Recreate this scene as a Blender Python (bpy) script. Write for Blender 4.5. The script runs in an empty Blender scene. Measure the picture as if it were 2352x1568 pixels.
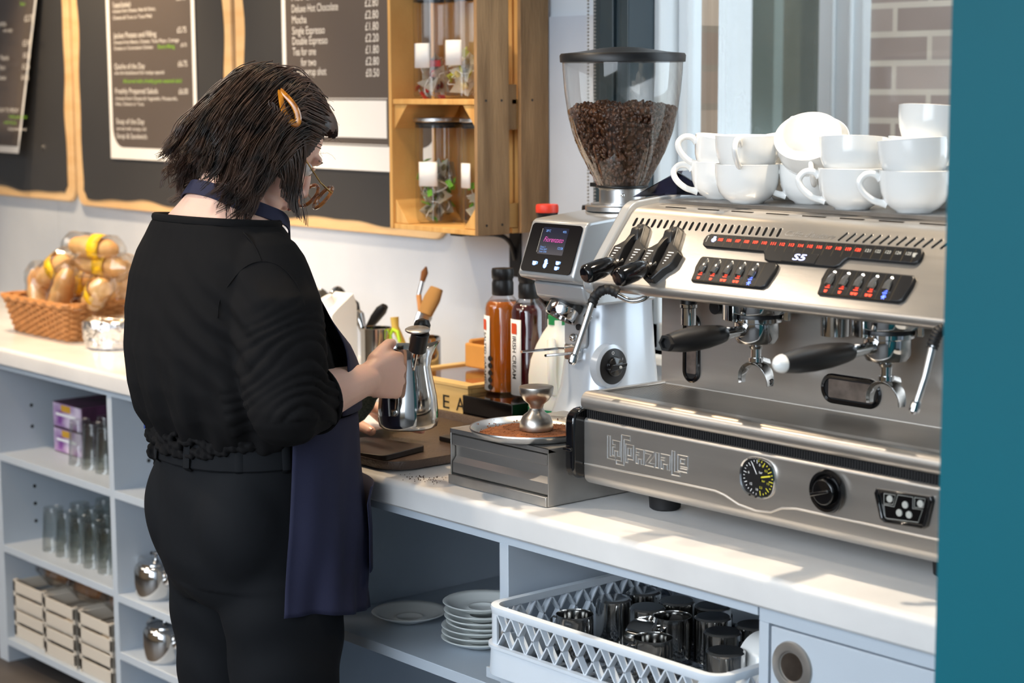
import bpy, bmesh, math, random
import numpy as np
from mathutils import Vector, Matrix, Euler
PI = math.pi
V = Vector
SC = bpy.context.scene
COL = SC.collection

# ---------------------------------------------------------------- camera
YAW, PITCH, ROLL, FPX = 0.7045, 0.13583, 0.00513, 4317.7
CAM = V((0.0, 0.0, 1.6))
FW = V((-math.cos(YAW) * math.cos(PITCH), math.sin(YAW) * math.cos(PITCH), -math.sin(PITCH)))
_r = FW.cross(V((0, 0, 1))).normalized()
_d = FW.cross(_r)
RT = _r * math.cos(ROLL) + _d * math.sin(ROLL)
DN = -_r * math.sin(ROLL) + _d * math.cos(ROLL)
cam_data = bpy.data.cameras.new('camera')
cam = bpy.data.objects.new('camera', cam_data)
COL.objects.link(cam)
cam_data.sensor_width = 36.0
cam_data.lens = FPX / 2352 * 36.0
cam_data.clip_start = 0.05
cam_data.clip_end = 100
cam.matrix_world = Matrix.Translation(CAM) @ Matrix((RT, -DN, -FW)).transposed().to_4x4()
cam_data.dof.use_dof = True
cam_data.dof.focus_distance = 3.25
cam_data.dof.aperture_fstop = 4.5
SC.camera = cam
SC.cycles.transparent_max_bounces = 40


def ray(px, py):
    return FW + RT * ((px - 1176) / FPX) + DN * ((py - 784) / FPX)


def at(px, py, ax, val):
    """surveying helper: the point seen at a pixel that lies on the plane axis = val"""
    v = ray(px, py)
    i = 'xyz'.index(ax)
    return CAM + v * ((val - CAM[i]) / v[i])


def atp(px, py, p0, n):
    v = ray(px, py)
    return CAM + v * ((V(p0) - CAM).dot(V(n)) / v.dot(V(n)))


# ---------------------------------------------------------------- world, lights, exposure
SC.view_settings.view_transform = 'Standard'
SC.view_settings.look = 'None'
SC.view_settings.gamma = 1
SC.view_settings.use_curve_mapping = False
SC.view_settings.exposure = 0.40
w = bpy.data.worlds.new('sky')
SC.world = w
w.use_nodes = True
bg = w.node_tree.nodes['Background']
bg.inputs[0].default_value = (0.84, 0.92, 1.0, 1)
bg.inputs[1].default_value = 3.6


def spot(name, loc, target, power, color=(1, 0.80, 0.56), angle=75, blend=0.5, size=0.03):
    l = bpy.data.lights.new(name, 'SPOT')
    l.energy = power
    l.color = color
    l.spot_size = math.radians(angle)
    l.spot_blend = blend
    l.shadow_soft_size = size
    o = bpy.data.objects.new(name, l)
    COL.objects.link(o)
    o.location = loc
    o.rotation_euler = (V(target) - V(loc)).to_track_quat('-Z', 'Y').to_euler()
    return o


WARM = (1, 0.74, 0.46)
spot('track_spot', (-5.35, 2.25, 2.75), (-5.2, 2.7, 1.2), 85, WARM, 70)
spot('track_spot', (-4.85, 2.2, 2.75), (-4.85, 2.7, 1.2), 70, WARM, 80)
spot('track_spot', (-4.1, 2.15, 2.75), (-3.7, 2.65, 1.2), 46, WARM, 75)
spot('track_spot', (-3.1, 2.1, 2.75), (-2.9, 2.2, 0.9), 55, WARM, 70)
spot('track_spot', (-1.70, 2.25, 2.6), (-1.72, 2.28, 1.3), 95, (1, .82, .60), 62)
spot('track_spot', (-3.2, 1.1, 2.75), (-2.9, 1.75, 1.2), 40, (1, .84, .66), 70)
spot('track_spot', (-4.7, 1.05, 2.75), (-4.45, 2.25, 0.5), 130, (1, .76, .52), 60)
# daylight through the glazed shop front on the customers' side
a = bpy.data.lights.new('shopfront_daylight', 'AREA')
a.energy = 42
a.color = (0.80, 0.90, 1.0)
a.shape = 'RECTANGLE'
a.size = 5.0
a.size_y = 2.2
a.spread = math.radians(72)
ao = bpy.data.objects.new('shopfront_daylight', a)
COL.objects.link(ao)
ao.location = (-2.0, -1.4, 2.8)
ao.rotation_euler = (V((-2.3, 2.2, 0.9)) - V(ao.location)).to_track_quat('-Z', 'Y').to_euler()


a = bpy.data.lights.new('fill_light', 'AREA')  # unseen fill lamp, added to brighten the room and the steel's reflections
a.energy = 38
a.color = (1.0, 0.88, 0.74)
a.shape = 'RECTANGLE'
a.size = 3.6
a.size_y = 1.2
ao = bpy.data.objects.new('fill_light', a)
COL.objects.link(ao)
ao.location = (-4.6, -0.6, 2.9)


# ---------------------------------------------------------------- materials
def nodes_of(m):
    return m.node_tree.nodes, m.node_tree.links


def mat(name, col, rough=0.5, metal=0.0, var=0.0, vscale=8, bump=0.0, bscale=60, col2=None, stretch=(1, 1, 1),
        emit=None, estr=1.0, spec=0.5, coat=0.0, trans=0.0, alpha=1.0, ior=1.45, sss=0.0, aniso=0.0, rvar=0.0):
    m = bpy.data.materials.new(name)
    m.use_nodes = True
    N, L = nodes_of(m)
    p = N['Principled BSDF']
    c = (*col, 1)
    p.inputs['Base Color'].default_value = c
    p.inputs['Roughness'].default_value = rough
    p.inputs['Metallic'].default_value = metal
    p.inputs['Specular IOR Level'].default_value = spec
    p.inputs['Coat Weight'].default_value = coat
    p.inputs['Coat Roughness'].default_value = 0.08
    p.inputs['Transmission Weight'].default_value = trans
    p.inputs['Alpha'].default_value = alpha
    p.inputs['IOR'].default_value = ior
    p.inputs['Anisotropic'].default_value = aniso
    if sss:
        p.inputs['Subsurface Weight'].default_value = sss
        p.inputs['Subsurface Radius'].default_value = (0.02, 0.008, 0.004)
        p.inputs['Subsurface Scale'].default_value = 0.5
    if emit:
        p.inputs['Emission Color'].default_value = (*emit, 1)
        p.inputs['Emission Strength'].default_value = estr
    if var or bump or col2 or rvar:
        tc = N.new('ShaderNodeTexCoord')
        mp = N.new('ShaderNodeMapping')
        mp.inputs['Scale'].default_value = stretch
        L.new(tc.outputs['Object'], mp.inputs['Vector'])
        if var or col2 or rvar:
            n = N.new('ShaderNodeTexNoise')
            n.inputs['Scale'].default_value = vscale
            n.inputs['Detail'].default_value = 6
            L.new(mp.outputs[0], n.inputs['Vector'])
        if var or col2:
            r = N.new('ShaderNodeValToRGB')
            r.color_ramp.elements[0].position = 0.32
            r.color_ramp.elements[1].position = 0.68
            c2 = col2 if col2 else tuple(min(1, x * (1 + var)) for x in col)
            c1 = col if col2 else tuple(x * (1 - var) for x in col)
            r.color_ramp.elements[0].color = (*c1, 1)
            r.color_ramp.elements[1].color = (*c2, 1)
            L.new(n.outputs[0], r.inputs[0])
            L.new(r.outputs[0], p.inputs['Base Color'])
        if rvar:
            mr = N.new('ShaderNodeMapRange')
            mr.inputs['To Min'].default_value = max(0.02, rough - rvar)
            mr.inputs['To Max'].default_value = rough + rvar
            L.new(n.outputs[0], mr.inputs['Value'])
            L.new(mr.outputs[0], p.inputs['Roughness'])
        if bump:
            n2 = N.new('ShaderNodeTexNoise')
            n2.inputs['Scale'].default_value = bscale
            n2.inputs['Detail'].default_value = 5
            L.new(mp.outputs[0], n2.inputs['Vector'])
            b = N.new('ShaderNodeBump')
            b.inputs['Strength'].default_value = bump
            b.inputs['Distance'].default_value = 0.01
            L.new(n2.outputs[0], b.inputs['Height'])
            L.new(b.outputs[0], p.inputs['Normal'])
    return m


def clear(name, tint=(1, 1, 1), refl=1.0, rough=0.02, power=3.0, base=0.05):
    """thin clear sheet: lets light straight through and reflects more at grazing angles"""
    m = bpy.data.materials.new(name)
    m.use_nodes = True
    N, L = nodes_of(m)
    N.remove(N['Principled BSDF'])
    out = N['Material Output']
    t = N.new('ShaderNodeBsdfTransparent')
    t.inputs[0].default_value = (*tint, 1)
    g = N.new('ShaderNodeBsdfGlossy')
    g.inputs['Roughness'].default_value = rough
    lw = N.new('ShaderNodeLayerWeight')
    lw.inputs[0].default_value = 0.5
    pw = N.new('ShaderNodeMath')
    pw.operation = 'POWER'
    pw.inputs[1].default_value = power
    L.new(lw.outputs['Facing'], pw.inputs[0])
    mr = N.new('ShaderNodeMapRange')
    mr.inputs['To Min'].default_value = base
    mr.inputs['To Max'].default_value = min(1, 0.75 * refl)
    L.new(pw.outputs[0], mr.inputs['Value'])
    mx = N.new('ShaderNodeMixShader')
    L.new(mr.outputs[0], mx.inputs[0])
    L.new(t.outputs[0], mx.inputs[1])
    L.new(g.outputs[0], mx.inputs[2])
    L.new(mx.outputs[0], out.inputs[0])
    return m


def srgb(r, g, b):
    f = lambda c: ((c / 255 + 0.055) / 1.055) ** 2.4 if c > 10 else c / 255 / 12.92
    return (f(r), f(g), f(b))


M = {}
M['wall'] = mat('wall_paint', srgb(205, 214, 224), 0.6, var=0.03, vscale=3)
M['paint'] = mat('pale_grey_paint', srgb(180, 190, 201), 0.45, var=0.02)
M['worktop'] = mat('worktop_marble', srgb(206, 205, 205), 0.16, col2=srgb(221, 220, 219), vscale=5, bump=0.0, rvar=0.05)
M['steel'] = mat('brushed_steel', srgb(192, 187, 181), 0.34, 0.86, var=0.04, vscale=6, stretch=(1, 9, 9), bump=0.03, bscale=120, aniso=0.5, rvar=0.05)
M['steel2'] = mat('satin_steel', srgb(186, 182, 177), 0.34, 0.84, var=0.12, vscale=14, rvar=0.1)
M['chrome'] = mat('chrome', srgb(215, 215, 215), 0.07, 1.0)
M['dkchrome'] = mat('polished_steel', srgb(198, 197, 195), 0.1, 1.0, rvar=0.05, vscale=5)
M['alu'] = mat('aluminium', srgb(205, 205, 205), 0.3, 1.0, var=0.08, vscale=40)
M['black'] = mat('black_plastic', srgb(24, 24, 26), 0.38, var=0.15)
M['rubber'] = mat('black_rubber', srgb(22, 22, 24), 0.6)
M['glassblack'] = mat('screen_black', srgb(10, 8, 12), 0.16, spec=0.12)
M['gloss'] = mat('gloss_black', srgb(12, 12, 14), 0.08, coat=0.5)
M['white'] = mat('pale_silver_enamel', srgb(196, 204, 214), 0.24, 0.25, coat=0.5)
M['silver'] = mat('silver_lacquer', srgb(172, 175, 178), 0.28, 0.35, coat=0.6)
M['china'] = mat('white_china', srgb(240, 240, 238), 0.09, coat=0.6)
M['china2'] = mat('stoneware', srgb(228, 232, 230), 0.12, coat=0.5)
M['teal'] = mat('teal_paint', srgb(0, 94, 108), 0.55, var=0.03, vscale=2)
M['dkgrey'] = mat('dark_grey_paint', srgb(48, 62, 70), 0.4)
M['wframe'] = mat('white_paint', srgb(228, 233, 236), 0.4)
M['ply'] = mat('birch_plywood', srgb(214, 174, 124), 0.55, col2=srgb(226, 192, 146), vscale=4, stretch=(1, 1, 6))
M['board'] = mat('chalkboard', srgb(58, 58, 60), 0.5, var=0.06, vscale=3)
M['poster'] = mat('printed_grey', srgb(92, 84, 80), 0.42)
M['paper'] = mat('white_paper', srgb(240, 240, 240), 0.5)
M['ink_w'] = mat('white_print', srgb(235, 232, 228), 0.5)
M['ink_g'] = mat('green_print', srgb(140, 200, 60), 0.5)
M['ink_k'] = mat('black_print', srgb(25, 25, 25), 0.5)
M['wood'] = mat('crate_pine', srgb(206, 152, 84), 0.6, col2=srgb(228, 182, 112), vscale=5, stretch=(8, 1, 1), bump=0.15, bscale=30)
M['wood_out'] = mat('weathered_pine', srgb(128, 98, 66), 0.7, col2=srgb(176, 140, 100), vscale=5, stretch=(6, 6, 0.7), bump=0.3, bscale=40)
M['glass'] = clear('clear_glass', (0.96, 0.97, 0.97), 0.9, power=2.2, base=0.06)
M['hopper'] = clear('clear_plastic', (0.93, 0.92, 0.90), 0.9, 0.04, 2.2, 0.07)
M['pane'] = clear('window_glass', (0.93, 0.96, 0.97), 0.6, 0.01, 3.5, 0.05)
M['tumbler'] = clear('tumbler_glass', (0.93, 0.94, 0.93), 0.8, 0.03, 2.2, 0.07)
M['cello'] = clear('cellophane', (0.95, 0.95, 0.94), 0.8, 0.12, 1.5, 0.12)
M['skin'] = mat('skin', srgb(236, 192, 172), 0.48, var=0.04, vscale=14, sss=0.25, bump=0.04, bscale=300)
M['hair'] = mat('dark_brown_hair', srgb(20, 13, 11), 0.42, col2=srgb(88, 60, 44), vscale=30, spec=0.7, aniso=0.4)
M['shirt'] = mat('black_jersey', srgb(17, 16, 17), 0.85, spec=0.2, var=0.08, vscale=5, bump=0.06, bscale=900)
M['trouser'] = mat('black_trouser_cloth', srgb(15, 17, 21), 0.8, spec=0.25, var=0.08, vscale=4, bump=0.06, bscale=1100)
M['apron'] = mat('navy_cotton', srgb(32, 34, 60), 0.8, var=0.1, vscale=4, bump=0.08, bscale=900)
M['brick_d'] = None


def brick(name, c1, c2, mortar, scale=1.0, w=0.225, h=0.075, axes='XZ'):
    m = bpy.data.materials.new(name)
    m.use_nodes = True
    N, L = nodes_of(m)
    p = N['Principled BSDF']
    p.inputs['Roughness'].default_value = 0.9
    tc = N.new('ShaderNodeTexCoord')
    sp = N.new('ShaderNodeSeparateXYZ')
    cb = N.new('ShaderNodeCombineXYZ')
    L.new(tc.outputs['Object'], sp.inputs[0])
    L.new(sp.outputs[axes[0]], cb.inputs[0])
    L.new(sp.outputs[axes[1]], cb.inputs[1])
    b = N.new('ShaderNodeTexBrick')
    b.inputs['Scale'].default_value = 1.0
    b.inputs['Brick Width'].default_value = w
    b.inputs['Row Height'].default_value = h
    b.inputs['Mortar Size'].default_value = 0.008
    b.inputs['Color1'].default_value = (*c1, 1)
    b.inputs['Color2'].default_value = (*c2, 1)
    b.inputs['Mortar'].default_value = (*mortar, 1)
    L.new(cb.outputs[0], b.inputs['Vector'])
    n = N.new('ShaderNodeTexNoise')
    n.inputs['Scale'].default_value = 12
    mx = N.new('ShaderNodeMixRGB')
    mx.blend_type = 'MULTIPLY'
    mx.inputs[0].default_value = 0.35
    L.new(b.outputs[0], mx.inputs[1])
    L.new(n.outputs[0], mx.inputs[2])
    L.new(mx.outputs[0], p.inputs['Base Color'])
    return m


M['brick_d'] = brick('dark_brick', srgb(176, 156, 148), srgb(215, 196, 184), srgb(246, 232, 214))
M['brick_r'] = brick('reveal_brick', srgb(150, 124, 104), srgb(196, 170, 146), srgb(150, 130, 110), w=0.4, h=0.086, axes='YZ')


# marble splashback: pale slabs with soft grey clouding
def marble():
    m = mat('marble_splashback', srgb(180, 189, 203), 0.3, col2=srgb(202, 209, 220), vscale=2.2)
    return m


M['marble'] = marble()


# ---------------------------------------------------------------- mesh builder
class MB:
    def __init__(s):
        s.v = []
        s.f = []

    def add(s, vs, fs):
        o = len(s.v)
        s.v += [tuple(x) for x in vs]
        s.f += [tuple(i + o for i in f) for f in fs]
        return s

    def box(s, x0, x1, y0, y1, z0, z1):
        vs = [(x0, y0, z0), (x1, y0, z0), (x1, y1, z0), (x0, y1, z0), (x0, y0, z1), (x1, y0, z1), (x1, y1, z1), (x0, y1, z1)]
        return s.add(vs, [(0, 3, 2, 1), (4, 5, 6, 7), (0, 1, 5, 4), (1, 2, 6, 5), (2, 3, 7, 6), (3, 0, 4, 7)])

    def rings(s, R, cap0=True, cap1=True, closed=True):
        n = len(R[0])
        o = len(s.v)
        for r in R:
            s.v += [tuple(p) for p in r]
        for i in range(len(R) - 1):
            for j in range(n if closed else n - 1):
                k = (j + 1) % n
                s.f.append((o + i * n + j, o + i * n + k, o + (i + 1) * n + k, o + (i + 1) * n + j))
        if cap0:
            s.f.append(tuple(o + j for j in range(n))[::-1])
        if cap1:
            s.f.append(tuple(o + (len(R) - 1) * n + j for j in range(n)))
        return s

    def cyl(s, p0, p1, r0, r1=None, n=24, cap=True):
        r1 = r0 if r1 is None else r1
        return s.tube([p0, p1], [r0, r1], n, cap)

    def tube(s, path, rad, n=10, cap=True, flat=1.0, up=None):
        P = [V(p) for p in path]
        if not hasattr(rad, '__len__'):
            rad = [rad] * len(P)
        t0 = (P[1] - P[0]).normalized()
        a = V(up) if up else (V((0, 0, 1)) if abs(t0.z) < 0.9 else V((1, 0, 0)))
        b = t0.cross(a).normalized()
        a = b.cross(t0).normalized()
        R = []
        for i, p in enumerate(P):
            t = (P[min(i + 1, len(P) - 1)] - P[max(i - 1, 0)])
            if t.length < 1e-9:
                t = t0
            t.normalize()
            b = (b - t * b.dot(t)).normalized()
            a = b.cross(t)
            R.append([p + (b * math.cos(2 * PI * k / n) + a * math.sin(2 * PI * k / n) * flat) * rad[i] for k in range(n)])
        return s.rings(R, cap, cap)

    def lathe(s, prof, c=(0, 0, 0), n=32, mtx=None, close=False):
        R = []
        for r, z in prof:
            ring = [V((max(r, 1e-5) * math.cos(2 * PI * k / n), max(r, 1e-5) * math.sin(2 * PI * k / n), z)) for k in range(n)]
            if mtx:
                ring = [mtx @ p for p in ring]
            R.append([p + V(c) for p in ring])
        if close:
            R.append(R[0])
        return s.rings(R, not close and prof[0][0] > 1e-4, not close and prof[-1][0] > 1e-4)

    def prism(s, poly, o, u, v, n, t):
        """poly in (u, v) about o, extruded by t along n"""
        o, u, v, n = V(o), V(u), V(v), V(n)
        A = [o + u * a + v * b for a, b in poly]
        B = [p + n * t for p in A]
        return s.rings([A, B])

    def ext(s, poly, x0, x1):
        """YZ profile extruded along X"""
        return s.rings([[(x0, y, z) for y, z in poly], [(x1, y, z) for y, z in poly]])

    def sphere(s, c, r, n=16, m=10, scale=(1, 1, 1), mtx=None):
        pr = [(math.sin(PI * i / m), -math.cos(PI * i / m)) for i in range(m + 1)]
        mm = Matrix.Diagonal((r * scale[0], r * scale[1], r * scale[2]))
        if mtx:
            mm = mtx.to_3x3() @ mm
        return s.lathe(pr, c, n, mm)

    def xf(s, mtx):
        s.v = [tuple(mtx @ V(p)) for p in s.v]
        return s


def rrect(w, h, r, n=5, cx=0, cy=0):
    out = []
    for sx, sy, a0 in ((1, 1, 0), (-1, 1, 90), (-1, -1, 180), (1, -1, 270)):
        for i in range(n + 1):
            a = math.radians(a0 + 90 * i / n)
            out.append((cx + sx * (w / 2 - r) + r * math.cos(a), cy + sy * (h / 2 - r) + r * math.sin(a)))
    return out


def oval(a, b, n=32, p=2.0, cx=0, cy=0):
    o = []
    for k in range(n):
        t = 2 * PI * k / n
        c, s_ = math.cos(t), math.sin(t)
        o.append((cx + a * math.copysign(abs(c) ** (2 / p), c), cy + b * math.copysign(abs(s_) ** (2 / p), s_)))
    return o


def setp(o, label=None, cat=None, group=None, kind=None):
    if label: o['label'] = label
    if cat: o['category'] = cat
    if group: o['group'] = group
    if kind: o['kind'] = kind
    return o


def fin(me, angle=38):
    me.polygons.foreach_set('use_smooth', [True] * len(me.polygons))
    me.set_sharp_from_angle(angle=math.radians(angle))


def obj(name, mb, m, parent=None, bev=0.0, world=True, angle=38, seg=2, fix=True):
    """one mesh object; with a parent its world coordinates are made local (parents of world-built parts carry no rotation)"""
    me = bpy.data.meshes.new(name)
    vs = mb.v
    if parent is not None and world:
        l = parent.location
        vs = [(x - l.x, y - l.y, z - l.z) for x, y, z in vs]
    me.from_pydata(vs, [], mb.f)
    if fix:
        bm = bmesh.new()
        bm.from_mesh(me)
        bmesh.ops.remove_doubles(bm, verts=bm.verts, dist=1e-6)
        bmesh.ops.recalc_face_normals(bm, faces=bm.faces)
        bm.to_mesh(me)
        bm.free()
    if m is not None:
        me.materials.append(M[m] if isinstance(m, str) else m)
    fin(me, angle)
    o = bpy.data.objects.new(name, me)
    COL.objects.link(o)
    if parent is not None:
        o.parent = parent
    if bev:
        b = o.modifiers.new('bevel', 'BEVEL')
        b.width = bev
        b.segments = seg
        b.limit_method = 'ANGLE'
        b.angle_limit = math.radians(40)
        b.harden_normals = False
    return o


def thing(name, label, cat, loc=(0, 0, 0), group=None, rot=None):
    o = bpy.data.objects.new(name, None)
    o.empty_display_size = 0.05
    COL.objects.link(o)
    o.location = loc
    if rot: o.rotation_euler = rot
    return setp(o, label, cat, group)


def single(name, mb, m, label, cat, group=None, loc=None, **k):
    """a top-level thing that is one mesh, its origin at loc"""
    if loc is not None:
        mb.v = [(x - loc[0], y - loc[1], z - loc[2]) for x, y, z in mb.v]
    o = obj(name, mb, m, **k)
    if loc is not None: o.location = loc
    return setp(o, label, cat, group)


def struct(name, mb, m, parent=None, **k):
    o = obj(name, mb, m, parent, **k)
    if parent is None: o['kind'] = 'structure'
    return o


def copy_tree(o, loc=None, rot=None, label=None, group=None, mtx=None):
    kids = {}
    for q in bpy.data.objects:
        if q.parent: kids.setdefault(q.parent.name, []).append(q)

    def rec(a, par):
        c = a.copy()
        COL.objects.link(c)
        if par is not None: c.parent = par
        for q in kids.get(a.name, []): rec(q, c)
        return c
    c = rec(o, None)
    if mtx is not None: c.matrix_world = mtx
    if loc is not None: c.location = loc
    if rot is not None: c.rotation_euler = rot
    if label: c['label'] = label
    if group: c['group'] = group
    return c


_txtcache = {}


def text_mb(s, o, u, v, h, align='LEFT', width=None, depth=0.0004, lift=0.0004, shear=0.0, mb=None, bold=0.0, sp=1.0):
    """lettering as mesh lying on the plane (u, v) through o; h = cap height, width squeezes the line"""
    key = (s, shear, bold, sp)
    if key not in _txtcache:
        c = bpy.data.curves.new('t', 'FONT')
        c.body = s
        c.size = 1.0
        c.shear = shear
        c.offset = bold
        c.space_character = sp
        c.resolution_u = 3
        ob = bpy.data.objects.new('t', c)
        COL.objects.link(ob)
        dg = bpy.context.evaluated_depsgraph_get()
        me = bpy.data.meshes.new_from_object(ob.evaluated_get(dg))
        vs = [tuple(q.co) for q in me.vertices]
        fs = [tuple(p.vertices) for p in me.polygons]
        bpy.data.objects.remove(ob)
        bpy.data.meshes.remove(me)
        bpy.data.curves.remove(c)
        _txtcache[key] = (vs, fs)
    vs, fs = _txtcache[key]
    x0 = min(p[0] for p in vs)
    x1 = max(p[0] for p in vs)
    k = h / 0.72
    kx = k if width is None else width / (x1 - x0)
    off = {'LEFT': -x0, 'CENTER': -(x0 + x1) / 2, 'RIGHT': -x1}[align]
    o, u, v = V(o), V(u).normalized(), V(v).normalized()
    n = u.cross(v)
    W = [o + u * ((p[0] + off) * kx) + v * (p[1] * k) + n * lift for p in vs]
    mb = mb or MB()
    mb.add(W, fs)
    return mb
# ---------------------------------------------------------------- room shell
rnd = random.Random(7)
WY = 2.85
CT = 0.90
YR, YL = 1.972, 2.213           # front edges of the right and left worktops
struct('floor', MB().box(-8.2, 1.5, -3.0, 3.1, -0.05, 0.0), mat('vinyl_floor', srgb(66, 62, 60), 0.5, var=0.1))
struct('ceiling', MB().box(-8.2, 1.5, -3.0, 3.1, 2.95, 3.05), mat('ceiling_paint', srgb(225, 225, 222), 0.8))
struct('wall_block_front', MB().box(-8.2, -1.6, -3.0, -2.9, 0, 3.0).box(-1.6, 1.5, -3.0, -2.9, 0, 0.8), mat('warm_wall', srgb(190, 170, 145), 0.8))  # unseen wall, added to block sky light from the left side
struct('wall_block_east', MB().box(1.5, 1.6, -3.0, 3.1, 0, 3.0), 'wall')  # unseen wall, added to limit sky light from the open right side
struct('wall_left', MB().box(-8.3, -8.2, -3.0, 3.1, 0, 3.0), 'wall')
wb = MB()
wb.box(-8.2, -3.02, WY, 3.0, 0, 3.0)
wb.box(-0.8, 1.5, WY, 3.0, 0, 3.0)
wb.box(-3.02, -0.8, WY, 3.0, 0, 1.02)
wb.box(-3.02, -0.8, WY, 3.0, 2.6, 3.0)
struct('wall_back', wb, 'wall')
# marble-look splashback boards under the menu boards
for i, (x0, x1) in enumerate(((-8.2, -5.62), (-5.618, -4.86), (-4.858, -3.06))):
    struct('trim_%d' % (i + 1), MB().box(x0, x1, WY - 0.008, WY, CT, 1.75), 'marble')
ob = MB()
ob.box(-8.2, -2.95, 3.0, 3.12, 0, 3.2)
ob.box(-0.85, 1.5, 3.0, 3.12, 0, 3.2)
ob.box(-2.95, -0.85, 3.0, 3.12, 0, 1.0)
struct('wall_outer', ob, 'brick_r')
# teal end panel close to the camera on the right
pt = at(2166, 800, 'y', 1.72)
struct('wall_right', MB().box(pt.x, 0.4, 1.72, 1.90, 0, 2.95), 'teal')

# window: dark architrave, white sash frame, glass
win = thing('window_1', None, None, (-2.0, 2.9, 1.02))
win['kind'] = 'structure'
fr = MB()
for x0, x1, d in ((-3.06, -3.03, 0.012), (-3.03, -2.985, 0.022), (-2.985, -2.955, 0.014), (-2.955, -2.93, 0.03)):
    fr.box(x0, x1, WY - d, 2.9, 1.02, 2.6)
struct('architrave', fr, 'dkgrey', win, bev=0.003)
fr = MB().box(-2.94, -2.915, 2.9, 3.0, 1.02, 2.6)
fr.box(-2.915, -2.885, 2.955, 3.0, 1.02, 2.6)
fr.box(-0.95, -0.88, 2.9, 3.0, 1.02, 2.6)
fr.box(-2.94, -0.88, 2.9, 3.0, 1.02, 1.08)
fr.box(-2.94, -0.88, 2.9, 3.0, 2.54, 2.6)
struct('window_frame', fr, 'wframe', win, bev=0.004)
struct('window_pane', MB().box(-2.89, -0.95, 2.968, 2.974, 1.08, 2.54), 'pane', win)
struct('window_sill', MB().box(-3.02, -0.8, 2.82, 2.9, 1.0, 1.02), 'wframe', win, bev=0.004)
ch = MB()
for cx in (-3.058, -3.036):
    z = 1.0
    while z < 2.5:
        ch.sphere((cx, 2.822, z), 0.0028, 6, 4)
        z += 0.0075
single('blind_chain', ch, mat('grey_beads', srgb(150, 150, 150), 0.4), 'looped grey bead chain of the blind hanging beside the dark window frame', 'blind chain', loc=(-3.047, 2.822, 1.0))

# ---------------------------------------------------------------- outside: brick wing with a sash window
FY = 4.0
sill_z = at(1700, 322, 'y', FY).z
out = MB()
out.box(-3.23, -1.5, FY, FY + 0.2, 0, 3.4)
out.box(-6.5, -4.0, FY, FY + 0.2, 0, 3.4)
out.box(-4.0, -3.23, FY, FY + 0.2, 0, sill_z - 0.1)
struct('wall_outside', out, 'brick_d')
struct('ground', MB().box(-14, 4, 3.12, 12, -0.1, -0.05), mat('paving', srgb(150, 148, 140), 0.9, var=0.1))
ow = thing('window_2', None, None, (-3.6, FY, sill_z))
ow['kind'] = 'structure'
f2 = MB().box(-3.385, -3.23, FY - 0.03, FY + 0.06, sill_z - 0.09, 3.4)
f2.box(-4.02, -3.385, FY - 0.05, FY + 0.06, sill_z - 0.09, sill_z + 0.01)
f2.box(-3.40, -3.385, FY - 0.0, FY + 0.06, sill_z, 3.4)
f2.box(-3.33, -3.32, FY - 0.045, FY - 0.03, sill_z - 0.09, 3.4)
f2.box(-3.27, -3.26, FY - 0.045, FY - 0.03, sill_z - 0.09, 3.4)
struct('window_frame', f2, 'wframe', ow, bev=0.006)
struct('reflection_band', MB().box(-3.745, -3.66, FY + 0.10, FY + 0.14, sill_z, 3.4), mat('pale_reflection', srgb(205, 222, 214), 0.8), ow)  # pale strip painted as the lighter reflection band in the glass
struct('window_pane', MB().box(-4.0, -3.39, FY + 0.03, FY + 0.04, sill_z, 3.4), mat('reflection_glass', srgb(120, 132, 128), 0.08, col2=srgb(170, 178, 172), vscale=1.6, stretch=(3, 1, 0.5), alpha=0.55, spec=0.8), ow)  # grey-green streaks in the pane colour paint its reflections
inn = MB().box(-4.0, -3.39, FY + 0.5, FY + 0.55, sill_z - 0.2, 3.4)
struct('reflection_backdrop', inn, mat('reflection_mottle', srgb(70, 74, 66), 0.8, col2=srgb(150, 150, 120), vscale=2.5), ow)  # backdrop whose mottled colour is painted like reflected greenery
struct('reflection_band', MB().box(-3.56, -3.50, FY + 0.10, FY + 0.13, sill_z, 3.4), mat('dark_reflection', srgb(60, 58, 50), 0.8), ow)  # dark strip painted as the darker reflection band in the glass

# ---------------------------------------------------------------- worktops
def worktop(name, x0, x1, yf, label, y1=WY):
    nose = [(yf + 0.012 * (1 - math.sin(a)), 0.888 + 0.012 * math.cos(a)) for a in np.linspace(0, PI / 2, 6)]
    poly = [(y1, CT)] + [(y, z) for y, z in nose] + [(yf, 0.856), (yf + 0.004, 0.852), (y1, 0.852)]
    return single(name, MB().ext(poly, x0, x1), 'worktop', label, 'worktop', loc=((x0 + x1) / 2, y1, 0.852), angle=30)


worktop('worktop', -3.45, -1.0, YR, 'deep pale stone worktop under the espresso machine', 2.842)
worktop('worktop', -8.1, -3.4503, YL, 'shallower pale stone worktop behind the person, carrying the bread basket', 2.842)


def holes(par, x, ys, zs, sgn):
    for y in ys:
        for z in zs:
            obj('pin_hole', MB().cyl((x, y, z), (x + sgn * 0.0006, y, z), 0.005, n=12), 'rubber', par)


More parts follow.
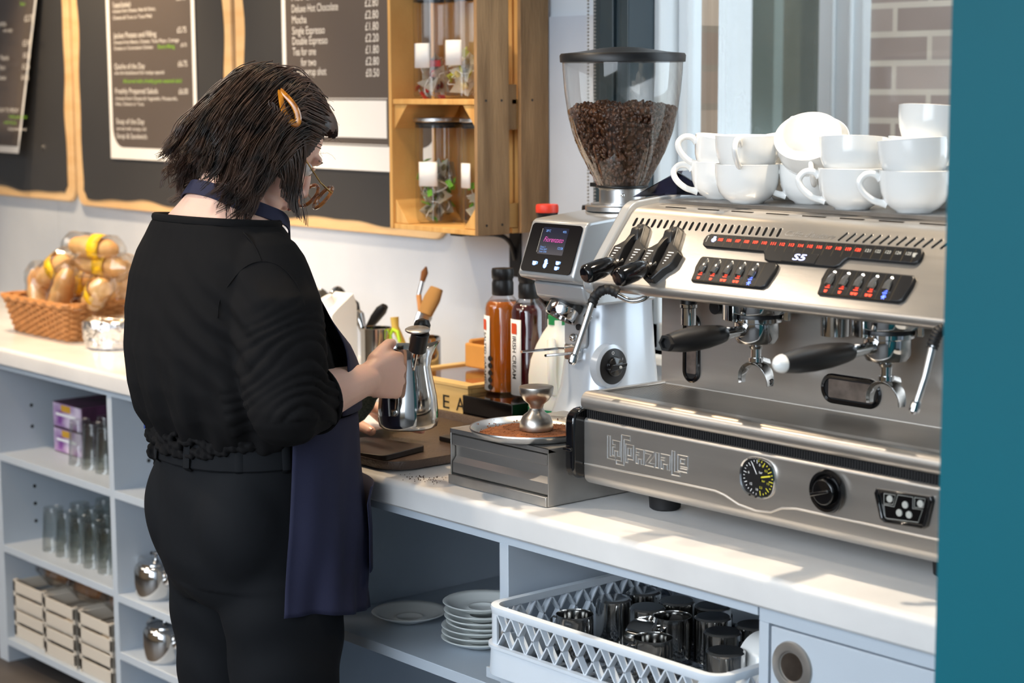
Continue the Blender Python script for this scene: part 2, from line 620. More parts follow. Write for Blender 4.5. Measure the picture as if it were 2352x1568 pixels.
RY = 1.985
cab = thing('shelf_unit', 'pale grey open shelf unit under the espresso machine worktop', 'shelf unit', (-2.36, 2.2, 0))
struct_z0 = 0.0
obj('side_panel', MB().box(-3.44, -3.42, RY, 2.6, 0.05, 0.8515), 'paint', cab, bev=0.001)
obj('divider', MB().box(-2.96, -2.94, RY, 2.6, 0.05, 0.836), 'paint', cab, bev=0.001)
obj('shelf', MB().box(-3.42, -2.96, RY, 2.6, 0.562, 0.582), 'paint', cab, bev=0.001)
obj('divider', MB().box(-2.371, -2.348, RY, 2.6, 0.05, 0.836), 'paint', cab, bev=0.001)
obj('back_panel', MB().box(-3.44, -1.788, 2.6, 2.612, 0.05, 0.8515), 'paint', cab)
obj('top_rail', MB().box(-3.44, -1.788, RY, RY + 0.02, 0.836, 0.8515), 'paint', cab)
obj('shelf', MB().box(-2.94, -2.371, RY, 2.6, 0.562, 0.582), 'paint', cab, bev=0.001)
obj('shelf', MB().box(-2.348, -1.788, RY - 0.05, 2.6, 0.618, 0.636), 'paint', cab, bev=0.001)
obj('plinth_shelf', MB().box(-3.42, -1.788, RY, 2.6, 0.05, 0.07), 'paint', cab, bev=0.001)
hb = MB()
hp = at(1088, 1299, 'y', 2.6)
hb.cyl((hp.x, 2.5995, hp.z), (hp.x, 2.598, hp.z), 0.012, n=16)
obj('cable_hole', hb, 'rubber', cab)

gz_ = at(1755, 1429, 'y', RY).z
dr = thing('drawer_unit', 'pale grey drawer unit at the right end of the worktop with a round recessed pull', 'drawer unit', (-1.45, 2.2, 0))
obj('top_rail', MB().box(-1.785, -1.02, RY, RY + 0.02, gz_ + 0.001, 0.851), 'paint', dr, bev=0.0006)
obj('carcass', MB().box(-1.785, -1.767, RY, 2.6, 0.05, gz_ + .0008).box(-1.767, -1.02, RY + 0.03, 2.6, 0.05, 0.8), 'paint', dr, bev=0.001)
gz = at(1755, 1429, 'y', RY).z
df = obj('drawer', MB().box(-1.762, -1.03, RY, RY + 0.02, 0.55, gz - 0.002), 'paint', dr, bev=0.0015)
pc = at(1820, 1531, 'y', RY)
RX = Matrix.Rotation(PI / 2, 3, 'X')
pull = obj('pull', MB().lathe([(0, 0.0006), (0.018, 0.0006), (0.022, 0.0012), (0.0235, 0.0046), (0.026, 0.0052), (0.036, 0.0030), (0.0375, 0.0008), (0.0375, 0.0)], pc, 40, RX), 'steel2', None)
obj('pull_shade_disc', MB().lathe([(0, 0.0016), (0.0205, 0.0016), (0.0205, 0.0)], pc, 32, RX), mat('recess_shade', srgb(110, 100, 92), .3, .9, var=.3, vscale=30), dr)  # dark disc laid on the pull, painting the shade inside its recess
vs = [v.co - V(dr.location) for v in pull.data.vertices]
for v, c in zip(pull.data.vertices, vs): v.co = c
pull.parent = df

LY = 2.23
cl = thing('shelf_unit', 'pale grey open shelf unit holding glasses and boxes, behind the person on the left', 'shelf unit', (-4.4, 2.5, 0))
obj('side_panel', MB().box(-4.87, -4.815, LY, 2.8, 0.0, 0.836), 'paint', cl, bev=0.001)
obj('divider', MB().box(-4.190, -4.166, LY, 2.8, 0.0, 0.836), 'paint', cl, bev=0.001)
obj('side_panel', MB().box(-3.47, -3.455, LY, 2.8, 0.0, 0.836), 'paint', cl, bev=0.001)
obj('back_panel', MB().box(-4.815, -3.47, 2.78, 2.8, 0.0, 0.8515), 'paint', cl)
obj('top_rail', MB().box(-8.0, -3.455, LY, LY + 0.02, 0.836, 0.8515), 'paint', cl)
for x0, x1, z in ((-4.815, -4.19, 0.597), (-4.815, -4.19, 0.338), (-4.815, -4.19, 0.07), (-4.166, -3.47, 0.597), (-4.166, -3.47, 0.33), (-4.166, -3.47, 0.07)):
    obj('shelf', MB().box(x0, x1, LY, 2.78, z - 0.02, z), 'paint', cl, bev=0.001)
holes(cl, -4.190, (2.33, 2.68), (0.77, 0.72, 0.54, 0.49, 0.44, 0.3, 0.25), -1)
holes(cl, -4.815, (2.33, 2.68), (0.72, 0.66, 0.54, 0.49, 0.44, 0.39, 0.3, 0.25), 1)
holes(cl, -4.166, (2.33,), (0.66, 0.54, 0.48, 0.42, 0.25), 1)
# dark recess left of the unit (appliance gap)
struct('wall_under', MB().box(-8.0, -4.87, 2.5, 2.52, 0, 0.852), 'paint')

# ---------------------------------------------------------------- menu boards and posters
def wavy(x0, x1, z0, z1, r, amp, seed, step=0.02):
    R_ = random.Random(seed)
    pts = []
    def edge(a, b):
        n = max(2, int((V(b) - V(a)).length / step))
        d = (V(b) - V(a)).normalized()
        nn = V((-d.y, d.x))
        ph = R_.random() * 9
        for i in range(n):
            t = i / n
            k = amp * (math.sin(t * n * 0.55 + ph) * 0.5 + math.sin(t * n * 0.23 + ph * 2) * 0.6 + abs(math.sin(t * n * 0.16 + ph)) * 0.7)
            p = V(a) + (V(b) - V(a)) * t - nn * k
            pts.append((p.x, p.y))
    edge((x0, z1), (x0, z0 + r)); edge((x0, z0 + r), (x0 + r, z0)); edge((x0 + r, z0), (x1 - r, z0))
    edge((x1 - r, z0), (x1, z0 + r)); edge((x1, z0 + r), (x1, z1)); edge((x1, z1), (x0, z1))
    return pts


def menu_board(x0, x1, z0, label, seed, bl, br, bb):
    t = thing('menu_board', label, 'menu board', ((x0 + x1) / 2, 2.84, z0), 'chalkboards along the back wall')
    z1 = 2.35
    w_, h_ = x1 - x0, z1 - z0
    obj('backing_board', MB().prism(rrect(w_, h_, 0.045, 6, (x0 + x1) / 2, (z0 + z1) / 2), (0, 2.826, 0), (1, 0, 0), (0, 0, 1), (0, 1, 0), 0.014), 'ply', t, bev=0.003)
    obj('blackboard', MB().prism(wavy(x0 + bl, x1 - br, z0 + bb, z1 - 0.04, 0.02, 0.006, seed), (0, 2.8255, 0), (1, 0, 0), (0, 0, 1), (0, -1, 0), 0.0025), 'board', t, fix=True)
    return t


menu_board(-6.42, -5.472, 1.236, 'chalkboard in a plywood surround at the far left, with a curling poster pinned on it', 1, .05, .045, .03)
menu_board(-5.455, -4.52, 1.227, 'chalkboard in a plywood surround with the food menu poster, behind the hair of the person', 2, .05, .045, .03)
menu_board(-4.50, -3.575, 1.226, 'chalkboard in a plywood surround with the hot drinks price poster, beside the wooden crates', 3, .05, .05, .03)
UX, UZ = (1, 0, 0), (0, 0, 1)


def rr_bottom(x0, x1, z0, z1, r, n=8):
    p = [(x1, z1), (x0, z1), (x0, z0 + r)]
    p += [(x0 + r - r * math.cos(a), z0 + r - r * math.sin(a)) for a in np.linspace(0, PI / 2, n)][1:]
    p += [(x1 - r + r * math.sin(a), z0 + r - r * math.cos(a)) for a in np.linspace(0, PI / 2, n)]
    return p


def poster(x0, x1, z0, label, m=0.018, mb_=0.035, y=2.819, hang=None):
    t = thing('menu_poster', label, 'poster', ((x0 + x1) / 2, y, z0))
    sh = MB().prism([(x0, z0), (x1, z0), (x1, 2.2), (x0, 2.2)], (0, y, 0), UX, UZ, (0, 1, 0), 0.0015)
    obj('sheet', sh, 'paper', t)
    obj('printed_panel', MB().prism(rr_bottom(x0 + m, x1 - m, z0 + mb_, 2.2, 0.06), (0, y - 0.0003, 0), UX, UZ, (0, 1, 0), 0.0004), 'poster', t)
    return t


def lines(t, rows, y, mkey='ink_w'):
    for s, x, z, h, al, wd in rows:
        obj('lettering', text_mb(s, (x, y, z), UX, UZ, h, al, wd, lift=0.0007), mkey, t, fix=False)


# food menu (middle board); heights read from the photograph
p2 = poster(-5.213, -4.70, 1.382, 'white-edged food menu poster with green lines on the middle chalkboard')
PY = 2.8187
zz = lambda py: at(350, py, 'y', PY).z
X0, X1 = at(265, 200, 'y', PY).x, at(432, 200, 'y', PY).x
rows = [('Toasted Sandwich', 12, 1, .26, .017), ('choose from Cheese, Ham & Onion,', 24, .0, .60, .011), ('Cheese & Tuna or Tuna Melt', 40, 0, .55, .011),
        ('Jacket Potato and Filling', 84, 1, .60, .017), ('choose from Beans, Cheese, Tuna Mayo, Cottage', 98, 0, .90, .011), ('Cheese or Coronation Chicken', 112, 0, .55, .011),
        ('Quiche of the Day', 157, 1, .43, .017), ('see the blackboard for todays special', 170, 0, .69, .011),
        ('Freshly Prepared Salads', 215, 1, .60, .017), ('choose from Cheese & Vegetable, Mozzarella,', 230, 0, .86, .011), ('Ham, Cheese or Tuna', 243, 0, .40, .011),
        ('Soup of the Day', 286, 1, .40, .017), ('served with crusty roll', 301, 0, .42, .011), ('Soup & Sandwich', 320, 1, .43, .016)]
W_ = X1 - X0
rr = [(s, X0, zz(py), h, 'LEFT', W_ * wd) for s, py, b, wd, h in rows]
rr += [(s, X1, zz(py), .017, 'RIGHT', None) for s, py in (('£6.75', 5), ('£5.75', 78), ('£6.75', 154), ('£6.00', 216), ('£4.95', 291), ('£6.95', 323))]
rr += [('£0.75', X1, zz(110), .011, 'RIGHT', None)]
lines(p2, rr, PY)
lines(p2, [('All served with a freshly green seasonal salad', X0 + W_ * .12, zz(190), .012, 'LEFT', W_ * .80), ('Extra filling', X0 + W_ * .62, zz(112), .012, 'LEFT', W_ * .22)], PY, 'ink_g')

# hot drinks (right board)
p3 = poster(-4.255, -3.575, 1.385, 'dark drinks price poster on the right chalkboard, with a blank white box near the foot', 0.018, 0.062)
zz = lambda py: at(760, py, 'y', PY).z
X0, X1 = at(672, 80, 'y', PY).x, at(870, 80, 'y', PY).x
W_ = X1 - X0
rows = [('Hot Chocolate', -4, .52), ('Deluxe Hot Chocolate', 24, .55), ('Mocha', 50, .175), ('Single Espresso', 76, .39), ('Double Espresso', 100, .42), ('Tea for one', 125, .28), ('Extra syrup shot', 172, .40)]
rr = [(s, X0, zz(py), .021, 'LEFT', W_ * wd) for s, py, wd in rows]
rr += [('for two', X0 + W_ * .10, zz(150), .021, 'LEFT', W_ * .18)]
rr += [(s, X1, zz(py), .021, 'RIGHT', W_ * .145) for s, py in (('£2.80', 20), ('£2.80', 47), ('£1.80', 73), ('£2.20', 99), ('£1.80', 125), ('£2.80', 151), ('£0.50', 177))]
lines(p3, rr, PY)
a_, b_ = at(700, 230, 'y', PY), at(889, 318, 'y', PY)
obj('blank_box', MB().prism([(a_.x - .12, b_.z), (b_.x, b_.z), (b_.x, a_.z), (a_.x - .12, a_.z)], (0, PY - .0006, 0), UX, UZ, (0, 1, 0), .0004), 'paper', p3)
ln = MB()
for dz, e in ((.004, .004), (-.018 - (a_.z - b_.z), .004)):
    ln.box(a_.x - .13, b_.x + .004, PY - .0007, PY - .0003, a_.z + dz, a_.z + dz + .0018)
obj('rule_lines', ln, 'ink_w', p3)

# far-left poster, curling away from the board
p1 = thing('menu_poster', 'grey menu poster curling off the far-left chalkboard, cut by the picture edge', 'poster', (-5.9, 2.80, 1.385))
def curl(x, z, off=0.0):
    k = (x + 5.735) / 0.5
    return 2.800 - 0.03 * max(0, 1 + k * 1.2) * max(0, (1.9 - z)) / 0.5 - off
def curled(x0, x1, z0, z1, off, m_, name):
    n, mm = 10, 8
    R = []
    for i in range(n + 1):
        z = z0 + (z1 - z0) * i / n
        lean = 0.115 * (z - 1.385) / 0.5
        R.append([(x0 + (x1 - x0) * j / mm + lean, curl(x0 + (x1 - x0) * j / mm, z, off), z) for j in range(mm + 1)])
    o = obj(name, MB().rings(R, False, False, False), m_, p1, fix=True)
    s_ = o.modifiers.new('solid', 'SOLIDIFY'); s_.thickness = 0.0006; s_.offset = 0
    return o
curled(-6.30, -5.744, 1.385, 2.1, 0, 'paper', 'sheet')
curled(-6.28, -5.755, 1.407, 2.1, 0.0012, 'poster', 'printed_panel')
mb = MB()
for s, xr, py, h in (('£5.75', 76, 48, .02), ('£5.95', 72, 105, .02), ('£0.75', 70, 132, .017), ('£5.25', 68, 158, .017), ('£4.75', 66, 183, .017)):
    q = at(xr, py, 'y', 2.775)
    obj('lettering', text_mb(s, (q.x, q.y, q.z), UX, UZ, h, 'RIGHT'), 'ink_w', p1, fix=False)
for s, xr, py, h in (('Baguette', 14, 60, .02), ('with salad', 28, 73, .012), ('Panini', 20, 138, .018), ('Ham', 12, 160, .016), ('Cheese', 14, 183, .016), ('MONDAY TO FRIDAY', 44, 258, .014), ('all day breakfast served', 60, 300, .010)):
    q = at(xr, py, 'y', 2.772)
    obj('lettering', text_mb(s, (q.x, q.y, q.z), UX, UZ, h, 'RIGHT'), 'ink_w', p1, fix=False)
mb = MB()
for s, xr, py, h in (('Extra', 58, 12, .012), ('freshly prepared to', 62, 272, .012), ('order for you', 38, 285, .012)):
    q = at(xr, py, 'y', 2.770)
    obj('lettering', text_mb(s, (q.x, q.y, q.z), UX, UZ, h, 'RIGHT'), 'ink_g', p1, fix=False)
pinp = at(100, 338, 'y', 2.823)
single('drawing_pin', MB().lathe([(0.006, 0.004), (0.0065, 0.0), (0.004, -0.004), (0, -0.006)], pinp, 16, RX), 'chrome', 'small silver drawing pin in the far-left chalkboard', 'pin', loc=tuple(pinp))
# ---------------------------------------------------------------- espresso machine
XL, XR = -2.263, -1.493
M['glow_r'] = mat('red_display', (0.3, 0.02, 0.01), 0.5, emit=(1.0, 0.07, 0.03), estr=2.2)
M['glow_b'] = mat('blue_display', (0.1, 0.15, 0.6), 0.5, emit=(0.12, 0.20, 1.0), estr=2.5)
M['glow_w'] = mat('blue_white_display', (0.5, 0.55, 1), 0.5, emit=(0.45, 0.52, 1.0), estr=2.0)
M['print'] = mat('grey_print', srgb(170, 170, 165), 0.5)
M['yprint'] = mat('yellow_print', srgb(215, 205, 60), 0.5)
M['level'] = mat('level_window', srgb(70, 62, 58), 0.08, col2=srgb(110, 98, 90), vscale=30, spec=0.7)
M['grille'] = mat('drip_grille_steel', srgb(176, 170, 162), 0.36, 1.0, var=0.08, vscale=10)
em = thing('espresso_machine', 'stainless steel two-group espresso machine with white cups piled on top', 'espresso machine', ((XL + XR) / 2, 2.35, CT))


def arc(cy, cz, r, a0, a1, n=6):
    return [(cy + r * math.cos(math.radians(a0 + (a1 - a0) * i / n)), cz + r * math.sin(math.radians(a0 + (a1 - a0) * i / n))) for i in range(n + 1)]


# lower body with the front panel
obj('lower_body', MB().ext([(2.60, 0.94)] + arc(2.098, 0.958, 0.018, 270, 180) + [(2.080, 1.045)] + arc(2.086, 1.046, 0.006, 180, 90, 3) + [(2.60, 1.052)], XL, XR), 'steel', em, angle=50)
wv = [(-2.262, 0.975), (-2.10, 0.977), (-1.965, 0.977), (-1.945, 0.974), (-1.915, 0.964), (-1.88, 0.960), (-1.850, 0.963), (-1.828, 0.973), (-1.80, 0.977), (-1.60, 0.977), (-1.494, 0.977)]
obj('panel_crease', MB().tube([(x, 2.0805, z) for x, z in wv], 0.0022, 8, flat=1), 'steel', em)
rb = MB()
x = XL + 0.002
rb.box(XL, XR, 2.086, 2.5, 1.050, 1.066)
while x < XR:
    rb.box(x, x + 0.0025, 2.0845, 2.0862, 1.051, 1.065)
    x += 0.005
obj('rubber_strip', rb, 'rubber', em)
rim = arc(2.086, 1.078, 0.012, 270, 180, 4) + arc(2.090, 1.080, 0.016, 180, 90, 5)
obj('drip_tray', MB().ext([(2.262, 1.066)] + rim + [(2.106, 1.096), (2.108, 1.087), (2.256, 1.087), (2.258, 1.094), (2.262, 1.094)], XL - 0.002, XR + 0.002), 'steel', em, angle=50)
ge = MB()
ge.box(XL - 0.002, XL + 0.012, 2.100, 2.262, 1.068, 1.096)
obj('tray_end', ge, 'steel', em, bev=0.003)
gr = MB()
y = 2.110
while y < 2.254:
    gr.box(XL + 0.014, XR - 0.012, y, y + 0.0022, 1.087, 1.0925)
    y += 0.0042
for x in np.arange(XL + 0.014, XR, 0.055):
    gr.box(x, x + 0.003, 2.110, 2.254, 1.086, 1.0895)
obj('drip_grille', gr, 'grille', em)
# black plastic end cap on the left
cp = [(2.300, 0.952)] + arc(2.076, 0.97, 0.020, 270, 180, 4) + arc(2.08, 1.044, 0.024, 180, 90, 5) + [(2.300, 1.068)]
obj('end_cap', MB().ext(cp, XL - 0.022, XL - 0.0005), 'gloss', em, bev=0.004)
obj('cap_seam', MB().ext([(2.25, 0.998)] + [(2.052, 0.998), (2.052, 1.003)] + [(2.25, 1.003)], XL - 0.0235, XL - 0.003), 'gloss', em, bev=0.001)
for fx, fy in ((-2.168, 2.175), (-1.59, 2.175), (-2.168, 2.53), (-1.59, 2.53)):
    obj('foot', MB().lathe([(0.022, 0), (0.026, 0.003), (0.028, 0.03), (0.030, 0.041)], (fx, fy, CT), 28), 'rubber', em)
obj('back_panel', MB().box(XL + 0.002, XR, 2.258, 2.27, 1.09, 1.275), 'steel', em)
obj('rear_body', MB().box(XL, XR, 2.27, 2.60, 1.052, 1.27), 'steel2', em)
# upper body
TOPF = (2.196, 1.397)
up = [(2.60, 1.262)] + arc(2.1114, 1.2739, 0.012, 270, 142.4, 7) + arc(2.2087, 1.3667, 0.030, 142.4, 92, 6) + [(2.26, 1.4025), (2.60, 1.4025)]
obj('upper_body', MB().ext(up, XL, XR), 'steel', em, angle=50)
sp_ = [(2.61, 1.255)] + arc(2.1134, 1.2739, 0.019, 270, 142.4, 7) + arc(2.2107, 1.3667, 0.040, 142.4, 92, 6) + [(2.265, 1.412), (2.61, 1.412)]
obj('side_trim', MB().ext(sp_, XL - 0.020, XL - 0.0003), 'silver', em, bev=0.003, angle=50)
obj('side_trim', MB().ext(sp_, XR + 0.0003, XR + 0.02), 'silver', em, bev=0.003, angle=50)
FV = V((0, 0.085, 0.11)).normalized()
FU = V((1, 0, 0))
FN = FU.cross(FV)
FP = V((XL, 2.10, 1.275))


def F(u, v, o=0.0):
    return FP + FU * u + FV * v + FN * o


def fpoly(pts, o=0.0, t=0.004, mb=None):
    mb = mb or MB()
    return mb.prism(pts, F(0, 0, o), FU, FV, FN, t)


def slot(cu, cv, w_, h_, lean=0.0, n=5):
    r = w_ / 2
    pts = []
    for k in range(n + 1):
        a = PI * k / n
        pts.append((cu + r * math.cos(a) + lean, cv + h_ / 2 - r + r * math.sin(a)))
    for k in range(n + 1):
        a = PI + PI * k / n
        pts.append((cu + r * math.cos(a) - lean, cv - h_ / 2 + r + r * math.sin(a)))
    return pts


for k in range(23):
    obj('vent_slot', fpoly(slot(0.0215 + k * 0.01435, 0.1235, 0.0055, 0.017), 0.0002, 0.0006), 'gloss', em)
    obj('slot_lip', fpoly(slot(0.0215 + k * 0.01435, 0.1235, 0.0078, 0.0195), 0.0, 0.0005), 'alu', em)
for k in range(14):
    obj('vent_slot', fpoly(slot(0.462 + k * 0.0155, 0.1245, 0.0042, 0.016, 0.0045), 0.0002, 0.0006), 'gloss', em)
    obj('slot_lip', fpoly(slot(0.4612 + k * 0.0155, 0.1245, 0.0062, 0.0185, 0.0045), 0.0, 0.0005), 'alu', em)
obj('script_lettering', text_mb("Caffe d'autore", F(0.350, 0.119), FU, FV, 0.010, width=0.098, shear=0.4, bold=0.01, lift=0.0008), 'alu', em, fix=False)
for k in range(10):
    c = XL + 0.055 + k * 0.074
    obj('top_slot', MB().box(c, c + 0.045, 2.212, 2.2155, 1.3965, 1.3985), 'gloss', em)
rl = MB()
for k in range(34):
    rl.box(XL + 0.02, XR - 0.02, 2.232 + k * 0.0105, 2.2365 + k * 0.0105, 1.402, 1.4075)
obj('cup_rail', rl, 'alu', em)
# smoked side shield of the cup tray
sh = MB().prism([(2.20, 1.412), (2.31, 1.452), (2.56, 1.452), (2.56, 1.412)], (XL - 0.012, 0, 0), (0, 1, 0), (0, 0, 1), (1, 0, 0), 0.004)
sh.prism([(0.0, 0), (0.10, 0), (0.0, 0.038)], (XL - 0.008, 2.302, 1.412), (1, 0, 0), (0, 0, 1), (0, 1, 0), 0.004)
obj('smoked_shield', sh, clear('smoked_plastic', (0.16, 0.15, 0.22), 0.8, 0.05, 2, 0.08), em)

# display bar
bar = [(0.208, 0.084), (0.330, 0.084), (0.334, 0.080), (0.340, 0.071), (0.350, 0.068), (0.478, 0.068), (0.486, 0.073), (0.490, 0.082), (0.495, 0.0855), (0.613, 0.0855), (0.6195, 0.089), (0.622, 0.098), (0.620, 0.108), (0.613, 0.1125),
       (0.207, 0.1095), (0.199, 0.106), (0.197, 0.097), (0.200, 0.088)]
obj('display_bar', fpoly(bar, 0.0, 0.006), 'black', em, bev=0.002)
nb = 0.234
for k in range(21):
    u = nb + k * (0.598 - 0.234) / 20
    s = str(105 + k)
    obj('number_light', text_mb(s, F(u, 0.0965 + k * 0.0001, 0.0063), FU, FV, 0.0052, 'CENTER', 0.0095, bold=0.02), 'glow_r' if k < 16 else 'print', em, fix=False)
dv = MB()
for k in range(22):
    u = 0.2255 + k * 0.0182
    if u < 0.61: dv.add([F(u, 0.0865, 0.0064), F(u + 0.0006, 0.0865, 0.0064), F(u + 0.0006, 0.1085, 0.0064), F(u, 0.1085, 0.0064)], [(0, 1, 2, 3)])
obj('divider_lines', dv, mat('faint_print', srgb(95, 82, 60), 0.5), em, fix=False)
ic = MB()
ic.prism([(0.215, 0.096), (0.224, 0.096), (0.224, 0.099), (0.221, 0.102), (0.218, 0.102), (0.215, 0.099)], F(0, 0, 0.0062), FU, FV, FN, 0.0003)
ic.prism([(0.217, 0.094), (0.222, 0.094), (0.222, 0.104), (0.217, 0.104)], F(0, 0, 0.0062), FU, FV, FN, 0.0003)
obj('cup_light', ic, 'glow_w', em)
obj('spanner_mark', fpoly([(0.2045, 0.093), (0.2055, 0.093), (0.2055, 0.101), (0.2065, 0.104), (0.2035, 0.104), (0.2045, 0.101)], 0.0062, 0.0003), 'print', em)
obj('badge', fpoly([(0.375, 0.070), (0.440, 0.070), (0.440, 0.087), (0.375, 0.087)], 0.006, 0.0012), 'black', em, bev=0.001)
obj('model_lettering', text_mb('S5', F(0.4075, 0.0735, 0.0074), FU, FV, 0.011, 'CENTER', 0.024, bold=0.012, shear=0.1), 'glow_w', em, fix=False)
obj('jug_mark', fpoly([(0.607, 0.096), (0.611, 0.096), (0.611, 0.1), (0.613, 0.103), (0.605, 0.103), (0.605, 0.1)], 0.0062, 0.0003), 'print', em)


def keypad(u0, u1):
    w_ = u1 - u0
    t = obj('key_panel', fpoly([(u0 + .004, 0.021), (u0 + .006, 0.0195), (u1 - .012, 0.0195), (u1 - .004, 0.024), (u1, 0.050), (u1 - .001, 0.062), (u1 - .006, 0.066), (u0 + .004, 0.066), (u0, 0.063), (u0 - .001, 0.045), (u0 + .002, 0.037)], 0.0, 0.008), 'black', em, bev=0.003)
    for k in range(5):
        u = u0 + 0.0185 + k * 0.0262
        ring = []
        for (hw, v, o) in ((0.0052, 0.0335, 0.008), (0.0062, 0.036, 0.013), (0.0062, 0.044, 0.0125), (0.0056, 0.052, 0.0105), (0.0035, 0.058, 0.009), (0.0008, 0.0615, 0.0082)):
            ring.append([F(u - hw, v, o - 0.003), F(u - hw * 0.8, v, o), F(u, v, o + 0.0015), F(u + hw * 0.8, v, o), F(u + hw, v, o - 0.003)])
        b = obj('button', MB().rings(ring, True, True, False), 'chrome', t, world=False)
        for q in b.data.vertices: q.co = q.co - V(em.location)
        blue = k == 4
        lt = fpoly([(u - .004, .0312), (u + .004, .0312), (u + .004, .0322), (u - .004, .0322)], 0.0083, 0.0004)
        if blue:
            for a in range(3):
                c_, s_ = math.cos(a * PI / 3), math.sin(a * PI / 3)
                p = [(-.0042, -.0005), (.0042, -.0005), (.0042, .0005), (-.0042, .0005)]
                lt.prism([(u + .001 + c_ * x - s_ * y, .0255 + s_ * x + c_ * y) for x, y in p], F(0, 0, .0083), FU, FV, FN, .0004)
        else:
            for d in ((0,) if k < 2 else (-.0032, .0032)):
                lt.prism([(u + d - .0018, .0235), (u + d + .0018, .0235), (u + d + .003, .0275), (u + d - .003, .0275)], F(0, 0, .0083), FU, FV, FN, .0004)
        l = obj('button_light', lt, 'glow_b' if blue else 'glow_r', t, world=False)
        for q in l.data.vertices: q.co = q.co - V(em.location)
    ls = MB()
    ls.add([F(u0 + .006, .0203, .0082), F(u0 + .137, .0203, .0082), F(u0 + .137, .0206, .0082), F(u0 + .006, .0206, .0082)], [(0, 1, 2, 3)])
    for k in range(6):
        u = u0 + 0.006 + k * 0.0262
        ls.add([F(u, .0205, .0083), F(u + .0005, .0205, .0083), F(u + .0005, .065, .0083), F(u, .065, .0083)], [(0, 1, 2, 3)])
    l = obj('divider_lines', ls, M['faint_print'] if 'faint_print' in M else 'print', t, world=False, fix=False)
    for q in l.data.vertices: q.co = q.co - V(em.location)


M['faint_print'] = bpy.data.materials['faint_print']
keypad(0.212, 0.374)
keypad(0.468, 0.630)


# steam levers: a slotted black bracket and a stubby handle pointing at the barista
def lever(u):
    for s in (-1, 1):
        out = [(0.010, 0.010), (0.022, 0.030), (0.030, 0.036), (0.036, 0.045), (0.036, 0.066), (0.028, 0.070), (0.018, 0.078), (0.012, 0.100), (0.008, 0.112), (0.0, 0.112)]
        inn = [(0.0, 0.096), (0.006, 0.092), (0.0075, 0.030), (0.004, 0.018), (0.0, 0.017), (0.0, 0.010)]
        pts = [(u + s * a, b) for a, b in out + inn]
        q = fpoly(pts, 0.0, 0.016)
        obj('lever_bracket', q, 'black', em, bev=0.003)
    obj('bracket_hood', MB().rings([[F(u - .012, .078, .016), F(u + .012, .078, .016), F(u + .012, .078, .0), F(u - .012, .078, .0)], [F(u - .009, .098, .024), F(u + .009, .098, .024), F(u + .011, .098, .0), F(u - .011, .098, .0)], [F(u - .006, .114, .010), F(u + .006, .114, .010), F(u + .008, .116, .0), F(u - .008, .116, .0)]]), 'black', em, bev=0.003)
    ringp = [F(u - .004, v, o) for v, o in ((.02, .017), (.04, .024), (.06, .026), (.08, .022), (.095, .016))] + [F(u - .004, v, .004) for v in (.095, .02)]
    obj('lever_cam', MB().prism([(v_, o_) for v_, o_ in ((.02, .004), (.02, .017), (.04, .026), (.06, .028), (.08, .024), (.095, .016), (.095, .004))], F(u - .003, 0, 0), FV, FN, FU, .006), 'black', em, bev=0.001)
    mk = MB()
    for s in (-1, 1):
        for k in range(5):
            w_ = 0.012 - k * 0.0024
            c0 = u + s * 0.023 - 0.006
            mk.add([F(c0, .061 - k * .0052, .0165), F(c0 + w_, .061 - k * .0052, .0165), F(c0 + w_, .0625 - k * .0052, .0165), F(c0, .0625 - k * .0052, .0165)], [(0, 1, 2, 3)])
    obj('lever_marks', mk, 'paper', em, fix=False)
    a = F(u, 0.040, 0.016)
    d = V((-0.12, -0.86, -0.24)).normalized()
    P = [a, a + d * 0.016]
    h = obj('steam_lever', MB().cyl(P[0], P[1] + d * 0.01, 0.0042), 'steel2', em)
    prof = [(0.010, 0.0), (0.0125, 0.004), (0.0145, 0.014), (0.0165, 0.030), (0.0165, 0.052), (0.0155, 0.058), (0.012, 0.062), (0.0, 0.0625)]
    mt = d.to_track_quat('Z', 'Y').to_matrix()
    g = MB().lathe([(r, z) for r, z in prof], P[1], 12, mt)
    o = obj('handle', g, 'gloss', h, world=False, bev=0.0012)
    for q in o.data.vertices: q.co = q.co - V(em.location)


lever(0.056)
lever(0.132)


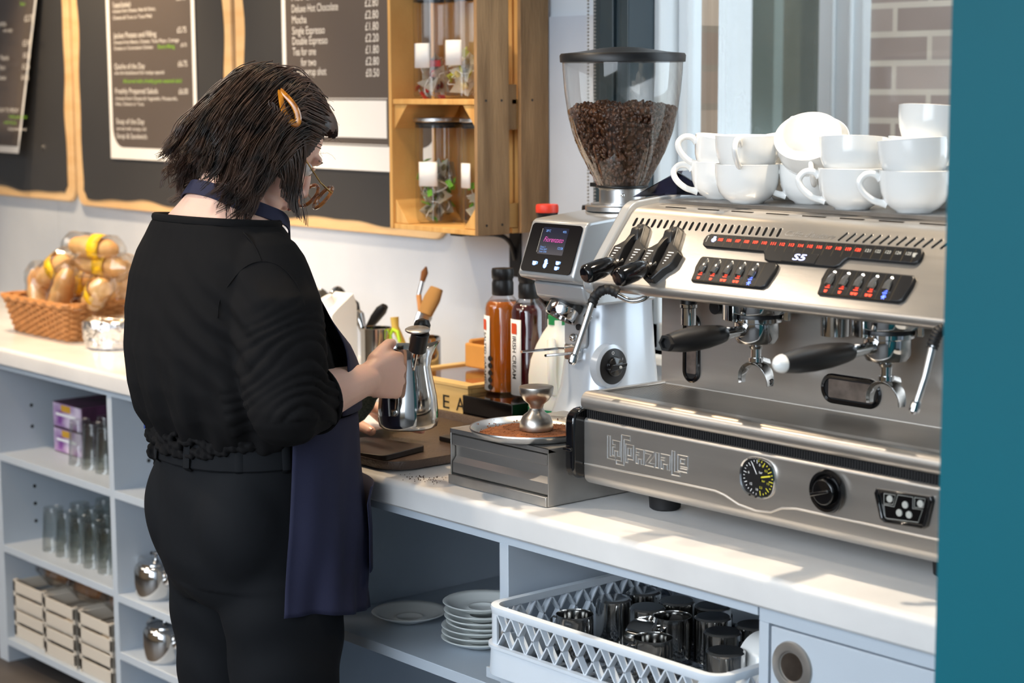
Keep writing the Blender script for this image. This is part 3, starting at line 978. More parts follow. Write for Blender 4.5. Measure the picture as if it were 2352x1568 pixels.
# brewing groups with portafilters
def group(gx, yend, tipmat):
    gy = 2.192
    g = MB().lathe([(0.0, 1.275), (0.047, 1.275), (0.047, 1.247), (0.044, 1.243), (0.041, 1.243)], (gx, gy, 0), 40)
    obj('group_head', g, 'chrome', em)
    cl = MB()
    for a0 in (20, 200, 110):
        n = 8
        R = []
        for k in range(n + 1):
            a = math.radians(a0 + 70 * k / n)
            c_, s_ = math.cos(a), math.sin(a)
            R.append([(gx + r * c_, gy + r * s_, z) for r, z in ((0.044, 1.262), (0.054, 1.262), (0.054, 1.232), (0.044, 1.232))])
        cl.rings(R)
    obj('group_collar', cl, 'chrome', em, bev=0.0015)
    obj('gasket_ring', MB().lathe([(0.0385, 1.246), (0.0405, 1.243), (0.0405, 1.236), (0.0385, 1.235)], (gx, gy, 0), 40, close=True), 'black', em)
    pf = obj('portafilter', MB().lathe([(0.038, 1.238), (0.0405, 1.236), (0.0405, 1.230), (0.0355, 1.228), (0.0355, 1.205), (0.030, 1.196), (0.012, 1.190), (0.010, 1.186), (0.0, 1.186)], (gx, gy, 0), 40), 'chrome', em)

    def sub(name, mb, m, **k):
        o = obj(name, mb, m, pf, world=False, **k)
        for q in o.data.vertices: q.co = q.co - V(em.location)
        return o
    L_ = gy - 0.034 - yend
    y0 = gy - 0.034
    zz_ = 1.217
    P = lambda t: (gx, y0 - t * L_, zz_ - 0.004 * t)
    sub('neck', MB().tube([P(-0.02), P(0.10), P(0.26)], [0.010, 0.0085, 0.0115], 20), 'chrome')
    ts = [0.22, 0.24, 0.30, 0.45, 0.62, 0.78, 0.90, 0.94]
    rs = [0.010, 0.0128, 0.0150, 0.0182, 0.0192, 0.0175, 0.0142, 0.0130]
    sub('handle', MB().tube([P(t) for t in ts], rs, 24), 'black')
    if tipmat == 'paper':
        sub('handle_tip', MB().tube([P(t) for t in (0.935, 0.95, 0.98, 1.0, 1.012)], [0.0134, 0.013, 0.0105, 0.006, 0.001], 24), 'china')
    else:
        sub('handle_end', MB().lathe([(0.0134, -0.004), (0.0134, 0.004), (0.009, 0.004), (0.0085, -0.002), (0, -0.002)], P(0.955), 6, RX), 'rubber')
    sub('spout_neck', MB().cyl((gx, gy, 1.188), (gx, gy, 1.168), 0.0085).cyl((gx, gy, 1.172), (gx, gy, 1.164), 0.0115), 'chrome')
    # double spout: two horn-like arms curving down to each side (along X)
    for s in (-1, 1):
        R = []
        for k in range(11):
            a = math.radians(88 - 98 * k / 10)
            c_, s_ = math.cos(a), math.sin(a)
            wd = 0.0125 * (1 - 0.45 * (k / 10) ** 2)
            R.append([(gx + s * rr_ * c_, gy + yy, 1.134 + rr_ * s_) for rr_, yy in ((0.0265, -wd * .6), (0.0265, wd * .6), (0.031, wd), (0.0335 - 0.004 * k / 10, wd * .7), (0.0335 - 0.004 * k / 10, -wd * .7), (0.031, -wd))])
        sub('spout', MB().rings(R), 'chrome', bev=0.001)
    sub('spout_nut', MB().cyl((gx + 0.0, gy + 0.006, 1.166), (gx, gy + 0.026, 1.160), 0.009, n=6), 'chrome', bev=0.001)


group(-1.985, 1.985, 'gloss')
group(-1.728, 1.948, 'paper')
obj('rear_pipe', MB().cyl((-1.862, 2.235, 1.275), (-1.862, 2.235, 1.215), 0.022), 'dkchrome', em)

# sight glasses in the back panel
def sight(cx, cz, w_, h_, nm):
    o = V((cx, 2.2575, cz))
    r = min(w_, h_) / 2
    outer = rrect(w_, h_, r * 0.98, 8)
    inner = rrect(w_ - 0.013, h_ - 0.013, (r - 0.0065) * 0.98, 8)
    mb = MB()
    def ring(pts, yy): return [(cx + a, yy, cz + b) for a, b in pts]
    mid = rrect(w_ - 0.005, h_ - 0.005, (r - 0.0025) * 0.98, 8)
    mb.rings([ring(outer, 2.2585), ring(outer, 2.2555), ring(mid, 2.2535), ring(inner, 2.2545), ring(inner, 2.2585)], False, False)
    b = obj(nm, mb, 'gloss', em)
    wi, hi = (w_ - 0.03, h_ - 0.018) if w_ > h_ else (w_ - 0.018, h_ - 0.03)
    obj('level_window', MB().prism(rrect(w_ - 0.013, h_ - 0.013, (r - 0.0065) * 0.98, 8), (cx, 2.2570, cz), UX, UZ, (0, 1, 0), 0.001), 'black', em)
    obj('level_glass', MB().prism(rrect(wi, hi, 0.003, 3), (cx, 2.2560, cz), UX, UZ, (0, 1, 0), 0.001), 'level', em)


sight(-2.189, 1.160, 0.040, 0.118, 'sight_frame')
sight(-1.847, 1.128, 0.118, 0.047, 'sight_frame')
sc = at(1540, 773, 'y', 2.257)
obj('screw', MB().lathe([(0.0, -0.004), (0.005, -0.003), (0.0065, 0.0)], sc, 20, Matrix.Rotation(PI / 2, 3, 'X') @ Matrix.Rotation(PI, 3, 'X') @ Matrix.Rotation(PI, 3, 'X')), 'chrome', em)
v1 = at(1582, 690, 'y', 2.21)
obj('valve_cap', MB().lathe([(0.0135, -0.012), (0.0135, 0.0), (0.011, 0.014), (0.007, 0.02)], (v1.x, 2.21, v1.z), 24), 'black', em)
obj('valve_body', MB().lathe([(0.0, -0.040), (0.0125, -0.040), (0.0125, -0.012), (0.0145, -0.011), (0.0145, -0.006), (0.012, -0.004)], (v1.x, 2.21, v1.z), 24), 'chrome', em)
v2 = at(1640, 706, 'y', 2.19)
obj('thumb_knob', MB().cyl((v2.x, 2.19, v2.z), (v2.x, 2.215, v2.z), 0.0115, n=20).cyl((v2.x, 2.215, v2.z), (v2.x, 2.258, v2.z), 0.007), 'black', em, bev=0.001)
obj('valve_bracket', MB().box(v2.x - 0.012, v2.x + 0.014, 2.21, 2.258, v2.z - 0.004, 1.27), 'black', em)

# steam wands
def curve3(pts, n=8):
    P = [V(p) for p in pts]
    P = [P[0] * 2 - P[1]] + P + [P[-1] * 2 - P[-2]]
    out = []
    for i in range(1, len(P) - 2):
        for k in range(n):
            t = k / n
            a, b, c, d = P[i - 1], P[i], P[i + 1], P[i + 2]
            out.append(0.5 * ((2 * b) + (c - a) * t + (2 * a - 5 * b + 4 * c - d) * t * t + (3 * b - a - 3 * c + d) * t ** 3))
    out.append(P[-2])
    return out


def wand(p):
    w1 = obj('steam_wand', MB().tube(curve3(p[0:4]), 0.0046, 14), 'chrome', em)
    def sub(name, mb, m, **k):
        o = obj(name, mb, m, w1, world=False, **k)
        for q in o.data.vertices: q.co = q.co - V(em.location)
    if p[4]:
        e = curve3(p[4])
        sub('rubber_grip', MB().tube(e, [0.0078 + 0.001 * (i % 3 == 0) for i in range(len(e))], 16), 'rubber')
    sub('wand_tube', MB().tube(p[5], [0.0055, 0.0052, 0.0052], 16), 'alu')
    t = V(p[5][-1]); d = (V(p[5][-1]) - V(p[5][-2])).normalized()
    sub('wand_tip', MB().tube([t - d * .004, t, t + d * .010, t + d * .014], [.006, .0072, .0072, .004], 16), 'chrome')


A = lambda px, py, y: tuple(at(px, py, 'y', y))
wand([A(1497, 662, 2.13), A(1480, 684, 2.115), A(1448, 690, 2.10), A(1415, 675, 2.085), [A(1420, 674, 2.085), A(1395, 664, 2.075), A(1370, 676, 2.065), A(1358, 702, 2.06)], [A(1361, 692, 2.06), A(1342, 750, 2.045), A(1319, 818, 2.03)]])
wand([A(2230, 742, 2.13), A(2215, 752, 2.115), A(2190, 756, 2.10), A(2170, 758, 2.09), [A(2172, 756, 2.09), A(2158, 760, 2.085), A(2148, 776, 2.08), A(2140, 800, 2.075)], [A(2143, 792, 2.075), A(2125, 865, 2.06), A(2104, 928, 2.05)]])

# embossed maker's name on the lower front panel, squared letters
LP = at(1397, 1000, 'y', 2.08)
S = 0.0075


def letter(strokes, x0, z0):
    mb = MB()
    for st in strokes:
        mb.tube([(x0 + a, 2.0795, z0 + b) for a, b in st], 0.0011, 6)
        for a, b in st: mb.sphere((x0 + a, 2.0795, z0 + b), 0.0011, 6, 4)
    obj('embossed_letter', mb, 'alu', em)


def outl(pts):
    return [pts + [pts[0]]]


t_ = 0.0062
zb = 0.994
H1 = 0.024
lx = -2.206
# L with the small A tucked in
letter(outl([(0, -.002), (0, .036), (t_, .036), (t_, .003), (.018, .003), (.018, -.002)]), lx, zb)
def A_(x0, z0, w_=0.019, h_=H1):
    letter(outl([(0, 0), (0, .014), (w_ - .012, .014), (w_ - .012, .018), (0, .018), (0, h_), (w_, h_), (w_, 0), (w_ - .006, 0), (w_ - .006, .008), (.005, .008), (.005, 0)]), x0, z0)
A_(lx + 0.012, zb + 0.005, 0.018, 0.025)
letter(outl([(0, -.008), (0, -.002), (.012, -.002), (.012, .042), (.032, .042), (.032, .035), (.018, .035), (.018, -.008)]), lx + 0.021, zb)
letter(outl([(0, -.002), (0, .028), (.018, .028), (.018, .004), (.005, .004), (.005, -.002)]) + outl([(.005, .010), (.005, .022), (.012, .022), (.012, .010)]), lx + 0.043, zb)
A_(lx + 0.067, zb, 0.018)
letter(outl([(0, 0), (0, .005), (.013, .019), (0, .019), (0, H1), (.020, H1), (.020, .019), (.008, .005), (.020, .005), (.020, 0)]), lx + 0.088, zb)
letter(outl([(0, 0), (0, H1), (.007, H1), (.007, 0)]), lx + 0.112, zb)
A_(lx + 0.124, zb, 0.020)
letter(outl([(0, -.006), (0, .032), (t_, .032), (t_, 0), (.018, 0), (.018, -.006)]), lx + 0.148, zb)
letter(outl([(0, 0), (0, H1 + .002), (.022, H1 + .002), (.022, .008), (.006, .008), (.006, .005), (.021, .005), (.021, 0)]) + outl([(.006, .013), (.006, .020), (.015, .020), (.015, .013)]), lx + 0.158 + 0.003, zb + 0.002)

# gauge, tap knob and key plate
gc = V((-1.875, 2.0795, 1.012))
go = oval(0.0355, 0.0315, 40, 2.6)
mb = MB()
mb.rings([[(gc.x + a * k, gc.y + yy, gc.z + b * k) for a, b in go] for k, yy in ((1, 0.002), (1, -0.003), (0.96, -0.005), (0.91, -0.003), (0.91, 0.002))], False, False)
ga = obj('pressure_gauge', mb, 'chrome', em)
def gsub(name, mb, m):
    o = obj(name, mb, m, ga, world=False, fix=False)
    for q in o.data.vertices: q.co = q.co - V(em.location)
gsub('dial', MB().prism([(a * .92, b * .92) for a, b in go], (gc.x, gc.y - .0008, gc.z), UX, UZ, (0, 1, 0), .001), 'black')
def tick(a, r0, r1, w_, mb):
    c_, s_ = math.cos(math.radians(a)), math.sin(math.radians(a))
    px_, pz_ = -s_ * w_, c_ * w_
    mb.add([(gc.x + r0 * c_ - px_, gc.y - .0012, gc.z + r0 * s_ * .9 - pz_), (gc.x + r1 * c_ - px_, gc.y - .0012, gc.z + r1 * s_ * .9 - pz_), (gc.x + r1 * c_ + px_, gc.y - .0012, gc.z + r1 * s_ * .9 + pz_), (gc.x + r0 * c_ + px_, gc.y - .0012, gc.z + r0 * s_ * .9 + pz_)], [(0, 1, 2, 3)])
tk, ty = MB(), MB()
for k, a in enumerate(range(95, 270, 12)): tick(a, .024 if k % 3 == 0 else .027, .030, .0005, tk)
for k, a in enumerate(range(-80, 90, 12)): tick(a, .022 if k % 3 == 0 else .027, .030, .0007, ty)
tick(118, .004, .027, .0007, tk)
tick(15, .006, .025, .0012, ty)
for s, x_, z_ in (('0', 0.002, .018), ('6', -.020, .004), ('12', -.016, -.013), ('16', -.004, -.020), ('bar', 0.002, .007)):
    text_mb(s, (gc.x + x_, gc.y - .001, gc.z + z_), UX, UZ, .004, mb=tk)
for s, x_, z_ in (('0', .008, .017), ('0.5', .013, .011), ('1.5', .018, -.008), ('2.5', .003, -.016), ('bar', .008, -.005)):
    text_mb(s, (gc.x + x_, gc.y - .001, gc.z + z_), UX, UZ, .0036, mb=ty)
gsub('white_scale', tk, 'paper')
gsub('yellow_scale', ty, 'yprint')
gsub('needle_hub', MB().box(gc.x - .005, gc.x + .006, gc.y - .003, gc.y - .001, gc.z - .005, gc.z + .005), 'black')
kc = V((-1.738, 2.080, 1.014))
kn = obj('tap_ring', MB().lathe([(0.030, 0.0), (0.032, -0.004), (0.030, -0.010), (0.026, -0.009), (0.023, -0.004), (0.0, -0.004)], kc, 40, Matrix.Rotation(-PI / 2, 3, 'X')), 'gloss', em)
kb = MB().lathe([(0.0, 0), (0.021, 0), (0.019, 0.014), (0.0, 0.015)], kc + V((0, -0.002, 0)), 32, RX)
kb.rings([[(kc.x + a * .9, kc.y - yy, kc.z + b * .9) for a, b in ((-.019, -.009), (.019, .003), (.018, .008), (-.020, -.003))] for yy in (0.012, 0.024)])
o = obj('tap_knob', kb, 'gloss', em, bev=0.0015)
kp = [(-1.650, 1.033), (-1.553, 1.037), (-1.551, 1.030), (-1.560, 0.993), (-1.566, 0.989), (-1.634, 0.986), (-1.642, 0.990), (-1.653, 1.026)]
kx = MB()
cx_, cz_ = -1.602, 1.011
kx.rings([[(cx_ + (a - cx_) * k, 2.080 + yy, cz_ + (b - cz_) * k) for a, b in kp] for k, yy in ((1, .002), (1, -.004), (.96, -.007), (.86, -.006), (.84, -.002))], False, True)
ky = obj('key_plate', kx, 'gloss', em, bev=0.0015)
def ksub(name, mb, m, **k):
    o = obj(name, mb, m, ky, world=False, **k)
    for q in o.data.vertices: q.co = q.co - V(em.location)
kl = MB()
for poly in ([(-1.637, 1.027), (-1.617, 1.028), (-1.621, 1.014), (-1.637, 1.013)], [(-1.584, 1.030), (-1.566, 1.031), (-1.569, 1.018), (-1.584, 1.016)], [(-1.637, 1.011), (-1.619, 1.011), (-1.613, 1.029), (-1.587, 1.030), (-1.587, 1.014), (-1.570, 1.015), (-1.577, 0.996), (-1.634, 0.992)]):
    q = poly + [poly[0]]
    kl.tube([(a, 2.0775, b) for a, b in q], .0005, 4)
ksub('outline_print', kl, 'print')
for a, b in ((-1.627, 1.021), (-1.600, 1.017), (-1.574, 1.023), (-1.610, 1.004), (-1.593, 1.004)):
    ksub('key', MB().lathe([(.0052, 0), (.005, .0012), (0, .0018)], (a, 2.078, b), 20, RX), 'print')
# ---------------------------------------------------------------- coffee grinder
M['icon_b'] = mat('blue_icon', (0.1, 0.2, 0.8), .5, emit=(0.16, 0.30, 1.0), estr=4.0)
GX, GY = -2.60, 2.455
gd = thing('coffee_grinder', 'silver coffee grinder with a touch screen and a clear hopper full of beans', 'coffee grinder', (GX, GY, CT))


def oring(cx, cy, z, a, b, p=2.6, n=40):
    return [(cx + x, cy + y, z) for x, y in oval(a, b, n, p)]


bd = MB()
bd.rings([oring(GX, GY - .015, .905, .098, .125), oring(GX, GY - .015, .925, .102, .130), oring(GX, GY - .013, .945, .098, .125), oring(GX, GY - .006, .975, .088, .108), oring(GX, GY, 1.03, .078, .094),
          oring(GX, GY + .002, 1.10, .071, .086), oring(GX, GY + .004, 1.17, .066, .080), oring(GX, GY + .006, 1.24, .063, .078)])
obj('body', bd, 'white', gd, angle=60)
for fx in (-.07, .07):
    for fy in (-.10, .08):
        obj('foot', MB().cyl((GX + fx, GY + fy, CT), (GX + fx, GY + fy, .908), .012), 'rubber', gd)
# head: extruded side profile, screen leaning back
S0, S1 = (2.285, 1.250), (2.322, 1.345)
hx0, hx1 = -2.668, -2.512
prof = [(2.58, 1.225), (2.36, 1.222)] + [(2.287, 1.243), (2.281, 1.250), (2.318, 1.347), (2.326, 1.351)] + [(2.46, 1.362), (2.575, 1.36), (2.59, 1.34), (2.59, 1.24)]
obj('head', MB().ext(prof, hx0, hx1), 'silver', gd, bev=0.006, seg=3)
obj('head_underside', MB().ext([(2.50, 1.2235), (2.50, 1.195), (2.335, 1.195), (2.318, 1.205), (2.310, 1.2345)], hx0 + .012, hx1 - .006), 'silver', gd, bev=0.005)
sv = V((0, S1[0] - S0[0], S1[1] - S0[1])).normalized()
sn = V((1, 0, 0)).cross(sv)
so = V((GX + .010, (S0[0] + S1[0]) / 2, (S0[1] + S1[1]) / 2)) + sn * .0052
scr = obj('screen', MB().prism(rrect(.138, .094, .008, 4, 0, 0), so, (1, 0, 0), sv, sn, .0012), 'glassblack', gd)
def on_scr(name, mb, m, **k):
    o = obj(name, mb, m, scr, world=False, fix=False)
    for q in o.data.vertices: q.co = q.co - V(gd.location)
def sp(a, b): return so + V((1, 0, 0)) * a + sv * b + sn * .0014
dpm = mat('display_dark_blue', srgb(10, 12, 24), 0.1, emit=(0.01, 0.012, 0.03), estr=0.6)
on_scr('display', MB().prism(rrect(.070, .052, .001, 2, 0.0, .014), so, (1, 0, 0), sv, sn, .0014), dpm)
mtxt = mat('magenta_text', (0.3, 0.05, 0.2), 0.5, emit=(0.42, 0.05, 0.25), estr=1.0)
btxt = mat('dim_blue_text', (0.1, 0.2, 0.4), 0.5, emit=(0.10, 0.22, 0.55), estr=1.0)
on_scr('brand_lettering', text_mb('Fiorenzato', sp(-.026, .012), (1, 0, 0), sv, .010, width=.054, shear=.35), mtxt)
for s, a, b, al, h in (('28°C', -.026, .031, 'LEFT', .0045), ('40%', .030, .031, 'RIGHT', .0045), ('Dose 1', -.030, .0, 'LEFT', .0035), ('Wed 20/7', -.030, -.0045, 'LEFT', .0035), ('Total 12345', -.030, -.009, 'LEFT', .003), ('12:58', .032, -.001, 'RIGHT', .005)):
    on_scr('display_lettering', text_mb(s, sp(a, b), (1, 0, 0), sv, h, al), btxt)
on_scr('side_bar', MB().prism([(-.0375, -.009), (-.0365, -.009), (-.0365, .037), (-.0375, .037)], so, (1, 0, 0), sv, sn, .0016), 'print')
def cupicon(cx, cy, s=1.0):
    mb = MB()
    mb.prism([(cx - .005 * s, cy + .003 * s), (cx - .004 * s, cy - .003 * s), (cx - .002 * s, cy - .0045 * s), (cx + .003 * s, cy - .0045 * s), (cx + .005 * s, cy - .003 * s), (cx + .006 * s, cy + .003 * s)], so, (1, 0, 0), sv, sn, .0016)
    mb.tube([so + V((1, 0, 0)) * (cx + a * s) + sv * (cy + b * s) + sn * .0015 for a, b in ((.006, .002), (.009, .002), (.0085, -.002), (.005, -.002))], .0005 * s, 4)
    return mb
on_scr('cup_icon', cupicon(-.035, -.030), 'icon_b')
on_scr('two_cup_icon', cupicon(.028, -.026, .9), 'icon_b')
on_scr('two_cup_icon', cupicon(.028, -.036, .9), 'icon_b')
hd = MB()
hd.prism(oval(.0045, .0055, 16, 2, -.004, -.033), so, (1, 0, 0), sv, sn, .0016)
for a, l in ((-.35, .010), (-.1, .012), (.15, .012), (.4, .010), (.9, .008)):
    d = V((1, 0, 0)) * math.sin(a) + sv * math.cos(a)
    c = so + V((1, 0, 0)) * -.004 + sv * -.033 + sn * .0015
    hd.tube([c, c + d * l], [.0014, .0009], 5)
on_scr('hand_icon', hd, 'icon_b')
# chute and portafilter fork
cm = MB()
d = V((-.10, -.50, -.85)).normalized()
c0 = V((GX - .006, 2.352, 1.196))
cm.tube([c0, c0 + d * .012], [.034, .032], 28)
obj('chute_collar', cm, 'black', gd)
mt = d.to_track_quat('Z', 'Y').to_matrix()
obj('chute', MB().lathe([(.030, 0), (.030, .022), (.0285, .024), (.026, .023), (.025, .004), (0, .004)], c0 + d * .010, 36, mt), 'chrome', gd)
obj('chute_screw', MB().cyl((GX + .046, 2.355, 1.172), (GX + .060, 2.345, 1.172), .008, n=6), 'chrome', gd, bev=.001)
obj('face_plate', MB().prism(rrect(.06, .085, .01, 3, 0, 0), (GX, 2.371, 1.150), (1, 0, 0), (0, 0, 1), (0, -1, 0), .004), 'silver', gd)
obj('sensor_eye', MB().cyl((GX + .012, 2.362, 1.148), (GX + .012, 2.3655, 1.148), .006, n=20), 'rubber', gd)
fk = MB()
for s in (-1, 1):
    fk.tube([(GX + s * .010, 2.36, 1.105), (GX + s * .030, 2.350, 1.104), (GX + s * .034, 2.325, 1.104), (GX + s * .034, 2.262, 1.106)], .0038, 8, flat=.7)
obj('fork', fk, 'chrome', gd)
obj('fork_mount', MB().box(GX - .016, GX + .016, 2.352, 2.372, 1.085, 1.115), 'chrome', gd, bev=.003)
obj('fork_screw', MB().sphere((GX + .004, 2.358, 1.128), .008, 14, 8), 'chrome', gd)
# side switch
kx_ = -2.533
MXp = Matrix.Rotation(PI / 2, 3, 'Y')
kc2 = V((kx_, 2.395, 1.077))
obj('switch_ring', MB().lathe([(.042, -.012), (.041, .004), (.034, .007)], kc2, 40, MXp), 'white', gd)
sw = obj('switch_plate', MB().lathe([(.034, 0), (.034, .008), (.032, .0095), (0, .0095)], kc2, 40, MXp), 'black', gd)
def on_sw(name, mb, m, **k):
    o = obj(name, mb, m, sw, world=False, **k)
    for q in o.data.vertices: q.co = q.co - V(gd.location)
on_sw('switch_knob', MB().lathe([(.020, .0095), (.018, .016), (0, .018)], kc2, 28, MXp).prism([(-.022, -.008), (.020, -.001), (.022, .006), (-.016, .006), (-.024, -.002)], kc2 + V((.012, 0, 0)), (0, 1, 0), (0, 0, 1), (1, 0, 0), .012), 'gloss', bev=.0015)
on_sw('switch_marks', text_mb('O', kc2 + V((.0096, -.003, .023)), (0, 1, 0), (0, 0, 1), .006, 'CENTER', lift=.0003, mb=text_mb('I', kc2 + V((.0096, .022, .010)), (0, 1, 0), (0, 0, 1), .005, 'CENTER', lift=.0003)), 'paper', fix=False)
obj('knob_screw', MB().sphere((kx_ + .0255, 2.397, 1.077), .003, 10, 6), 'print', gd)
# adjustment collar, neck, hopper, lid
HX, HY = -2.60, 2.488
co = MB()
n = 72
co.rings([[(HX + (r + (0.0008 if k % 2 else 0)) * math.cos(2 * PI * k / n), HY + (r + (0.0008 if k % 2 else 0)) * math.sin(2 * PI * k / n), z) for k in range(n)] for r, z in ((.066, 1.3605), (.070, 1.362), (.070, 1.370), (.066, 1.372))])
obj('adjustment_ring', co, 'alu', gd, angle=20)
nk = MB().lathe([(.060, 1.371), (.060, 1.375), (.044, 1.376), (.044, 1.403), (.041, 1.404)], (HX, HY, 0), 40)
obj('hopper_neck', nk, 'alu', gd)
obj('neck_screw', MB().sphere((HX + .033, HY - .030, 1.392), .004, 12, 6), 'chrome', gd)
hp_ = [(.041, 1.398), (.046, 1.402), (.049, 1.410), (.054, 1.420), (.068, 1.446), (.082, 1.473), (.095, 1.507), (.104, 1.543), (.110, 1.585), (.1135, 1.625), (.1145, 1.648)]
obj('hopper', MB().lathe(hp_, (HX, HY, 0), 64), 'hopper', gd, fix=False)
obj('hopper_shutter', MB().box(HX - .085, HX - .040, HY - .006, HY + .006, 1.403, 1.411).lathe([(.0475, 1.404), (.050, 1.405), (.050, 1.409), (.0475, 1.410)], (HX, HY, 0), 40, close=True), 'black', gd, bev=.001)
obj('lid', MB().lathe([(.1135, 1.640), (.1185, 1.641), (.1195, 1.653), (.117, 1.657), (.085, 1.660), (.040, 1.667), (.015, 1.669), (0, 1.669)], (HX, HY, 0), 64), 'black', gd)

# coffee beans: a filled cone, beans packed against the wall and heaped on top
rb_ = random.Random(3)
bp = []
m_, n_ = 5, 8
bean0 = []
for i in range(m_ + 1):
    t = PI * i / m_
    for k in range(n_):
        a = 2 * PI * k / n_
        x, y, z = 0.0062 * math.cos(t), .0045 * math.sin(t) * math.cos(a), .0038 * math.sin(t) * math.sin(a)
        if math.sin(a) > .9: z *= .45
        bean0.append(V((x, y, z)))
bf = [(i * n_ + k, i * n_ + (k + 1) % n_, (i + 1) * n_ + (k + 1) % n_, (i + 1) * n_ + k) for i in range(m_) for k in range(n_)]
def hr(z):
    for (r0, z0), (r1, z1) in zip(hp_, hp_[1:]):
        if z0 <= z <= z1: return r0 + (r1 - r0) * (z - z0) / (z1 - z0)
    return hp_[-1][0]
bb = MB()
core = [(.03, 1.405)] + [(r - .012, z) for r, z in hp_ if 1.41 < z < 1.54] + [(.092, 1.545), (.05, 1.553), (0, 1.558)]
bb.lathe(core, (HX, HY, 0), 32)
cnt = 0
while cnt < 2600:
    z = 1.412 + (1.552 - 1.412) * rb_.random() ** .8
    if cnt % 4 == 0:
        a = rb_.random() * 2 * PI; r = math.sqrt(rb_.random()) * .098
        z = 1.560 - .012 * (r / .1) ** 2 + rb_.random() * .008 - .004 + .004 * math.sin(a * 2)
    else:
        a = rb_.random() * 2 * PI; r = hr(z) - .0050 - rb_.random() * .005
    E_ = Euler((rb_.random() * 6, rb_.random() * 6, rb_.random() * 6)).to_matrix()
    c = V((HX + r * math.cos(a), HY + r * math.sin(a), z))
    k = .9 + .25 * rb_.random()
    bb.add([c + E_ @ (p * k) for p in bean0], bf)
    cnt += 1
bm_ = mat('roasted_beans', srgb(48, 28, 18), 0.36, col2=srgb(104, 66, 42), vscale=120, spec=.6)
single('coffee_beans', bb, bm_, 'dark roasted coffee beans filling the clear grinder hopper', 'coffee beans', loc=(HX, HY, 1.41), fix=False, angle=60)['kind'] = 'stuff'

# ---------------------------------------------------------------- cups on the machine
def cup_proto(name):
    t = thing(name, 'x', 'cup', (0, 0, 0))
    pr = [(0, .003), (.022, .003), (.024, 0), (.027, 0), (.0285, .003), (.0375, .008), (.0455, .018), (.0500, .030), (.0522, .045), (.0528, .060), (.0532, .063), (.0518, .0635), (.0500, .060), (.0492, .045), (.0468, .031), (.042, .020), (.034, .012), (.020, .008), (0, .007)]
    obj('bowl', MB().lathe(pr, (0, 0, 0), 48), 'china', t, angle=70)
    hpth = curve3([(.0505, 0, .050), (.060, 0, .057), (.073, 0, .056), (.0815, 0, .045), (.076, 0, .031), (.060, 0, .018), (.041, 0, .0125)], 6)
    rad = [.0052, .0047] + [.0042] * (len(hpth) - 5) + [.0046, .005, .0056]
    obj('handle', MB().tube(hpth, rad, 14, flat=1.25), 'china', t, angle=70)
    return t


cup0 = cup_proto('coffee_cup')
CG = 'white cups piled on the espresso machine'
cups = []


def put_cup(x, y, z, ang, label, tilt=0.0, tdir=0.0, flip=False):
    o = cup0 if not cups else copy_tree(cup0)
    m_ = Matrix.Translation((x, y, z)) @ Matrix.Rotation(math.radians(tdir), 4, 'Z') @ Matrix.Rotation(math.radians(tilt), 4, 'Y') @ Matrix.Rotation(math.radians(-tdir), 4, 'Z') @ Matrix.Rotation(math.radians(ang), 4, 'Z')
    if flip:
        m_ = Matrix.Translation((x, y, z + .0635)) @ Matrix.Rotation(math.radians(ang), 4, 'Z') @ Matrix.Rotation(PI, 4, 'X')
    o.matrix_world = m_
    setp(o, label, 'cup', CG)
    cups.append(o)
    return o


ZT = 1.4077
NEST = 0.046
CPX = lambda px, py, z=ZT: at(px, py, 'z', z)
a = CPX(1718, 468); B1 = a
# ang: direction the handle points to; -X is image-left-and-away, -Y is image-left-and-near
def cupat(px, py, z, ang, label, **k):
    p = at(px, py, 'z', z)
    return put_cup(p.x, p.y, z, ang, label, **k)


b1 = cupat(1716, 466, ZT, 95, 'white cup at the left front of the bottom row on the machine')
b2 = cupat(1662, 462, ZT, -130, 'leftmost white cup of the bottom row, handle out to the left')
b2.location = (b1.location.x - .108, b1.location.y + .055, ZT)
b3 = cupat(1846, 474, ZT, -135, 'white cup second from the left in the bottom row, handle to the left')
b4 = cupat(1957, 480, ZT, -140, 'white cup third from the left in the bottom row, handle to the left')
b5 = cupat(2100, 488, ZT, -135, 'large-looking white cup nearest the teal panel in the bottom row')
b3.location.y += .065; b3.location.x -= .04
u = lambda b, dz=NEST: (b.location.x, b.location.y, b.location.z + dz)
c1 = put_cup(*u(b1), -62, 'white cup nested in the left front cup, its handle facing the room')
c2 = put_cup(*u(b2, .040), -125, 'tilted white cup at the top left with its loop handle against the window', tilt=8, tdir=20)
c4 = put_cup(*u(b4), 35, 'white cup nested in the third cup of the bottom row, handle to the right', tilt=6, tdir=120)
c5 = put_cup(*u(b5), 60, 'white cup nested in the cup nearest the teal panel, handle against the window', tilt=-5, tdir=0)
d5 = put_cup(b5.location.x + .005, b5.location.y + .03, b5.location.z + .093, 60, 'topmost white cup beside the teal panel', tilt=6, tdir=90)
def lean(px, py, y, tilt, tdir, ang, label):
    c = at(px, py, 'y', y)
    n_ = V((math.sin(math.radians(tilt)) * math.cos(math.radians(tdir)), math.sin(math.radians(tilt)) * math.sin(math.radians(tdir)), math.cos(math.radians(tilt))))
    b_ = c - n_ * .062
    return put_cup(b_.x, b_.y, b_.z, ang, label, tilt=tilt, tdir=tdir)


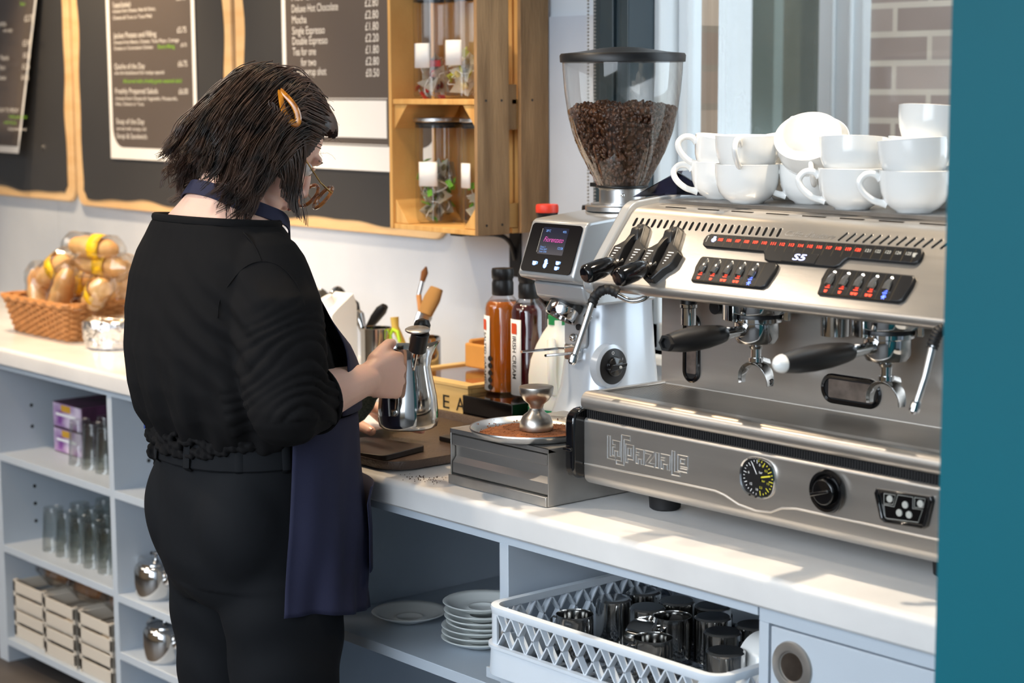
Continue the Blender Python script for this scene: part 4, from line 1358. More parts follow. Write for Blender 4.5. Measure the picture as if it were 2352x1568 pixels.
e1 = lean(1855, 313, b1.location.y + .02, 44, -62, -48, 'white cup leaning on its side at the top of the pile, mouth towards the room')
e2 = lean(1876, 322, b1.location.y + .10, 44, -62, 160, 'white cup leaning just behind the tilted open cup')
f1 = put_cup(b1.location.x - .02, b1.location.y + .125, ZT, 170, 'white cup in the back row of the machine top, seen between front cups')
f2 = put_cup(b3.location.x + .02, b3.location.y + .12, ZT, 20, 'white cup standing in the back row behind the middle cups')
f3 = put_cup(b4.location.x + .02, b4.location.y + .13, ZT, 160, 'white cup in the back row behind the third cup')
f4 = put_cup(b4.location.x + .02, b4.location.y + .13, ZT + .040, 150, 'white cup whose rim shows behind the third nested cup', tilt=8, tdir=60)
f5 = put_cup(b1.location.x - .02, b1.location.y + .125, ZT + .040, -150, 'white cup with a small loop handle showing behind the left front cups', tilt=10, tdir=-60)
f6 = put_cup(b5.location.x - .02, b5.location.y + .125, ZT, 160, 'white cup in the back row nearest the teal panel')

# ---------------------------------------------------------------- knock box, tamper
kb = thing('knock_box', 'stainless steel knock-out drawer box at the left of the espresso machine', 'knock box', (-2.43, 2.2, CT))
kx0, kx1, ky0, ky1 = -2.560, -2.299, 2.032, 2.300
bx = MB()
bx.box(kx0, kx1, ky0 + .006, ky1, .9015, .903)
bx.box(kx0, kx0 + .002, ky0 + .0, ky1, .9015, 1.0)
bx.box(kx1 - .002, kx1, ky0 - .0, ky1, .9015, 1.0)
bx.box(kx0, kx1, ky1 - .002, ky1, .9015, 1.0)
bx.box(kx0, kx1, ky0, ky1, .992, 1.0)
obj('casing', bx, 'steel2', kb, bev=.0006)
obj('front_lip', MB().ext([(ky0 + .01, .9015), (ky0 - .004, .9015), (ky0 - .004, .918), (ky0 + .01, .918)], kx0 - .002, kx1 - .002), 'steel2', kb, bev=.0008)
obj('drawer', MB().ext([(ky0 + .03, .920), (ky0 + .004, .920), (ky0 + .002, .922), (ky0 + .002, .940), (ky0 + .010, .950), (ky0 + .010, .968), (ky0 + .001, .972), (ky0 + .001, .989), (ky0 + .03, .989)], kx0 + .004, kx1 - .004), 'steel', kb, angle=20)
obj('shadow_gap', MB().box(kx0 + .002, kx1 - .002, ky0 + .031, ky0 + .035, .903, .992), 'rubber', kb)
tc = at(1222, 984, 'z', 1.010)
tc.x = min(tc.x, -2.392)
M['grounds'] = mat('coffee_grounds', srgb(112, 62, 30), 0.85, col2=srgb(150, 90, 48), vscale=60, bump=.6, bscale=260)
single('round_tray', MB().lathe([(0, 1.0012), (.092, 1.0012), (.100, 1.006), (.106, 1.014), (.108, 1.0145), (.1085, 1.012), (.102, 1.003), (.095, 1.0002), (0, 1.0002)], (tc.x, tc.y, 0), 72), 'alu', 'round steel tray dusted with brown coffee on top of the knock box', 'tray', loc=(tc.x, tc.y, 1.0))
gm = MB()
n = 64
R = []
for k_, (r, z) in enumerate(((.094, 1.0022), (.088, 1.0042), (.06, 1.0048), (.03, 1.0044), (.001, 1.0044))):
    R.append([(tc.x + r * (1 + (.03 * math.sin(5 * a) + .03 * math.sin(9 * a + 1)) * (k_ < 3)) * math.cos(a) * (.98), tc.y + r * (1 + (.03 * math.sin(5 * a) - .03) * (k_ < 3)) * math.sin(a), z) for a in np.linspace(0, 2 * PI, n, endpoint=False)])
gm.rings(R, False, False)
rg = random.Random(11)
for k in range(500):
    a, r = rg.random() * 6.283, .108 * math.sqrt(rg.random())
    if r > .092 and rg.random() < .5: continue
    z = 1.0046 if r < .09 else 1.004 + (r - .09) * .5
    gm.sphere((tc.x + r * math.cos(a), tc.y + r * math.sin(a), z), .0006 + .001 * rg.random(), 5, 3)
single('spilt_grounds', gm, M['grounds'], 'brown coffee grounds spread over the round steel tray', 'coffee grounds', loc=(tc.x, tc.y, 1.003), fix=False)['kind'] = 'stuff'
tq = at(1232, 985, 'z', 1.006)
tz = 1.0055
single('tamper', MB().lathe([(0, tz), (.0290, tz), (.0298, tz + .003), (.0285, tz + .014), (.024, tz + .024), (.015, tz + .031), (.0118, tz + .038), (.0135, tz + .045), (.022, tz + .052), (.0285, tz + .062), (.0305, tz + .073), (.0300, tz + .0755), (.028, tz + .0762), (0, tz + .0765)], (tq.x, tq.y, 0), 48),
       mat('worn_aluminium', srgb(180, 176, 170), .34, 1.0, var=.15, vscale=50), 'hourglass-shaped aluminium tamper standing on the round tray', 'tamper', loc=(tq.x, tq.y, tz))
# loose grounds on the grinder base and the worktop
gs, g2 = MB(), MB()
for k in range(420):
    if k < 300:
        x, y = GX + rg.gauss(.03, .022), GY - .095 + rg.gauss(0, .012)
        dd = ((x - GX) / .092) ** 2 + ((y - GY + .01) / .117) ** 2
        if dd > 1.0: continue
        gs.sphere((x, y, .947 + .028 * (1 - dd)), .0006 + .0009 * rg.random(), 5, 3)
    elif k < 360:
        x, y = -2.62 + rg.gauss(0, .022), 2.022 + rg.gauss(0, .016)
        if y > 1.985 and x < -2.566 and x > -2.68: g2.sphere((x, y, .9003), .0006 + .0008 * rg.random(), 5, 3)
single('loose_grounds', gs, mat('dark_grounds', srgb(58, 36, 26), .9), 'dark specks of ground coffee on the grinder foot', 'coffee grounds', loc=(GX, GY - .1, .95), fix=False)['kind'] = 'stuff'
single('loose_grounds', g2, bpy.data.materials['dark_grounds'], 'scattered coffee specks on the worktop left of the knock box', 'coffee grounds', loc=(-2.62, 2.02, .9), fix=False)['kind'] = 'stuff'
# ---------------------------------------------------------------- wooden crate on the wall with tea jars
cx0, cx1, cy0, cy1, cz0, cz1 = -3.532, -3.208, 2.630, 2.840, 1.268, 1.92
cr = thing('wooden_crate', 'tall pine crate shelf on the wall holding glass jars of tea bags', 'crate', ((cx0 + cx1) / 2, cy1, cz0))
for x0, x1 in ((cx1 - .011, cx1), (cx0, cx0 + .011)):
    for y0, y1 in ((cy0, cy0 + .092), (cy0 + .126, cy1)):
        obj('side_plank', MB().box(x0, x1, y0, y1, cz0, cz1), 'wood_out' if x0 > -3.3 else 'wood', cr, bev=.0015)
for k in range(3):
    y0 = cx0 + .013 + k * .101
    obj('back_plank', MB().box(y0, y0 + .094, cy1 - .010, cy1 - .001, cz0 + .012, cz1), 'wood', cr, bev=.001)
for z0 in (cz0, 1.556):
    for y0, y1 in ((cy0 + .004, cy0 + .096), (cy0 + .110, cy1 - .011)):
        obj('shelf_board', MB().box(cx0 + .0115, cx1 - .0115, y0, y1, z0, z0 + .012), 'wood', cr, bev=.001)
for z0, dn in ((cz0 + .013, 1), (1.555, -1)):
    for sx in (0, 1):
        xx = cx0 + .012 if sx == 0 else cx1 - .012
        s = 1 if sx == 0 else -1
        obj('corner_block', MB().prism([(xx, z0), (xx + s * .048, z0), (xx, z0 + dn * .055)], (0, cy0 + .008, 0), UX, UZ, (0, 1, 0), .16), 'wood', cr, bev=.001)
obj('batten', MB().box(cx1 - .028, cx1 - .0115, cy0 + .094, cy0 + .124, 1.50, 1.60), 'wood_out', cr)
nm = MB()
for y in (2.655, 2.70, 2.79): 
    for z in (1.29, 1.565): nm.cyl((cx1, y, z), (cx1 + .0006, y, z), .003, n=8)
obj('nail_heads', nm, 'black', cr)
br = MB().box(-3.345, -3.306, 2.836, 2.842, 1.155, 1.266)
br.box(-3.345, -3.306, 2.66, 2.842, 1.260, 1.266)
br.tube(curve3([(-3.325, 2.70, 1.262), (-3.325, 2.785, 1.256), (-3.325, 2.822, 1.235), (-3.325, 2.838, 1.195)], 5), .0055, 8)
single('shelf_bracket', br, 'black', 'black iron bracket under the pine crate', 'bracket', loc=(-3.325, 2.842, 1.2), bev=.001)

M['mesh_c'] = mat('tea_bag_mesh', srgb(222, 214, 196), .7, alpha=.55)
M['mesh_g'] = mat('grey_tea_bag_mesh', srgb(190, 184, 168), .7, alpha=.6)
M['leaf_r'] = mat('dried_fruit', srgb(110, 40, 36), .8, var=.5, vscale=90)
M['leaf_g'] = mat('tea_leaves', srgb(96, 88, 62), .85, var=.4, vscale=90)
M['leaf_y'] = mat('chamomile', srgb(190, 172, 110), .85, var=.3, vscale=90)
M['tag_g'] = mat('green_tag', srgb(120, 190, 60), .6)
M['tag_r'] = mat('red_tag', srgb(215, 50, 48), .6)
M['tag_y'] = mat('olive_tag', srgb(170, 170, 40), .6)


def jar(x, y, z, h, r, label, lab_ang=None, lab_z=.5):
    t = thing('glass_jar', label, 'jar', (x, y, z), 'glass tea jars in the pine crate')
    obj('jar_body', MB().lathe([(0, .002), (r - .004, .002), (r, .006), (r, h * .93), (r - .004, h * .95), (r - .003, h * .97)], (x, y, z), 48), 'glass', t, fix=False)
    obj('lid', MB().lathe([(r - .004, h * .965), (r + .003, h * .965), (r + .004, h * .97), (r + .004, h - .001), (r + .002, h), (0, h)], (x, y, z), 48), 'alu', t)
    obj('seal', MB().lathe([(r - .006, h * .955), (r - .001, h * .955), (r - .001, h * .905), (r - .006, h * .905)], (x, y, z), 40, close=True), 'rubber', t)
    if lab_ang is not None:
        R = []
        for k in range(9):
            a = math.radians(lab_ang + (k - 4) * 6.5)
            R.append([(x + (r + .0008) * math.cos(a), y + (r + .0008) * math.sin(a), z + h * lab_z + dz) for dz in (-.028, .028)])
        o = obj('paper_label', MB().rings(R, False, False, False), 'paper', t)
        s = o.modifiers.new('s', 'SOLIDIFY'); s.thickness = .0006; s.offset = 1
    return t


def teabag_proto(leaf, tag, mesh, nm):
    t = thing('tea_bag', nm, 'tea bag', (0, 0, 0))
    a = .024
    tet = [V((a, 0, -a * .5)), V((-a, 0, -a * .5)), V((0, a, a * .5)), V((0, -a, a * .5))]
    obj('mesh_bag', MB().add(tet, [(0, 1, 2), (0, 2, 3), (0, 3, 1), (1, 3, 2)]), mesh, t, fix=True, angle=10)
    obj('tea', MB().sphere((0, 0, -.003), .0115, 8, 6, (1.1, .9, .8)), leaf, t)
    obj('thread', MB().tube(curve3([(0, 0, .012), (.012, .010, .020), (.022, -.006, .012), (.024, -.020, .0)], 5), .0009, 5), 'paper', t)
    obj('tag', MB().box(.017, .032, -.0265, -.0255, -.012, .006), tag, t)
    return t


rt = random.Random(5)
def fill(x, y, z, r, n, hgt, proto_args, lab):
    p = teabag_proto(*proto_args, lab)
    for k in range(n):
        o = p if k == 0 else copy_tree(p)
        lay = k // 5
        a = (k % 5) * 2 * PI / 5 + lay * .7 + rt.random() * .4
        rr_ = (r - .030) * (.9 if k % 5 else .3)
        o.matrix_world = Matrix.Translation((x + rr_ * math.cos(a), y + rr_ * math.sin(a), z + .026 + lay * hgt)) @ Euler((rt.random() * 6, rt.random() * 6, rt.random() * 6)).to_matrix().to_4x4()
        setp(o, lab, 'tea bag', lab.replace('pyramid tea bag', 'tea bags'))


JR = .052
jar(-3.462, 2.722, cz0 + .0135, .243, .055, 'tall glass jar on the lower crate shelf, full of green-tagged tea bags', -68, .47)
jar(-3.318, 2.735, cz0 + .0135, .243, .048, 'glass jar mostly hidden by the right side plank on the lower crate shelf', -100, .47)
jar(-3.468, 2.722, 1.5695, .243, .053, 'glass jar with red-tagged tea bags on the upper crate shelf', -80, .40)
jar(-3.345, 2.715, 1.5695, .243, .053, 'glass jar with pale chamomile tea bags on the upper crate shelf', -78, .42)
fill(-3.462, 2.722, cz0 + .016, .055, 20, .032, ('leaf_g', 'tag_g', 'mesh_g'), 'green-tagged pyramid tea bag in the lower glass jar')
fill(-3.318, 2.735, cz0 + .016, .048, 10, .032, ('leaf_g', 'tag_g', 'mesh_g'), 'grey pyramid tea bag in the half-hidden lower jar')
fill(-3.468, 2.722, 1.572, .053, 12, .026, ('leaf_r', 'tag_r', 'mesh_c'), 'red fruit pyramid tea bag in the upper left jar')
fill(-3.345, 2.715, 1.572, .053, 15, .026, ('leaf_y', 'tag_y', 'mesh_c'), 'pale chamomile pyramid tea bag in the upper right jar')

# ---------------------------------------------------------------- back of the worktop: tea box, bottles, tools
pine = mat('pale_pine', srgb(222, 182, 112), .55, col2=srgb(236, 204, 140), vscale=4, stretch=(1, 1, 8))
M['pine'] = pine
tb = thing('tea_box', 'pale pine tea box with TEA in dark capitals on its front', 'box', (-3.16, 2.6, CT))
obj('front_panel', MB().box(-3.300, -3.026, 2.450, 2.460, .900, .967), 'pine', tb, bev=.001)
obj('end_panel', MB().box(-3.036, -3.026, 2.4605, 2.790, .900, .967), 'pine', tb, bev=.001)
obj('end_panel', MB().box(-3.300, -3.290, 2.4605, 2.790, .900, .967), 'pine', tb, bev=.001)
obj('back_panel', MB().box(-3.289, -3.037, 2.780, 2.790, .900, .967), 'pine', tb, bev=.001)
obj('box_floor', MB().box(-3.289, -3.037, 2.4605, 2.779, .900, .906), 'pine', tb)
obj('lid_frame', MB().box(-3.302, -3.024, 2.448, 2.478, .9675, .975).box(-3.302, -3.024, 2.770, 2.792, .9675, .975).box(-3.302, -3.280, 2.478, 2.770, .9675, .975).box(-3.046, -3.024, 2.478, 2.770, .9675, .975), 'pine', tb, bev=.001)
obj('lid_pane', MB().box(-3.280, -3.046, 2.478, 2.770, .969, .971), 'glass', tb)
for s, px in (('E', 1018), ('A', 1048)):
    q = at(px, 945, 'y', 2.4495)
    obj('lettering', text_mb(s, (q.x, 2.4495, .918), UX, UZ, .030, width=.022 if s == 'E' else .028), 'ink_k', tb, fix=False)
q = at(990, 936, 'y', 2.4495)
obj('lettering', text_mb('T', (q.x - .012, 2.4495, .918), UX, UZ, .030, width=.028), 'ink_k', tb, fix=False)
for k, (x, y, c) in enumerate(((-3.10, 2.52, 'paper'), (-3.10, 2.60, 'tag_r'), (-3.10, 2.68, 'paper'), (-3.20, 2.54, 'paper'), (-3.20, 2.64, 'tag_r'))):
    single('tea_sachet', MB().box(x - .035, x + .035, y - .03, y + .03, .9065, .955 - .002 * k), c, '%s sachets in the %s of the pine tea box' % ('red' if c == 'tag_r' else 'white', ('front right', 'middle right', 'back right', 'front left', 'back left')[k]), 'sachet', 'sachets in the tea box', loc=(x, y, .9065), bev=.003)

# small pine caddy with scissors standing on the tea box
cd = thing('desk_caddy', 'small pine caddy holding scissors, on top of the tea box', 'caddy', (-3.17, 2.66, .9755))
q0, q1 = at(1012, 845, 'z', .9755), at(1096, 838, 'z', .9755)
ccx, ccy = -3.155, 2.66
for (x0, x1, y0, y1, h) in ((-3.235, -3.075, 2.610, 2.620, .055), (-3.235, -3.225, 2.6205, 2.705, .062), (-3.085, -3.075, 2.6205, 2.705, .072), (-3.224, -3.086, 2.695, 2.705, .075)):
    obj('caddy_panel', MB().box(x0, x1, y0, y1, .9755, .9755 + h), mat('amber_pine_%d' % int(h * 1000), srgb(214, 150, 72), .45, var=.08), cd, bev=.006)
obj('caddy_floor', MB().box(-3.224, -3.086, 2.6205, 2.694, .9755, .980), 'pine', cd)
sc_ = thing('scissors', 'black-handled scissors standing in the small pine caddy', 'scissors', (-3.12, 2.66, .981))
for s in (-1, 1):
    obj('finger_ring', MB().tube([(-3.115 + s * .024 + .020 * math.cos(a), 2.66, 1.052 + .014 * math.sin(a) + s * .003) for a in np.linspace(0, 2 * PI, 17)], .0042, 8), 'black', sc_)
    obj('blade', MB().tube([(-3.115 + s * .010, 2.66, 1.042), (-3.115 - s * .006, 2.661 + s * .001, .985)], [.006, .002], 8, flat=.3), 'steel2', sc_)
single('red_clip', MB().box(-3.20, -3.17, 2.63, 2.65, .981, 1.015), mat('red_plastic', srgb(200, 60, 40), .4), 'small red clip lying in the pine caddy', 'clip', loc=(-3.185, 2.64, .981), bev=.003)

single('display_block', MB().box(-3.022, -2.862, 2.432, 2.64, CT, .958), 'gloss', 'glossy black display block under the syrup bottles', 'block', loc=(-2.95, 2.5, CT), bev=.0015)

SYR = mat('caramel_syrup', srgb(205, 112, 22), .05, trans=.35, ior=1.35, coat=.5)
SYR2 = mat('dark_red_syrup', srgb(66, 12, 14), .06, coat=.6)


def bottle(x, y, z, r, syr, label, txt, capm='black', lab_ang=-90, h=.0):
    t = thing('syrup_bottle', label, 'bottle', (x, y, z))
    pr = [(0, .001), (r - .004, .001), (r, .005), (r, .180), (r - .003, .190), (r * .62, .203), (r * .50, .209), (r * .48, .215), (r * .48, .232)]
    obj('glass', MB().lathe(pr, (x, y, z), 40), 'glass', t, fix=False)
    sy = [(0, .006), (r - .0015, .006), (r - .0015, .180), (r - .0045, .189), (r - .010, .194), (0, .194)]
    obj('syrup', MB().lathe(sy, (x, y, z), 40), syr, t)
    obj('cap', MB().lathe([(r * .56, .206), (r * .60, .208), (r * .60, .232), (r * .56, .236), (r * .56, .240), (r * .60, .242), (r * .62, .256), (r * .58, .262), (0, .262)], (x, y, z), 32), 'black', t)
    if capm != 'black':
        obj('cap_top', MB().lathe([(r * .63, .249), (r * .64, .251), (r * .64, .262), (r * .60, .266), (0, .266)], (x, y, z), 32), capm, t)
    if txt:
        R = []
        for k in range(9):
            a = math.radians(lab_ang + (k - 4) * 7)
            R.append([(x + (r + .0008) * math.cos(a), y + (r + .0008) * math.sin(a), z + zz_) for zz_ in (.008, .165)])
        o = obj('label', MB().rings(R, False, False, False), 'paper', t)
        s = o.modifiers.new('s', 'SOLIDIFY'); s.thickness = .0005; s.offset = 1
        a = math.radians(lab_ang)
        n_ = V((math.cos(a), math.sin(a), 0))
        uu = V((-math.sin(a), math.cos(a), 0))
        c = V((x, y, z)) + n_ * (r + .0012)
        def sb(name, mb, m_):
            q = obj(name, mb, m_, o, world=False, fix=False)
            for vv in q.data.vertices: vv.co = vv.co - V(t.location)
        sb('brand_block', MB().prism(rrect(.017, .022, .0015, 2, 0, .146), c, uu, (0, 0, 1), n_, .0004), mat('orange_red', srgb(232, 84, 40), .5))
        sb('lettering', text_mb(txt, c + uu * -.0055 + V((0, 0, .130)), (0, 0, -1), uu, .0125, width=.008 * len(txt), bold=.015, lift=.0003), 'ink_k')
    return t


bottle(-2.988, 2.515, .9585, .038, SYR, 'bottle of amber salted caramel syrup with a black cap', 'SALTED CARAMEL', lab_ang=-113)
bottle(-2.904, 2.515, .9585, .037, SYR2, 'dark red syrup bottle labelled IRISH CREAM beside the milk jug', 'IRISH CREAM', lab_ang=-95)
# the row of black number discs printed down the caramel label
bd_ = bpy.data.objects['syrup_bottle']
a = math.radians(-84)
dm = MB()
for k in range(5):
    c = V((-2.988, 2.515, .9585 + .016 + k * .015)) + V((math.cos(a), math.sin(a), 0)) * .0392
    dm.prism(oval(.0058, .0058, 16), c, (-math.sin(a), math.cos(a), 0), (0, 0, 1), (math.cos(a), math.sin(a), 0), .0005)
obj('flavour_discs', dm, 'ink_k', bd_)
bottle(-3.000, 2.650, 1.090, .038, mat('dark_glass_fill', srgb(20, 16, 14), .1), 'tall dark bottle with a red cap behind the grinder screen', None, capm=mat('red_cap', srgb(220, 60, 40), .4))
bottle(-2.960, 2.745, 1.083, .038, 'gloss', 'tall dark bottle with a plain black cap behind the grinder', None)
st = MB().box(-3.045, -2.90, 2.605, 2.79, CT, 1.080)
single('bottle_riser', st, mat('dark_riser', srgb(30, 30, 32), .5), 'dark riser at the wall carrying the two tall bottles', 'riser', loc=(-2.97, 2.7, CT), bev=.002)
for o in ('syrup_bottle.002', 'syrup_bottle.003'):
    bpy.data.objects[o].location.z = 1.081

# plastic milk jug
mj = thing('milk_jug', 'white plastic milk jug with a green label between the grinder and the bottles', 'milk jug', (-2.798, 2.502, CT))
jr = [(.940 - .04, .040, .040)]
R = []
for z, a_, b_ in ((.0005, .048, .048), (.004, .053, .053), (.070, .054, .054), (.120, .054, .054), (.150, .050, .050), (.180, .040, .040), (.205, .028, .028), (.218, .020, .020), (.232, .020, .020)):
    R.append(oring(-2.798, 2.502, CT + z, a_, b_, 3.2, 36))
milk = mat('milky_plastic', srgb(238, 236, 226), .35, sss=.3)
obj('jug_body', MB().rings(R), milk, mj, angle=60)
obj('jug_handle', MB().tube(curve3([(-2.775, 2.462, CT + .195), (-2.758, 2.448, CT + .165), (-2.755, 2.445, CT + .125), (-2.762, 2.455, CT + .09)], 6), .009, 12), milk, mj)
obj('screw_cap', MB().lathe([(.0215, .222), (.0215, .240), (0, .241)], (-2.798, 2.502, CT), 28), mat('green_cap', srgb(40, 140, 80), .4), mj)
gl = MB()
RR = [[(x, y, CT + z) for x, y, _ in oring(-2.798, 2.502, 0, .0548, .0548, 3.2, 36)] for z in (.018, .055)]
gl.rings(RR, False, False)
obj('green_label', gl, mat('milk_label', srgb(20, 130, 84), .5), mj)
obj('lettering', text_mb('FRESH', V((-2.840, 2.4468, CT + .028)), UX, UZ, .012, width=.04, lift=.0006), 'paper', mj, fix=False)

# milk carton, utensil pots, brushes, scoops
ct = thing('milk_carton', 'white milk carton with a green leaf print and a screw cap, behind the forearm', 'carton', (-3.575, 2.50, CT))
x0, x1, y0, y1 = -3.612, -3.540, 2.465, 2.537
cm_ = mat('carton_white', srgb(236, 234, 230), .45)
cb = MB()
cb.rings([[(x0, y0, CT), (x1, y0, CT), (x1, y1, CT), (x0, y1, CT)], [(x0, y0, CT + .175), (x1, y0, CT + .175), (x1, y1, CT + .195), (x0, y1, CT + .195)], [(x0, y0 + .02, CT + .193), (x1, y0 + .02, CT + .193), (x1, y1 - .01, CT + .222), (x0, y1 - .01, CT + .222)]])
obj('carton_body', cb, cm_, ct, bev=.001)
obj('screw_cap', MB().cyl((x0 + .030, y0 + .026, CT + .193), (x0 + .027, y0 + .016, CT + .214), .015), 'paper', ct, bev=.001)
obj('leaf_print', MB().prism([(0.004, .140), (.020, .141), (.024, .150), (.016, .162), (.004, .160)], (x0, y0 - .0003, CT), UX, UZ, (0, -1, 0), .0003), mat('leaf_green', srgb(90, 170, 50), .5), ct)
obj('drop_print', MB().prism([(.052, .110), (.066, .112), (.066, .130), (.058, .128)], (x0, y0 - .0003, CT), UX, UZ, (0, -1, 0), .0003), mat('pale_blue_print', srgb(130, 190, 225), .5), ct)
lb = MB()
for k, (s, z, w_) in enumerate((('organic', .124, .034), ('fresh milk', .112, .045), ('semi skimmed', .084, .045), ('1 litre', .066, .025))):
    text_mb(s, (x0 + .016, y0, CT + z), UX, UZ, .006, width=w_, mb=lb)
obj('lettering', lb, mat('blue_print', srgb(90, 140, 185), .5), ct, fix=False)
obj('orange_band', MB().box(x0 - .0004, x1 + .0004, y0 - .0004, y0 + .03, CT + .02, CT + .034), mat('orange_print', srgb(230, 160, 50), .5), ct)


def pot(x, y, z, r, h, label, m='dkchrome'):
    return single('utensil_pot', MB().lathe([(0, 0), (r - .003, 0), (r, .003), (r, h), (r - .002, h + .001), (r - .003, h), (r - .003, .005), (0, .004)], (x, y, z), 40), m, label, 'pot', loc=(x, y, z))


pot(-3.497, 2.560, CT, .037, .143, 'polished steel pot of black-handled tools beside the milk carton')
pot(-3.355, 2.600, .976, .036, .065, 'low steel pot holding the two brushes beside the tea box')
bpy.data.objects['utensil_pot.001'].location = (-3.365, 2.600, CT)
bpy.data.objects['utensil_pot.001'].scale.z = 2.0
pot(-3.80, 2.640, CT, .045, .13, 'steel pot of scoops at the wall behind the black sleeve')
def tool(name, path, rad, m, label, cat, flat=1.0, extra=None, ej=None):
    t = thing(name, label, cat, path[0])
    obj('handle', MB().tube(path, rad, 16, flat=flat), m, t)
    if extra: extra(t)
    return t
p = lambda px, py, y: tuple(at(px, py, 'y', y))
tool('black_tool', [(-3.505, 2.565, CT + .012), p(848, 752, 2.59), p(862, 730, 2.60), p(876, 712, 2.605), p(884, 702, 2.607)], [.004, .010, .013, .014, .009], 'black', 'black-handled tool leaning right in the steel pot', 'kitchen tool', .7)
tool('black_tool', [(-3.49, 2.548, CT + .012), p(832, 745, 2.55), p(826, 722, 2.55), p(822, 716, 2.55)], [.004, .009, .012, .009], 'dkchrome', 'short steel-ended tool upright in the steel pot', 'kitchen tool', .8)
tool('black_tool', [(-3.49, 2.575, CT + .012), p(822, 728, 2.58), p(812, 698, 2.58), p(808, 690, 2.58)], [.004, .010, .015, .010], 'black', 'broad black tool head rising behind the milk carton', 'kitchen tool', .6)


def brush(pts, hrad, ferr, brl, m_b, label, flat):
    t = thing('pastry_brush', label, 'brush', pts[0])
    P = [V(q) for q in pts]
    obj('handle', MB().tube(P[:2], hrad, 14), mat('brush_wood' + label[:4], srgb(196, 136, 76), .5, var=.1), t)
    obj('ferrule', MB().tube([P[1], P[2]], ferr, 14, flat=flat), 'alu', t)
    obj('bristles', MB().tube([P[2], P[2].lerp(P[3], .6), P[3]], brl, 16, flat=flat), m_b, t)


brush([(-3.372, 2.615, CT + .012), p(962, 678, 2.655), p(970, 646, 2.665), p(979, 612, 2.675)], [.003, .0065], [.0055, .0055], [.0058, .0085, .002], mat('brown_bristle', srgb(140, 88, 48), .8, bump=.5, bscale=400, stretch=(4, 4, .3)), 'thin round brush with brown bristles leaning on the marble wall', 1)
brush([(-3.360, 2.605, CT + .012), p(966, 745, 2.60), p(976, 722, 2.61), p(1003, 662, 2.64)], [.006, .012], [.019, .022], [.024, .028, .022], mat('tan_bristle', srgb(186, 138, 78), .8, bump=.5, bscale=400, stretch=(4, 4, .3)), 'wide flat brush with tan bristles leaning on the marble wall', .6)
single('dish_brush', MB().tube([(-3.352, 2.585, CT + .015), p(908, 752, 2.59), p(906, 728, 2.59)], [.004, .009, .010], 12), mat('yellow_sponge', srgb(205, 170, 80), .7), 'short yellow-ended brush beside the black tools', 'brush', loc=(-3.352, 2.585, CT))
single('green_peeler', MB().tube([p(900, 790, 2.575), p(896, 770, 2.575), p(903, 756, 2.575), p(914, 762, 2.575), p(918, 785, 2.575)], .004, 10), mat('lime_plastic', srgb(180, 220, 40), .4), 'lime green plastic loop handle beside the steel pot', 'utensil', loc=(-3.43, 2.575, 1.0))


def scoop(px, py, y, r, label, d, m='dkchrome'):
    c = at(px, py, 'y', y)
    d = V(d).normalized()
    mt = d.to_track_quat('Z', 'Y').to_matrix()
    t = thing('coffee_scoop', label, 'scoop', tuple(c))
    obj('bowl', MB().lathe([(0, -.035), (r * .8, -.034), (r * .95, -.026), (r, 0), (r - .002, .001), (r * .9, -.024), (0, -.031)], c, 32, mt), m, t)
    obj('handle', MB().tube([c + V((0, .012, -.012)), V((-3.80, 2.64, CT + .02)) + (c - V((-3.80, 2.64, CT + .15))) * .15], [.005, .004], 10), m, t)


scoop(728, 690, 2.72, .034, 'large polished scoop tipped towards the room beside the milk carton', (.55, -.8, .25))
scoop(778, 674, 2.70, .020, 'small polished scoop beside the large one', (.9, -.1, .45))

# ---------------------------------------------------------------- brown tray, slabs, paper
M['brown'] = mat('brown_tray', srgb(74, 60, 52), .32, var=.15, vscale=20, bump=.25, bscale=220)
ty0, ty1, tx0, tx1 = 2.000, 2.425, -3.22, -2.688
def trr(k, z): return [(a, b, z) for a, b in rrect(tx1 - tx0 - k * 2, ty1 - ty0 - k * 2, .055 - k * .6, 7, (tx0 + tx1) / 2, (ty0 + ty1) / 2)]
single('serving_tray', MB().rings([trr(.012, CT + .0005), trr(.004, CT + .004), trr(0, CT + .018), trr(.0005, CT + .020), trr(.003, CT + .0195), trr(.006, CT + .017), trr(.014, CT + .006)], True, True), 'brown', 'brown moulded serving tray on the worktop under the milk pitcher', 'tray', loc=(-2.97, 2.23, CT))
slate = mat('slate_black', srgb(40, 37, 36), .4, var=.2, vscale=14)
sx, sy = -2.862, 2.085
single('black_slab', MB().prism(rrect(.155, .130, .014, 5), (sx, sy, CT + .0065), V((.97, .24, 0)).normalized(), V((-.24, .97, 0)).normalized(), (0, 0, 1), .011), slate, 'rounded black slab lying on the brown tray', 'board', loc=(sx, sy, CT), bev=.0012)
q = at(1010, 1006, 'z', CT + .012)
single('black_pad', MB().box(q.x - .002, q.x + .11, q.y, q.y + .09, CT + .0065, CT + .016), 'black', 'thin black pad on the tray, against the knock box', 'pad', loc=(q.x, q.y, CT), bev=.001)
single('paper_sheet', MB().prism(rrect(.20, .16, .003, 2), (-3.085, 2.20, CT + .0212), V((.96, .28, 0)).normalized(), V((-.28, .96, 0)).normalized(), (0, 0, 1), .0012), 'paper', 'sheet of white paper across the tray under the left hand', 'paper', loc=(-3.085, 2.20, CT))

